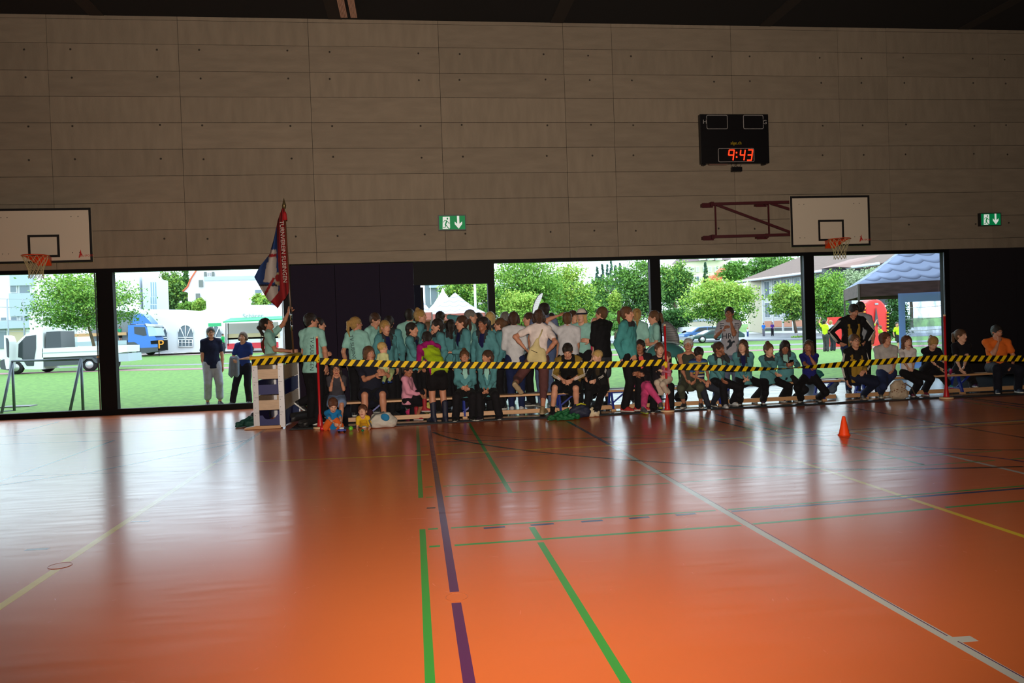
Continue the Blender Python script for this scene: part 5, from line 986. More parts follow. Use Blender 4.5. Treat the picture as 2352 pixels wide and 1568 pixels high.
# -- small children on the floor
person('toddler in blue tee and orange trousers sitting on the floor with toys', (765, 930), 12.0, 8, hd=38, lean=22, pose='sit', seat=.02, s=.62, hair='short', hc='red', tc=(28, 116, 176), bot='trousers', bc=(214, 96, 36), L=(786, 980, -.30), R=(772, 978, -.3), la=('l', .17, .25, .07), ra=('l', .20, .22, .07), shoes=None, skin='d', ground=0)
person('baby in yellow tee and blue bib crawling on all fours on the orange floor', (833, 944), 11.95, -8, hd=-5, lean=55, pose='float', s=.50, hair='short', hc='red', tc=(220, 176, 40), bot='leggings', bc=(60, 30, 40), L=(846, 988, -.14), R=(821, 988, -.14), la=('l', .10, -.22, .06), ra=('l', .10, -.22, .06), shoes=(40, 46, 60), ground=0.0, skin='d', hints={'L': (.2, -1, .1), 'R': (-.2, -1, .1)})
# -- far people outside
def far(lab, px, py, Y, face, ground=0., **k): return person(lab, (px, py), Y, face, ground=ground, shoes=None, **k)
LM = (196, 235, 40)
FARG = dict(low=True)
far('person in lime vest bending sideways, leftmost of the stretching group outside', 1893, 740, 35, 160, ground=-.2, tc=LM, bc=(70, 66, 70), hc='dark', side=6, L='up', **FARG)
far('person in pale blue shirt stretching beside the leftmost lime vest outside', 1908, 741, 35.5, 150, ground=-.2, tc=(196, 212, 240), bc=(50, 52, 62), hc='blond', side=8, L='up', top='tee', low=True)
far('person in lime tee with both arms stretched up in front of the red inflatable', 2001, 743, 35, 40, ground=-.2, tc=LM, bc=(48, 42, 48), hc='mid', L=(2020, 723, 0), R=(1993, 719, 0), lean=12, bot='shorts', low=True)
far('person in lime tee leaning sideways near the blue tent wall outside', 2060, 745, 34, 20, ground=-.2, tc=LM, bc=(36, 34, 40), hc='dark', side=-12, L='head', bot='shorts', low=True)
far('person in lime tee bending behind the second stretching figure outside', 2020, 752, 36, -60, ground=-.2, tc=(170, 220, 60), bc=(60, 60, 66), hc='mid', lean=35, bot='shorts', low=True)
far('woman in blue shirt and grey leggings walking on the asphalt outside', 1753.5, 743.5, 82, -10, ground=-.35, tc=(40, 120, 220), bc=(110, 110, 122), hc='dark', low=True)
far('man in purple shirt and black trousers walking outside beside the woman in blue', 1773.5, 742.5, 81, 5, ground=-.35, tc=(92, 50, 150), bc=(30, 30, 36), hc='dark', low=True, R='hold')
far('small child in white walking on the asphalt outside near the building corner', 1717, 753.5, 84, 0, ground=-.35, tc=(225, 225, 230), bc=(60, 80, 130), hc='light', low=True)
far('person in green shirt standing beside the food stall outside', 512, 769, 77, 60, tc=(40, 160, 90), bc=(50, 50, 60), hc='dark', low=True)
far('person in green shirt and black shorts on the truck loading ramp outside', 275, 752, 80.8, 30, tc=(40, 150, 100), bc=(20, 20, 20), hc='dark', bot='shorts', ground=zat(276, 786, 80.8), low=True)
# -- the flag
F0, F1 = at(651, 446, 14.25), at(676, 842, 14.25); r = empty('club_flag', F1, 'red, white and blue club flag on a pole raised by the girl in mint', 'flag')
pt = lambda t: F0+(F1-F0)*t
mb = MB(); mb.tube([pt(.11), pt(1.)], .017, 10); obj('flag_pole', mb, M('pole_varnish', (90, 62, 44), .35), r)
mb = MB(); mb.tube([pt(.665), pt(.73)], .0205, 12); mb.tube([pt(.735), pt(.79)], .0205, 12); obj('pole_ferrule', mb, M('chrome', (210, 210, 215), .15, 1.), r)
mb = MB(); c = pt(.055); mb.lathe([(0, .115), (.012, .06), (.036, -.03), (.030, -.06), (.010, -.085), (.012, -.12)], c, 14); obj('finial', mb, M('brass', (120, 104, 70), .35, .8), r)
mb = MB(); mb.tube([pt(.10), pt(.115), pt(.15)], [.02, .035, .042], 12); obj('top_knob', mb, M('flag_red', (170, 20, 28), .8), r)
PX = [[(653, 478), (648, 478), (643, 490), (641, 497), (638, 505)], [(656, 520), (646, 518), (640, 520), (634, 528), (629, 548)], [(659, 570), (647, 568), (640, 568), (625, 575), (618, 585)], [(661, 615), (650, 615), (640, 615), (615, 612), (596, 612)], [(663, 655), (655, 658), (638, 662), (612, 655), (584, 636)], [(663, 672), (656, 685), (640, 690), (617, 690), (602, 668)], [(657, 680), (650, 690), (638, 708), (630, 700), (613, 686)]]
PX = np.array(PX, float); n1, n2 = 121, 81; u_ = np.linspace(0, 6, n1); v_ = np.linspace(0, 4, n2); G = np.zeros((n1, n2, 2))
for d in range(2):
    A1 = np.stack([np.interp(u_, range(7), PX[:, j, d]) for j in range(5)], 1); G[:, :, d] = np.stack([np.interp(v_, range(5), A1[i]) for i in range(n1)])
GG = np.zeros((n1, n2, 3))
for i in range(n1):
    for j in range(n2): GG[i, j] = at(G[i, j, 0], G[i, j, 1], 14.25+.10*math.sin(v_[j]*2.6+u_[i]*.3)*min(1, v_[j])-.02)
fm = [M('flag_red'), M('flag_white', (196, 186, 180), .85, bump=.4, bscale=60), M('flag_blue', (24, 62, 130), .85, noise=.2, nscale=30), M('flag_dark', (28, 26, 36), .8), M('flag_gold', (200, 180, 130), .8)]
mb = MB(); mb.sheet(GG, (0, .004, 0)); nq = (n1-1)*(n2-1)
def fcol(i, j):
    x, y = G[i, j]; x += 1; y += 2
    pole_x = 651+(y-446)*.063
    if x > pole_x-21+max(0, (600-y))*.02 and y < 668: return 0
    if y > 655 and (x-617)*1.05+(y-690)*.9 > 8+(x < 640)*2: return 0
    d1 = abs(math.hypot((x-622)/26., (y-648)/34.)-.9)
    if 640 < y < 690 and abs((x-632)-(648-y)*.55+6) < 3.2: return 0
    if 626 < y < 655 and math.hypot(x-640, (y-640)*.8) < 7: return 0
    if 655 < y < 659 and x < 638: return 3
    if 604 < y < 650 and 606+(650-y)*.18 < x < 636 and y > 578: return 1
    if y > 655 and x < 640: return 1
    if 575 < y <= 604 and 618 < x < 636: return 0 if 585 < y < 592 else 1
    if 626 < y < 662 and math.hypot(x-641, (y-642)*.75) < 11: return 4
    return 2
FC = [(0.26, .007, .010), (.40, .35, .32), (.008, .036, .15), (.010, .009, .014), (.42, .33, .17)]
fc_ = M('flag_cloth', (200, 200, 200), .85, bump=.3, bscale=60); t = fc_.node_tree; at_ = t.nodes.new('ShaderNodeAttribute'); at_.attribute_name = 'dye'; t.links.new(at_.outputs['Color'], t.nodes['Principled BSDF'].inputs['Base Color'])
fo = obj('flag_cloth', mb, fc_, r); ca = fo.data.color_attributes.new('dye', 'FLOAT_COLOR', 'POINT'); cols = [FC[fcol(i, j)]+(1.,) for i in range(n1) for j in range(n2)]*2; ca.data.foreach_set('color', np.array(cols, np.float32).ravel())
tx = at(650.5, 578, 14.10); o = text('lettering', 'TURNVEREIN SUBINGEN', .10, tx, M('flag_white'), r, rot=(math.pi/2, math.radians(90-1), 0), ext=.002, sx=1.0)
# -- pram hoods behind the seated red-haired woman
q = SDF(); c = at(1526, 812, 13.25); q.ell(c, (.36, .28, .20), k=.02); q.ell(c+np.array([-.05, -.02, -.22]), (.5, .35, .22), k=.01, op=1)
mb = MB(); toMB(mb, q.mesh(.014)); r = obj('pram', mb, M('pram_teal', (60, 120, 122), .5), label='teal pram hood behind the red-haired woman with the baby', cat='pram')
mb = MB(); mb.tube([c+np.array([.37*math.cos(t_), -.12, .21*math.sin(t_)]) for t_ in np.linspace(.1, 3.0, 16)], .012, 8); obj('hood_rim', mb, M('pram_rim', (150, 170, 176), .4), r)
mb = MB()
for z0, z1, dx in ((.05, .45, -.25), (.05, .45, .25)): mb.tube([(c[0]+dx, c[1], c[2]-.15), (c[0]+dx*1.1, c[1], .12)], .014, 8)
mb.tube([(c[0]-.3, c[1]-.2, .13), (c[0]+.3, c[1]-.2, .13)], .012, 8); obj('chassis', mb, m_black, r)
for dx in (-.28, .28): mb = MB(); mb.tube([(c[0]+dx, c[1]-.03, .13), (c[0]+dx, c[1]+.02, .13)], .115, 18); obj('wheel', mb, m_black, r)
sm_ = M('hood_stripes', (24, 24, 28), .7); t = sm_.node_tree; b = t.nodes['Principled BSDF']; g_ = t.nodes.new('ShaderNodeTexCoord'); wv = t.nodes.new('ShaderNodeTexWave'); wv.inputs['Scale'].default_value = 17; wv.bands_direction = 'Z'
cr_ = t.nodes.new('ShaderNodeValToRGB'); cr_.color_ramp.interpolation = 'CONSTANT'; cr_.color_ramp.elements[0].color = lin((22, 22, 26)); cr_.color_ramp.elements[1].position = .62; cr_.color_ramp.elements[1].color = lin((185, 186, 190))
t.links.new(g_.outputs['Object'], wv.inputs[0]); t.links.new(wv.outputs[0], cr_.inputs[0]); t.links.new(cr_.outputs[0], b.inputs['Base Color'])
q = SDF(); c = at(1540, 768, 13.6); q.ell(c, (.11, .25, .26), R=np.array([[.92, 0, .38], [0, 1, 0], [-.38, 0, .92]]), k=.02); mb = MB(); toMB(mb, q.mesh(.014)); r = obj('pram', mb, sm_, label='black and white striped pram hood behind the second red pole', cat='pram')
mb = MB(); mb.tube([c+np.array([-.02, -.1, -.2]), (c[0]-.05, c[1], .15)], .015, 8); mb.tube([c+np.array([.05, .1, -.2]), (c[0]+.3, c[1], .15)], .015, 8); obj('chassis', mb, m_black, r)
# ================= OUTSIDE
m_grass = M('lawn_green', (80, 124, 50), .9, noise=.25, nscale=7, bump=.5, bscale=9, rgb2=(104, 148, 60)); m_asph = M('asphalt_wet', (104, 108, 118), .35, noise=.12, nscale=2); m_pave = M('paving_wet', (150, 128, 124), .25, noise=.12, nscale=1); m_trk = M('track_pink', (150, 110, 118), .8); m_path = M('path_grey', (128, 130, 134), .8)
def sst(t): t = min(1, max(0, t)); return t*t*(3-2*t)
def gz(x, y): return -.03-.32*sst((y-22)/30)*sst((x+2)/18)
def G3(px, py):
    z = -.03
    for _ in range(12): p = fl(px, py, z); z = .5*z+.5*gz(p[0], p[1])
    return np.array([p[0], p[1], gz(p[0], p[1])])
def patch(nm, top, bot, m, dz, n=60, **k):
    x = np.linspace(top[0][0], top[-1][0], n); yt = np.interp(x, *zip(*top)); yb = np.interp(x, *zip(*bot))
    G = np.array([[G3(x[i], yb[i]+(yt[i]-yb[i])*j/3)+np.array([0, 0, dz]) for j in range(4)] for i in range(n)])
    mb = MB(); mb.sheet(G, (0, 0, -.02)); return obj(nm, mb, m, kind='structure')
gx = np.concatenate([np.linspace(-260, -40, 8), np.linspace(-30, 50, 41), np.linspace(60, 330, 8)]); gy = np.concatenate([[WY+.16], np.linspace(17.5, 60, 40), [80, 120, 200, 420]])
mb = MB(); mb.sheet(np.array([[(x, y, gz(x, y)) for y in gy] for x in gx]), (0, 0, -.4)); obj('lawn', mb, m_grass, kind='structure', loc=(0, 40, -.5))
patch('running_track', [(-300, 861), (0, 857), (261, 849), (446, 845.5), (1550, 808.5), (1730, 803), (2500, 782)], [(-300, 864), (0, 860), (261, 852), (446, 849), (1550, 812), (1730, 806), (2500, 786)], m_trk, .012)
patch('footpath', [(-300, 850), (261, 840), (446, 836), (1560, 795.6), (1730, 791.5), (2500, 772)], [(-300, 853), (261, 842.5), (446, 838.5), (1560, 799.7), (1730, 795), (2500, 776)], m_path, .012)
patch('paving', [(-300, 822), (310, 800), (700, 787)], [(-300, 834), (310, 817), (430, 816), (560, 811), (700, 806)], m_pave, .015)
patch('parking_asphalt', [(1130, 777), (1550, 768), (1900, 757), (2500, 738)], [(1130, 790), (1550, 788), (1730, 783), (1900, 779), (2500, 760)], m_asph, .015)
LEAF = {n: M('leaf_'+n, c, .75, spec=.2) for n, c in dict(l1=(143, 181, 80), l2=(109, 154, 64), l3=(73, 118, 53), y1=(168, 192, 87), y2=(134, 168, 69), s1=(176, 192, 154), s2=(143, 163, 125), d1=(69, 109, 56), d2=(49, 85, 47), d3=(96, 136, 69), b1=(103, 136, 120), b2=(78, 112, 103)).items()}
m_bark = M('bark', (104, 88, 70), .9, noise=.3, nscale=6, bump=.6, bscale=12, stretch=(3, 3, .6)); rt = np.random.RandomState(3)
def tree(lab, px, py, wpx, hpx, Y, mats=('l1', 'l2', 'l3'), n=4200, trunk=None, cat='tree', cone_=False, size=.105, clusters=46, nm='tree', tw=.16):
    c = at(px, py, Y); k = Y/FPX; rx, rz = wpx*k/2, hpx*k/2; ry = rx*.8; r = empty(nm, (c[0], c[1], -.03), lab, cat)
    C = rt.normal(size=(clusters, 3)); C /= np.linalg.norm(C, axis=1)[:, None]; C *= (rt.rand(clusters, 1)**.4)*.86
    if cone_: t_ = rt.rand(clusters); a = rt.rand(clusters)*6.28; C = np.stack([(1-t_)*.8*np.cos(a), (1-t_)*.8*np.sin(a), t_*2-1], 1)
    n = int(n*2.1); ci = rt.randint(0, clusters, n); sp = rt.normal(size=(n, 3))*np.array([.17, .17, .10]); 
    if cone_: sp *= .5
    P = (C[ci]+sp)*np.array([rx, ry, rz])+c; kp = P[:, 2] > (.15 if rz > 1.2 else -.32); P = P[kp]; ci = ci[kp]; n = len(P); S = size*Y/40*(.6+rt.rand(n)*.8)*.62
    N = rt.normal(size=(n, 3))+np.array([0, -.3, .9]); N /= np.linalg.norm(N, axis=1)[:, None]; A = np.cross(N, rt.normal(size=(n, 3))); A /= np.linalg.norm(A, axis=1)[:, None]; B = np.cross(N, A)
    S = S[:, None]; V = np.stack([P-A*S, P-B*S*.55+N*S*.12, P+A*S, P+B*S*.55+N*S*.12], 1).reshape(-1, 3); F_ = np.arange(4*n).reshape(n, 4)
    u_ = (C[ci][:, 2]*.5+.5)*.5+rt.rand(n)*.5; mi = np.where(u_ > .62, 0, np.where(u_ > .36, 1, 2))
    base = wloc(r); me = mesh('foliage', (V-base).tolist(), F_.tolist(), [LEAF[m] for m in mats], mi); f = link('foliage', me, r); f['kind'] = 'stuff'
    tb = (c[0], c[1], -.03) if trunk is None else at(trunk[0], trunk[1], Y)*np.array([1, 1, 0])+np.array([0, 0, -.03]); tb = np.array(tb, float)
    mb = MB(); mid = c-np.array([0, 0, rz*.55]); mb.tube([tb, tb*.5+mid*.5+np.array([.1, 0, 0]), mid, c+np.array([0, 0, rz*.3])], [tw*k*FPX/60, tw*.8*k*FPX/60, tw*.65*k*FPX/60, .03], 9)
    for i in range(0, clusters, 4):
        e = c+C[i]*np.array([rx, ry, rz]); s0 = mid+(c-mid)*rt.rand()*.6
        if e[2] > s0[2]-.3*rz: mb.tube([s0, (s0+e)/2+np.array([0, 0, .1]), e], [.06*Y/60, .04*Y/60, .015], 5)
    obj('trunk', mb, m_bark, r); return r
# left windows
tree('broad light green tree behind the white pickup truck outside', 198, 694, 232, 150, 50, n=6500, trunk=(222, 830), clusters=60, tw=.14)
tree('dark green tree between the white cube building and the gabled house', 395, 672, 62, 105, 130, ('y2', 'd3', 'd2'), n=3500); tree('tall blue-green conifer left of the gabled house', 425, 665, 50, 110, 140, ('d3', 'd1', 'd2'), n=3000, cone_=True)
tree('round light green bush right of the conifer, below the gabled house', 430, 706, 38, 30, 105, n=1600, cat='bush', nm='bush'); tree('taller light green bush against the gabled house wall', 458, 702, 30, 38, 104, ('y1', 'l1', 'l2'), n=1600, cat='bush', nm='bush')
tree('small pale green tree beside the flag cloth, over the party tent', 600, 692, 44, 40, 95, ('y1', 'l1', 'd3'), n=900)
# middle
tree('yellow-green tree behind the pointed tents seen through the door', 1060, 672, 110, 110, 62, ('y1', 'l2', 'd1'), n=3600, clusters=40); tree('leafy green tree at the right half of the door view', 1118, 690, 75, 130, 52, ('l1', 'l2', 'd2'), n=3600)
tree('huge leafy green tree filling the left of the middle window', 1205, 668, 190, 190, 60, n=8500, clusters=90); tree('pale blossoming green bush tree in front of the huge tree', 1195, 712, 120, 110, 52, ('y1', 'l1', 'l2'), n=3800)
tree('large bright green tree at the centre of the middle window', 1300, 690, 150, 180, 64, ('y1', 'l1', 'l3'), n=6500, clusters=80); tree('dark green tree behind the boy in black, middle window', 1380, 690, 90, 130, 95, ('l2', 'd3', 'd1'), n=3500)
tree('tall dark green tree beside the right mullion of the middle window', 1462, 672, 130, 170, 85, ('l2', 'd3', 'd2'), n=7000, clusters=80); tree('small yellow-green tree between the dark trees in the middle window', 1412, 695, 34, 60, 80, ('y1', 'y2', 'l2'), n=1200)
for i, (x, h_) in enumerate(((1372, 30), (1384, 38), (1396, 44), (1404, 52), (1414, 42), (1425, 46), (1436, 38))): o = tree(('lowest distant fir at the left end of the skyline row', 'second distant fir from the left on the skyline', 'third distant fir from the left on the skyline', 'tallest distant fir in the middle of the skyline row', 'distant fir just right of the tallest one on the skyline', 'second distant fir from the right end of the skyline row', 'distant fir at the right end of the skyline row')[i], x, 640-h_*.12, 17, h_+16, 260, ('b1', 'b2', 'b2'), n=500, cone_=True, clusters=30, size=.09); o['group'] = 'distant firs on the hill'
tree('dense bushes low behind the standing crowd in the middle window', 1330, 745, 340, 60, 70, ('l2', 'd3', 'd2'), n=5200, clusters=80, cat='bush', nm='bush')
# right
tree('rounded dark green tree at the left of the fourth window', 1548, 655, 90, 130, 110, ('l1', 'l3', 'd1'), n=5200, clusters=60); tree('dark shrubs under the rounded tree in the fourth window', 1550, 730, 90, 60, 100, ('l3', 'd1', 'd2'), n=2600, cat='bush', nm='bush')
tree('spreading maple tree in front of the cars, fourth window', 1652, 695, 190, 120, 66, ('y1', 'l1', 'l3'), n=7500, trunk=(1641, 790), clusters=80, tw=.2)
tree('narrow spruce in front of the cream villa', 1621, 640, 22, 76, 140, ('b1', 'd1', 'd2'), n=1500, cone_=True, clusters=60, size=.075); tree('weeping pale tree right of the cream villa', 1690, 622, 80, 70, 150, ('d3', 'l2', 'd3'), n=2600); tree('green trees behind the brown-roofed school building', 1770, 614, 130, 66, 170, ('l2', 'd3', 'd1'), n=3600)
tree('young tree with thin trunk in front of the school windows', 1815, 690, 110, 105, 78, ('y1', 'l1', 'l3'), n=3800, trunk=(1829, 775), clusters=44, tw=.13); tree('upright shoot-topped green tree at the left of the fifth window', 1905, 690, 110, 170, 62, ('l1', 'l2', 'd1'), n=6500, clusters=70)
tree('silvery pale willow tree in the fifth window', 1985, 650, 130, 90, 72, ('s1', 's2', 's2'), n=6000, clusters=60, size=.085); tree('dark green oak behind the blue-walled pavilion roof', 2090, 635, 150, 110, 85, ('d3', 'd1', 'd2'), n=5600, clusters=60); tree('tall dark yew hedge beside the red inflatable', 2058, 745, 70, 150, 46, ('d1', 'd2', 'd2'), n=4200, clusters=50, cat='hedge', nm='hedge')
tree('low green shrub by the young tree trunk on the lawn edge', 1832, 778, 34, 16, 70, n=900, cat='bush', nm='bush', clusters=16, tw=.02); tree('low shrub beside the parked cars', 1563, 787, 30, 18, 62, ('y1', 'l1', 's1'), n=900, cat='bush', nm='bush', clusters=16, tw=.02)
# ---- buildings
mw = M('wall_white_out', (225, 228, 232), .8); mgw = M('wall_grey_out', (170, 184, 196), .8); mgl = M('window_dark_out', (110, 124, 136), .25); m_cream = M('wall_cream', (214, 206, 180), .85); m_roof = M('roof_brown', (112, 92, 84), .85, noise=.12, nscale=3); m_orr = M('roof_orange', (206, 104, 70), .8)
def P(x, y, Y): return at(x, y, Y)
def slab(nm, pts, d, m, r, **k): mb = MB(); mb.prism(pts, d); return obj(nm, mb, m, r, **k)
def rect(nm, x0, y0, x1, y1, Y, d, m, r, off=0.):
    a, b_ = P(x0, y0, Y), P(x1, y1, Y); z0, z1 = min(a[2], b_[2]), max(a[2], b_[2]); mb = MB(); mb.bb((a[0], Y-off, z0), (b_[0], Y-off+d, z1)); return obj(nm, mb, m, r)
def win(x0, y0, x1, y1, Y, r, nv=1, nh=1, m=mgl, fm_=None):
    f = rect('window', x0, y0, x1, y1, Y, .1, fm_ or mw, r, .16); a, b_ = P(x0, y0, Y), P(x1, y1, Y); xa, xb, za, zb = a[0], b_[0], min(a[2], b_[2]), max(a[2], b_[2]); e = .045*Y/60
    for i in range(nv):
        for j in range(nh): mb = MB(); mb.bb((xa+(xb-xa)*i/nv+e, Y-.2, za+(zb-za)*j/nh+e), (xa+(xb-xa)*(i+1)/nv-e, Y-.15, za+(zb-za)*(j+1)/nh-e)); obj('pane', mb, m, f)
r = empty('apartment_building', (P(50, 800, 78)[0], 80, 0), 'grey and white apartment block behind the pickup truck at the far left', 'building')
rect('wall', -120, 560, 96, 815, 78, 8, mw, r); rect('balcony_panel', 24, 600, 78, 655, 78, .3, mgw, r, .3); rect('balcony_panel', 24, 674, 80, 725, 78, .3, mgw, r, .3); rect('ledge', -20, 738, 98, 752, 78, .5, mgw, r, .5)
win(24, 652, 41, 672, 78, r); win(45, 655, 72, 674, 78, r); win(26, 727, 42, 737, 78, r); win(48, 727, 80, 737, 78, r); win(3, 728, 18, 737, 78, r); rect('door_panel', 20, 757, 60, 800, 78, .1, M('door_tan', (190, 176, 150), .7), r, .1); rect('door_panel', -20, 757, 16, 800, 78, .1, mgl, r, .1)
r = empty('cube_building', (P(300, 800, 100)[0], 104, 0), 'white cubic building with a tall narrow window behind the party tent', 'building')
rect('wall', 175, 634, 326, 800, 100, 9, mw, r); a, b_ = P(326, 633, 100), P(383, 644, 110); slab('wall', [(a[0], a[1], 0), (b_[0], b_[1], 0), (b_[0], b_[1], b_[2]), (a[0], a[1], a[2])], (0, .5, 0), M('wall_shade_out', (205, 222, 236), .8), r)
for i in range(3):
    for z0, z1 in ((648, 681), (682, 698), (700, 712)): rect('pane', 346+5*i, z0, 350.2+5*i, z1, 100.6, .1, M('glass_blue', (130, 160, 176), .3), r, .1)
r = empty('gabled_house', (P(470, 800, 125)[0], 130, 0), 'white house with curved orange-edged gable and dark shuttered windows', 'house')
g_ = [(420, 669), (431, 658), (438, 640), (451, 620), (475, 606), (500, 610), (520, 622), (545, 650), (550, 800), (432, 800), (432, 672)]
slab('wall', [P(x, y, 125) for x, y in g_], (0, 8, 0), mw, r); mb = MB(); mb.tube([P(x, y, 124.8) for x, y in g_[:4]], .13, 6); obj('roof_edge', mb, m_orr, r)
for x0, y0, x1, y1 in ((469, 624, 475, 636), (487, 624, 493, 636), (457, 643, 467, 659), (450, 674, 460, 690)): rect('shutter', x0, y0, x1, y1, 124.8, .2, M('shutter_grey', (112, 120, 116), .7), r, .2)
win(476, 625, 486, 635, 124.8, r, 2, 1)
r = empty('flat_roofed_building', (P(540, 800, 98)[0], 104, 0), 'large white flat-roofed building behind the food stall', 'building')
rect('wall', 471, 637, 720, 800, 98, 9, mw, r); rect('roof_edge', 469, 635.5, 722, 638.5, 98, 9.2, mgw, r, .2); rect('window', 586, 666, 602, 700, 98, .1, mgl, r, .1); rect('pane', 608, 690, 640, 712, 98, .1, mgl, r, .1)
# party tent with arched windows
mt = M('tent_white', (232, 234, 238), .6); r = empty('party_tent', (P(450, 815, 84)[0], 88, 0), 'long white party tent with arched windows behind the outdoor couple', 'tent')
mb = MB(); pts = [(270, 812), (700, 803), (700, 712), (620, 700), (540, 700), (471, 711), (449, 718), (424, 711), (330, 710), (270, 712)]; mb.prism([P(x, y, 84) for x, y in pts], (0, 10, 0)); obj('tent_wall', mb, mt, r)
for xc in (366, 426, 491, 556):
    w2 = 17; f = empty('window_temp', (0, 0, 0)); bpy.data.objects.remove(f)
    arc = [(xc-w2, 796), (xc+w2, 796), (xc+w2, 762)]+[(xc+w2*math.cos(t_), 765-18*math.sin(t_)) for t_ in np.linspace(.1, 3.04, 12)]+[(xc-w2, 762)]
    mb = MB(); mb.prism([P(x, y, 83.9) for x, y in arc], (0, .08, 0)); f = obj('arched_window', mb, mgl, r)
    mb = MB()
    for x in (-16, -8, 0, 8, 16): mb.tube([P(xc+x, 796, 83.8), P(xc+x, 780, 83.8)], .05, 6)
    for y in (780, 775, 786, 796): mb.tube([P(xc-w2, y, 83.8), P(xc+w2, y, 83.8)], .05, 6)
    for t_ in (.8, 1.57, 2.35): mb.tube([P(xc, 780, 83.8), P(xc+w2*math.cos(t_), 764-17*math.sin(t_), 83.8)], .05, 6)
    mb.tube([P(xc+w2*math.cos(t_), 764-18*math.sin(t_), 83.8) for t_ in np.linspace(0, 3.14, 12)], .06, 6); obj('muntin', mb, mt, f)
# food stall trailer
r = empty('food_stall', (P(575, 805, 80)[0], 81, 0), 'white food stall trailer with green awning and red stripe outside', 'food stall'); mgn = M('awning_green', (60, 172, 120), .6)
rect('body', 522, 776, 640, 800, 80, 2.4, mw, r); rect('red_stripe', 522, 789, 640, 797.5, 80, .1, M('stripe_red', (205, 50, 66), .6), r, .08); rect('back_wall', 522, 743, 640, 776, 82.2, .2, M('stall_inside', (150, 148, 142), .7), r); rect('counter', 522, 767, 640, 776, 80, 1, M('counter_tan', (190, 170, 140), .6), r)
mb = MB(); mb.prism([P(512, 741, 78.5), P(650, 734, 78.5), P(650, 728, 80.5), P(530, 733, 80.5)], (0, 0, .12)); obj('awning', mb, mgn, r); rect('awning_valance', 478, 742, 508, 749, 79, .1, mgn, r); rect('roof_board', 535, 720, 645, 731, 80.4, .2, mt, r)
text('lettering', 'Schärer', .66, P(581, 725.5, 80.3), M('lettering_grey', (150, 155, 160), .7), r)
for x in (519, 524, 600): mb = MB(); mb.tube([P(x, 800, 80), P(x, 742, 79.5)], .04, 6); obj('post', mb, m_black, r)
for x in (575, 620): mb = MB(); c = P(x, 800, 79.9); mb.tube([c, c+np.array([0, .25, 0])], .32, 16); obj('wheel', mb, m_black, r)
# blue truck
mbl = M('truck_blue', (40, 110, 200), .35, coat=.3); m_tyre = M('tyre', (28, 28, 30), .8); m_hub = M('hub', (200, 202, 206), .35, .4); m_dgrey = M('plastic_grey', (74, 78, 84), .6); m_tg = M('truck_glass', (40, 50, 56), .1)
Yt = 80.; r = empty('lorry', (P(320, 817, Yt)[0], Yt+1.2, 0), 'blue lorry cab with roof fairing beside the white party tent', 'truck')
def prf(nm, L, m, rr, y0=0., d=2.3, Y=Yt): mb = MB(); mb.prism([P(x, y, Y)+np.array([0, y0, 0]) for x, y in L], (0, d, 0)); return obj(nm, mb, m, rr)
cab = prf('cab', [(294, 746), (330, 745), (338, 752), (358, 775), (362, 790), (361, 803), (322, 803), (294, 790)], mbl, r); prf('fairing', [(299, 744), (308, 724), (318, 719), (328, 722), (345, 740), (347, 744)], mbl, r, .15, 2.0)
prf('bumper', [(322, 799), (362, 797), (363, 806), (341, 810), (324, 810)], m_dgrey, r, -.05, 2.4); prf('fender', [(293, 786), (308, 785), (318, 791), (323, 801), (323, 809), (317, 809), (313, 797), (305, 792), (293, 792)], m_dgrey, r, -.08, .5)
prf('side_window', [(308, 750), (333, 751), (337, 770), (329, 771), (309, 766)], m_tg, cab, -.03, .05); prf('windscreen', [(337, 746), (356, 752), (362, 771), (342, 772)], M('windscreen_pale', (170, 190, 196), .1), cab, -.03, 2.36); prf('grille', [(346, 783), (363, 781), (363, 789), (347, 790)], m_black, cab, -.04, 2.38); prf('sun_visor', [(334, 742), (357, 746), (357, 750), (336, 749)], m_hub, cab, -.06, 2.4)
prf('cargo_box', [(200, 712), (291, 716), (291, 786), (200, 790)], M('cargo_grey', (118, 124, 128), .6), r, .9, 1.6); rect('cargo_floor', 150, 786, 291, 791, Yt, 2.4, mgw, r); rect('shelf_board', 152, 767, 288, 769.5, Yt, .3, m_wood, r, -.3)
for x in (308, 331): c = P(x, 805.5, Yt); mb = MB(); mb.tube([c+np.array([0, .02+(x > 320)*1.7, 0]), c+np.array([0, .35+(x > 320)*1.7, 0])], .47, 22); w_ = obj('wheel', mb, m_tyre, r); mb = MB(); mb.tube([c+np.array([0, -.02+(x > 320)*1.7, 0]), c+np.array([0, .05+(x > 320)*1.7, 0])], .25, 16); obj('hub', mb, m_hub, w_)
r = empty('parking_sign', (P(374, 802, 78)[0], 78, 0), 'black board with orange P letter beside the lorry', 'sign'); rect('board_legs', 364, 800, 366, 818, 78, .1, m_black, r); rect('board', 362, 781, 384, 804, 78, .3, m_black, r); text('lettering', 'P', 1.15, P(369.5, 791.5, 77.95), M('letter_orange', (240, 150, 40), .6), r, ext=.01)
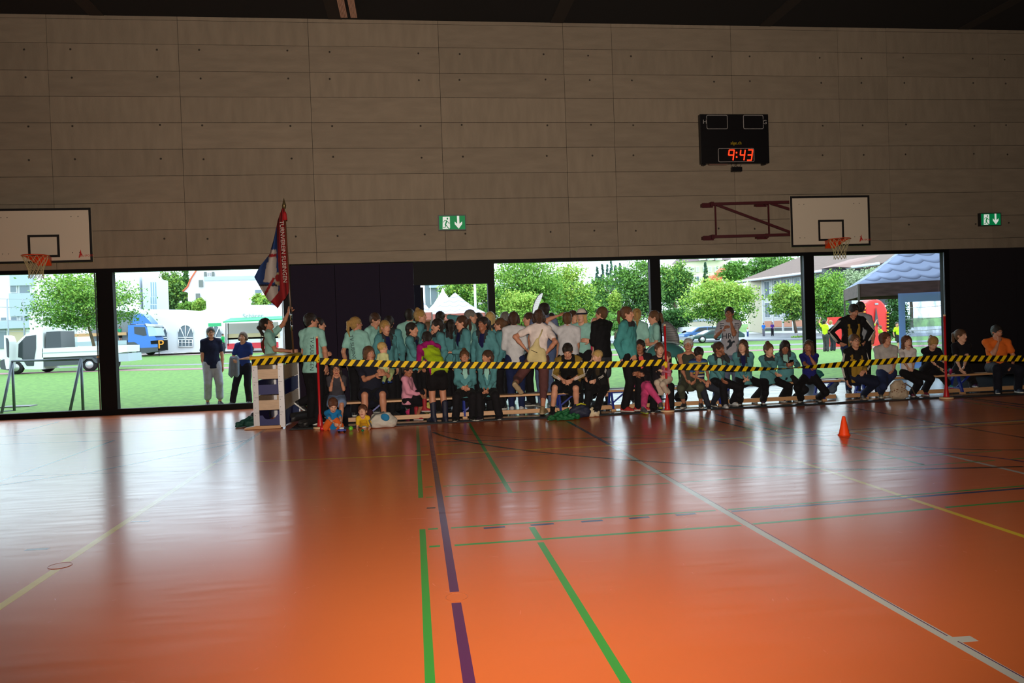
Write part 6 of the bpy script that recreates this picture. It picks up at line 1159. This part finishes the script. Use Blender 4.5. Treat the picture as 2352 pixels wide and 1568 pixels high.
# white pickup
Yp = 43.5; r = empty('pickup_truck', (P(120, 852, Yp)[0], Yp+1, 0), 'white flatbed pickup truck with open door on the lawn track outside', 'truck'); m_car = M('car_white', (225, 228, 232), .35, coat=.3)
pb = lambda nm, L, m, rr=r, y0=0., d=1.9: prf(nm, L, m, rr, y0, d, Yp)
cab = pb('cab', [(2, 826), (8, 815), (28, 802), (40, 785), (60, 767), (75, 762), (98, 757), (99, 848), (58, 848), (52, 838), (30, 826), (18, 840), (4, 848)], m_car)
pb('bumper', [(1, 828), (16, 822), (22, 832), (20, 850), (4, 848), (1, 842)], m_dgrey, cab, -.04, 2.0); pb('door_opening', [(43, 790), (60, 772), (83, 769), (83, 800), (79, 826), (78, 840), (62, 840), (50, 822), (42, 820)], m_tg, cab, -.02, .06); pb('door', [(25, 770), (33, 772), (38, 784), (38, 822), (36, 846), (30, 846), (26, 822)], m_car, cab, -.7, .7); pb('door_window', [(30, 775), (34, 777), (37, 786), (37, 820), (33, 818)], m_tg, cab, -.74, .05)
pb('rear_window', [(104, 762), (137, 760), (139, 800), (102, 802)], m_tg, r, .1, 1.7)
pb('bed_side', [(97, 800), (232, 794), (292, 793), (292, 808), (232, 815), (97, 821)], m_car); pb('bed_rail', [(97, 809.5), (232, 804.5), (232, 806), (97, 811)], mgw, r, -.03, .04); pb('chassis', [(97, 822), (262, 815), (262, 832), (200, 836), (97, 842)], m_dgrey, r, .1, 1.6); pb('tail_lift', [(262, 812), (296, 811), (298, 829), (264, 831)], mgw, r, -.1, 2.0); pb('mudguard', [(187, 832), (190, 824), (200, 819), (212, 819), (222, 826), (225, 834), (219, 832), (212, 824), (200, 824), (193, 830)], m_dgrey, r, -.08, .3)
for x, y, yo in ((36, 846, 0), (206, 840, 0), (75, 845, 1.6), (232, 838, 1.6)):
    c = P(x, y, Yp)+np.array([0, yo, 0]); c[2] = .33; mb = MB(); mb.tube([c+np.array([0, -.03, 0]), c+np.array([0, .22, 0])], .35, 22); w_ = obj('wheel', mb, m_tyre, r); mb = MB(); mb.tube([c+np.array([0, -.05, 0]), c+np.array([0, 0, 0])], .2, 16); obj('hub', mb, m_hub, w_)
mb = MB(); mb.ell(P(226, 820, Yp-.05), (.09, .03, .06), 8); obj('side_lamp', mb, M('lamp_amber', (240, 140, 30), .3), r)
r = empty('box_van', (P(82, 770, 57)[0], 58, 0), 'white box body of a van behind the pickup cab', 'van'); rect('box_body', 66, 720, 110, 800, 57, 2.2, m_car, r); rect('roof_edge', 65, 716.5, 111, 721, 57, 2.3, mw, r, .05)
for x in (68, 104): c = P(x, 806, 57); c[2] = .4; mb = MB(); mb.tube([c, c+np.array([0, .3, 0])], .42, 16); obj('wheel', mb, m_tyre, r)
r = empty('mesh_fence', (P(50, 800, 58)[0], 58.5, 0), 'tall thin-posted ball fence in front of the apartment block', 'fence')
for x in (16, 52, 81): mb = MB(); a = P(x, 686+(x > 60)*3, 58.5); mb.tube([(a[0], 58.5, -.03), a], .05, 8); obj('post', mb, M('post_grey', (150, 160, 170), .5), r)
for y in (686, 705, 735, 760): mb = MB(); mb.tube([P(0, y, 58.5), P(90, y+2, 58.5)], .018, 5); obj('wire', mb, M('post_grey'), r)
# little goal outside
r = empty('football_goal', fl(110, 942), 'small grey metal football goal on the grass at the left window', 'goal'); mg = M('goal_grey', (96, 106, 118), .45, .3)
a0, a1 = fl(33, 943, -.03), fl(191, 943, -.03); zt = zat(110, 826, float(a0[1]))
def gt(nm, p, q, w_=.03): mb = MB(); mb.tube([p, q], w_, 10); obj(nm, mb, mg, r)
t0, t1 = np.array([a0[0], a0[1], zt]), np.array([a1[0], a1[1], zt]); gt('crossbar', t0, t1, .026); gt('post', a0, t0); gt('post', a1, t1)
b0, b1 = at(2, 912, float(a0[1])-.6)*np.array([1, 1, 0]), at(160, 944, float(a1[1])-.3)*np.array([1, 1, 0]); gt('brace', t0-np.array([.0, 0, .02]), b0-np.array([0, 0, .03])); gt('brace', t1, b1-np.array([0, 0, .03])); gt('ground_bar', a0, a0+np.array([-.9, -.9, .02]), .02)
mb = MB(); c = fl(42, 934, -.03); mb.bb(c-np.array([.35, .2, 0]), c+np.array([.35, .2, .025])); obj('paving_slab', mb, m_path, label='flat grey slab lying on the grass behind the little goal', cat='slab')
# tents seen through the door
mtile = M('tent_tile', (222, 224, 234), .7); t = mtile.node_tree; b = t.nodes['Principled BSDF']
def tilemat(name, c0, c1, sc, dist=3.):
    m = M(name, c0, .7); t = m.node_tree; b = t.nodes['Principled BSDF']; g = t.nodes.new('ShaderNodeNewGeometry'); sp_ = t.nodes.new('ShaderNodeSeparateXYZ'); t.links.new(g.outputs['Position'], sp_.inputs[0])
    def mt_(op, a, b_=None):
        n = t.nodes.new('ShaderNodeMath'); n.operation = op
        for i, v in enumerate((a, b_)):
            if v is None: continue
            if isinstance(v, (int, float)): n.inputs[i].default_value = v
            else: t.links.new(v, n.inputs[i])
        return n.outputs[0]
    wv = mt_('MULTIPLY', mt_('ABSOLUTE', mt_('SINE', mt_('MULTIPLY', sp_.outputs[0], sc*1.6))), .35)
    f_ = mt_('FRACT', mt_('ADD', mt_('MULTIPLY', sp_.outputs[2], sc), wv)); r_ = t.nodes.new('ShaderNodeValToRGB'); e = r_.color_ramp.elements
    e[0].position = .0; e[0].color = lin(c1); e[1].position = .45; e[1].color = lin(c0); n = e.new(.2); n.color = tuple((x+y)/2 for x, y in zip(lin(c0), lin(c1)))
    t.links.new(f_, r_.inputs['Fac']); t.links.new(r_.outputs['Color'], b.inputs['Base Color']); return m
def pavilion(lab, x0, x1, y0, y1, ze, zv, apex, mr, mv, mwl=None):
    r = empty('pavilion_tent', ((x0+x1)/2, (y0+y1)/2, 0), lab, 'tent'); C = [(x0, y0), (x1, y0), (x1, y1), (x0, y1)]
    for i in range(4):
        a, b_ = C[i], C[(i+1) % 4]; mb = MB(); A_, B_ = np.array([*a, ze]), np.array([*b_, ze]); ap = np.array(apex); n = 8; G = np.array([[(A_+(B_-A_)*j/n)*(1-i_/n)+ap*i_/n-np.array([0, 0, .10*math.sin(math.pi*i_/n)]) for j in range(n+1)] for i_ in range(n+1)]); mb.sheet(G, (0, 0, -.01)); obj('roof_panel', mb, mr, r)
        mb = MB(); mb.bb((min(a[0], b_[0])-.01, min(a[1], b_[1])-.01, zv), (max(a[0], b_[0])+.01, max(a[1], b_[1])+.01, ze)); obj('valance', mb, mv, r)
        mb = MB(); mb.bb((a[0]-.025, a[1]-.025, -.03), (a[0]+.025, a[1]+.025, ze)); obj('tent_leg', mb, M('tent_leg', (90, 92, 96), .4, .4), r)
    return r
c = at(1045, 671, 36); e0, e1 = at(972, 722, 34.4), at(1115, 717, 34.4); ze = (e0[2]+e1[2])/2
pv = pavilion('pavilion tent with white tile-print roof and red brick valance seen through the door', e0[0], e1[0], 34.4, 37.6, ze, ze-.3, (c[0], 36, c[2]), tilemat('tile_white', (226, 224, 234), (96, 110, 160), 4.6), M('brick_print_red', (176, 104, 98), .8, noise=.25, nscale=3, stretch=(1, 1, 5)))
mb = MB(); mb.bb((e0[0]+.05, 37.5, -.03), (e1[0]-.05, 37.55, ze-.3)); obj('back_wall', mb, M('brick_dark', (120, 66, 58), .9), pv)
mb = MB(); c = at(1017, 662, 48); mb.lathe([(3.0, 0), (2.9, .05), (1.4, .75), (.6, 1.55), (.12, 2.25), (.03, 2.5), (0, 2.52)], (c[0], 48, c[2]-2.5), 20); mb.tube([(c[0], 48, c[2]-2.5), (c[0], 48, c[2]-2.6)], 3., 20); mb.bb((c[0]-2.9, 45.1, -.03), (c[0]+2.9, 50.9, c[2]-2.48)); obj('pointed_tent', mb, mt, label='white pointed marquee peak behind the tile-print pavilion', cat='tent')
c = at(965, 690, 33); pavilion('second tile-print pavilion mostly hidden at the left edge of the door', c[0]-1.6, at(990, 700, 32)[0], 31, 33.5, ze, ze-.3, (c[0]-.2, 32.5, at(985, 664, 32)[2]+.2), MATS['tile_white'], MATS['brick_print_red'])
mb = MB(); a = at(1092, 700, 42); mb.tube([(a[0], 42, -.03), (a[0], 42, 7.)], [.07, .06], 12); obj('flagpole', mb, mw, label='white flagpole in front of the trees in the door view', cat='flagpole')
r = empty('porch_building', (at(1000, 700, 75)[0], 78, 0), 'white-framed glass building at the left of the door view', 'building'); rect('wall', 975, 640, 1025, 802, 76, 4, mgl, r); rect('roof_band', 985, 645, 1027, 660, 75.6, 1, mgw, r)
for x in (989, 1007): rect('pillar', x-1.5, 650, x+1.5, 700, 75, .3, mw, r)
# beach flag
pts = [(1222, 722), (1224, 705), (1229, 690), (1236, 678), (1244, 672), (1247, 674), (1245, 682), (1240, 695), (1236, 705), (1234, 722)]; Yf = 26.
r = empty('beach_flag', at(1226, 800, Yf)*np.array([1, 1, 0]), 'pink and white striped feather flag above the heads in the middle window', 'banner'); mb = MB(); mb.prism([at(x, y, Yf) for x, y in pts], (0, .006, 0))
fmt_ = tilemat('feather_flag', (248, 232, 242), (232, 186, 212), 14); obj('banner_cloth', mb, fmt_, r); mb = MB(); a = at(1222, 722, Yf); mb.tube([(a[0]-.02, Yf, 0)]+[at(x, y, Yf) for x, y in pts[:5]], .012, 6); obj('banner_pole', mb, m_black, r)
# right: villa, orange roof, school, cars
r = empty('villa', (P(1620, 740, 210)[0], 215, 0), 'cream three-storey villa with grey-violet roof and dormers on the hill', 'house'); Yv = 210
rect('wall', 1566, 600, 1668, 752, Yv, 12, M('villa_cream', (226, 220, 196), .8), r); rect('wall', 1566, 662, 1668, 668, Yv, .4, mw, r, .5)
slab('roof', [P(1558, 603, Yv), P(1572, 588, Yv+3), P(1600, 578, Yv+6), P(1670, 576, Yv+6), P(1680, 596, Yv), P(1612, 598, Yv-1)], (0, 6, 0), M('roof_violet', (118, 100, 104), .85), r)
for x in (1615, 1634, 1653): rect('dormer', x-5, 581, x+6, 597, Yv-2, 2, mw, r)
for x in (1577, 1590, 1602, 1618, 1630, 1645): win(x-4, 612, x+4, 624, Yv-.3, r, 1, 1, M('blind_cream', (196, 196, 186), .7)); win(x-4, 634, x+4, 646, Yv-.3, r)
r = empty('orange_roofed_house', (P(1660, 740, 170)[0], 175, 0), 'small house with bright orange tiled roof between the trees', 'house'); slab('roof', [P(1628, 645, 170), P(1645, 628, 170), P(1661, 622, 170), P(1672, 612, 170), P(1692, 626, 170), P(1660, 627, 170), P(1658, 652, 170)], (0, 5, 0), m_orr, r); rect('wall', 1640, 627, 1688, 753, 170.5, 5, m_cream, r)
r = empty('school_building', (P(1840, 766, 105)[0], 108, -.35), 'school building with broad brown roof and terracotta panels', 'building')
A_, B_ = P(1755, 766, 100), P(1960, 770, 82); A_[2] = B_[2] = -.35; zE = P(1755, 640, 100)[2]; dr_ = (B_-A_)/np.linalg.norm(B_-A_); nn = np.array([dr_[1], -dr_[0], 0]); nn = nn if nn[1] < 0 else -nn; LL = np.linalg.norm(B_-A_)
def fac(nm, s0, s1, z0, z1, m, out=.0, th=.2, rr=None):
    a, b_ = A_+dr_*LL*s0+nn*out, A_+dr_*LL*s1+nn*out; mb = MB(); mb.prism([(a[0], a[1], z0), (b_[0], b_[1], z0), (b_[0], b_[1], z1), (a[0], a[1], z1)], -nn*th); return obj(nm, mb, m, rr or r)
fac('wall', 0, 1, -.03, zE, M('school_wall', (196, 196, 196), .8), 0, .5); slab('wall', [P(1722, 767, 101)*np.array([1, 1, 0]), A_, A_+np.array([0, 0, zE]), P(1722, 767, 101)*np.array([1, 1, 0])+np.array([0, 0, zE])], (0, .5, 0), m_cream, r)
N_ = 8
for i in range(N_):
    s0 = (i+.12)/N_; s1 = (i+.88)/N_; fac('terracotta_panel', s0, s1, zE*.07, zE*.185, M('terracotta', (198, 140, 116), .8), .06, .05); fac('plinth_panel', s0, s1, -.03, zE*.05, M('plinth_dark', (84, 86, 88), .8), .06, .05)
    for z0, z1 in ((.24, .55), (.60, .95)):
        f = fac('window', s0+.01, s1-.01, zE*z0, zE*z1, mw, .05, .05)
        for j in range(2): ss = s0+.015+(s1-s0-.03)*j/2; fac('pane', ss, ss+(s1-s0-.03)/2-.006, zE*(z0+.02), zE*(z1-.02), mgl, .09, .03, f)
    fac('pier', (i-.03)/N_, (i+.03)/N_, 0, zE, mw, .15, .2)
e0 = A_-dr_*5+nn*1.2; e1 = B_+dr_*6+nn*1.2; e0[2] = e1[2] = zE-.1; rg0 = P(1852, 584, 108); rg1 = rg0+dr_*40; bk0 = e0-nn*18
mb = MB(); mb.add([e0, e1, rg1, rg0, bk0], [(0, 1, 2, 3), (4, 0, 3)]); mb.add([e0+np.array([0, 0, -.25]), e1+np.array([0, 0, -.25]), e1, e0], [(0, 1, 2, 3)]); obj('roof', mb, m_roof, r); mb = MB(); mb.tube([e0+nn*.1, e1+nn*.1], .16, 8); obj('gutter', mb, mw, r)
rr_ = empty('annex_roof', (P(1960, 620, 80)[0], 82, 0), 'pinkish brown gabled roof above the silvery willow', 'building'); slab('roof', [P(1915, 612, 80), P(1985, 590, 82), P(2060, 580, 82), P(2055, 620, 80)], (0, 3, 0), M('roof_pink', (150, 122, 116), .85), rr_); rect('wall', 1920, 612, 2055, 700, 81, 3, m_dgrey, rr_)
r = empty('yellow_building', (P(1610, 755, 105)[0], 107, 0), 'low pale yellow building behind the parked cars', 'building'); rect('wall', 1590, 735, 1640, 762, 105, 4, m_cream, r); rect('roof_edge', 1588, 733, 1642, 736.5, 105, 4.2, mgw, r, .1)
def car(lab, x0, x1, yb, h, Y, col, flip=False, van=False):
    a = P(x0, yb, Y); b_ = P(x1, yb, Y); L_ = b_[0]-a[0]; H_ = h*Y/FPX-.35; z0 = -.22; r = empty('car', ((a[0]+b_[0])/2, Y+.8, -.35), lab, 'car', 'cars parked outside')
    pf = [(0, .25), (.02, .48), (.2, .60), (.36, .97), (.5, 1.0), (.86, .96), (.97, .62), (1., .5), (1., .25)]; gf = [(.26, .62), (.38, .92), (.55, .94), (.55, .62)]; g2 = [(.57, .62), (.57, .94), (.84, .90), (.92, .64)]
    X = lambda u_: (b_[0]-L_*u_) if flip else (a[0]+L_*u_); mp_ = lambda pr, yy: [(X(u_), Y+yy, z0+(H_-z0)*v_) for u_, v_ in pr]
    mb = MB(); mb.prism(mp_(pf, 0), (0, 1.65, 0)); bd = obj('car_body', mb, M('car_%d_%d_%d' % col, col, .3, coat=.4), r, bevel=.06); mb = MB(); mb.prism(mp_(gf, -.02), (0, .03, 0)); obj('side_window', mb, m_tg, bd); mb = MB(); mb.prism(mp_(g2, -.02), (0, .03, 0)); obj('side_window', mb, m_tg, bd)
    mb = MB(); mb.prism(mp_([(.215, .62), (.355, .93), (.34, .95), (.19, .63)], .1), (0, 1.45, 0)); obj('windscreen', mb, M('windscreen_pale'), bd)
    for u_ in (.18, .80): c = np.array([X(u_), Y, -.03]); mb = MB(); mb.tube([c+np.array([0, -.02, 0]), c+np.array([0, .2, 0])], .32, 18); w_ = obj('wheel', mb, m_tyre, r); mb = MB(); mb.tube([c+np.array([0, -.04, 0]), c+np.array([0, 0, 0])], .2, 12); obj('hub', mb, m_hub, w_)
    mb = MB(); mb.ell((X(.03), Y+.15, z0+(H_-z0)*.5), (.12, .1, .09), 8); obj('headlamp', mb, m_hub, bd)
car('blue hatchback parked behind the dark green car in the fourth window', 1571, 1668, 784, 34, 72, (70, 120, 190)); car('dark green saloon car nearest, front facing left, fourth window', 1592, 1712, 789, 31, 64, (22, 62, 66)); car('silver car half hidden behind the mint shirt girl by the mullion', 1470, 1518, 779, 32, 80, (176, 182, 190)); car('white car behind the striped pram hood', 1518, 1542, 768, 24, 110, (222, 224, 226))
r = empty('flatbed_trailer', (P(1585, 765, 98)[0], 98, 0), 'small white flatbed trailer behind the blue hatchback', 'trailer'); rect('bed', 1568, 751, 1602, 762, 98, 2, mw, r)
for x in (1573, 1597): c = P(x, 765, 98); mb = MB(); mb.tube([c, c+np.array([0, .3, 0])], .35, 12); obj('wheel', mb, m_tyre, r)
# red inflatable
r = empty('inflatable', (P(2012, 800, 42)[0], 42, 0), 'tall red rounded inflatable with yellow-black edges behind the stretching people', 'inflatable'); m_ri = M('inflatable_red', (222, 44, 40), .4)
pts = [(1986, 800), (1986, 706), (1991, 696), (2000, 689), (2012, 686.5), (2024, 689), (2033, 698), (2039, 712), (2040, 800)]; mb = MB(); mb.prism([P(x, y, 42) for x, y in pts], (0, 1.2, 0)); obj('body', mb, m_ri, r, bevel=.12)
mb = MB(); mb.prism([P(x, y, 41.9) for x, y in ((2012.5, 706), (2020, 752), (2014.5, 740), (2009, 752))], (0, .05, 0)); obj('emblem', mb, m_dgrey, r); rect('label_patch', 2009, 696, 2016, 699.5, 42, .1, mgw, r, .06)
for x, ys in ((1985, (699, 722)), (2038, (717, 760))):
    for i, y in enumerate(np.arange(ys[0], ys[1], 4.)): rect('edge_stripe', x-1.3, y, x+1.6, y+2.2, 42, .1, M('tape_yellow') if i % 2 == 0 else m_black, r, .08)
for x0, x1 in ((1916, 1936), (1940, 1982)): rect('side_tube', x0, 728, x1, 800, 43, .8, m_ri, r)
rect('white_panel', 1962, 689, 1990, 715, 46, .3, M('panel_pale', (200, 214, 222), .7), r)
# blue-walled pavilion at the right
Yq = 20.; c0 = at(1972, 660, Yq); th = -math.radians(26); zl = zat(1972, 657, Yq); zv = zat(1972, 682, Yq); x0 = c0[0]; x1 = x0+4.5
def sx_(px):   # distance along the tilted front edge whose end shows at this column
    v = ray(px, 700); n2 = np.array([-math.sin(th), math.cos(th)]); t_ = (c0[0]*n2[0]+c0[1]*n2[1])/(v[0]*n2[0]+v[1]*n2[1]); return x0+(t_*v[0]-c0[0])*math.cos(th)+(t_*v[1]-c0[1])*math.sin(th)
pv = pavilion('pavilion tent with grey-blue tile-print roof and clear-windowed blue side wall', x0, x1, Yq, Yq+4.5, zl+.06, zv, (x0+2.25, Yq+2.25, 4.15), tilemat('tile_blue', (128, 142, 176), (48, 60, 92), 4.4), M('brick_print_brown', (84, 62, 66), .8, noise=.3, nscale=3, stretch=(1, 1, 4)))
m_bc = M('sidewall_blue', (168, 198, 250), .6); t = m_bc.node_tree; tb_ = t.nodes.new('ShaderNodeBsdfTranslucent'); tb_.inputs[0].default_value = lin((168, 198, 250)); ms_ = t.nodes.new('ShaderNodeMixShader'); ms_.inputs[0].default_value = .5
t.links.new(t.nodes['Principled BSDF'].outputs[0], ms_.inputs[1]); t.links.new(tb_.outputs[0], ms_.inputs[2]); t.links.new(ms_.outputs[0], t.nodes['Material Output'].inputs[0])
xa, xb, wa, wb = [sx_(v) for v in (2063, 2168, 2078, 2161)]; zt_, zb_ = zat(2110, 692, 19), zat(2110, 830, 19)
for a, b_ in (((xa, Yq-.05, 0), (wa, Yq-.02, zv+.05)), ((wb, Yq-.05, 0), (xb, Yq-.02, zv+.05)), ((wa, Yq-.05, zt_), (wb, Yq-.02, zv+.05)), ((wa, Yq-.05, 0), (wb, Yq-.02, zb_))): mb = MB(); mb.bb(a, b_); obj('side_wall', mb, m_bc, pv)
mb = MB(); mb.add([(wa, Yq-.03, zb_), (wb, Yq-.03, zb_), (wb, Yq-.03, zt_), (wa, Yq-.03, zt_)], [(0, 1, 2, 3)]); obj('clear_window', mb, glassmat('clear_plastic', (.82, .9, 1.), opac=(.75, (.5, .6, .8))), pv)
mb = MB(); mb.bb((xb+.0, Yq-.04, 0), (xb+.35, Yq, zv)); obj('side_wall', mb, M('brick_print_brown'), pv)
mb = MB()
for z in np.linspace(zb_+.2, zt_-.15, 5): mb.tube([(wa, Yq-.06, z), ((wa+wb)/2, Yq-.06, z-.01), (wb, Yq-.06, z+.02)], .006, 5)
obj('guy_string', mb, mw, pv)
o0 = np.array(pv.location); d_ = o0[:2]-c0[:2]; c_, s_ = math.cos(th), math.sin(th); pv.location = (c0[0]+d_[0]*c_-d_[1]*s_, c0[1]+d_[0]*s_+d_[1]*c_, 0); pv.rotation_euler = (0, 0, th)
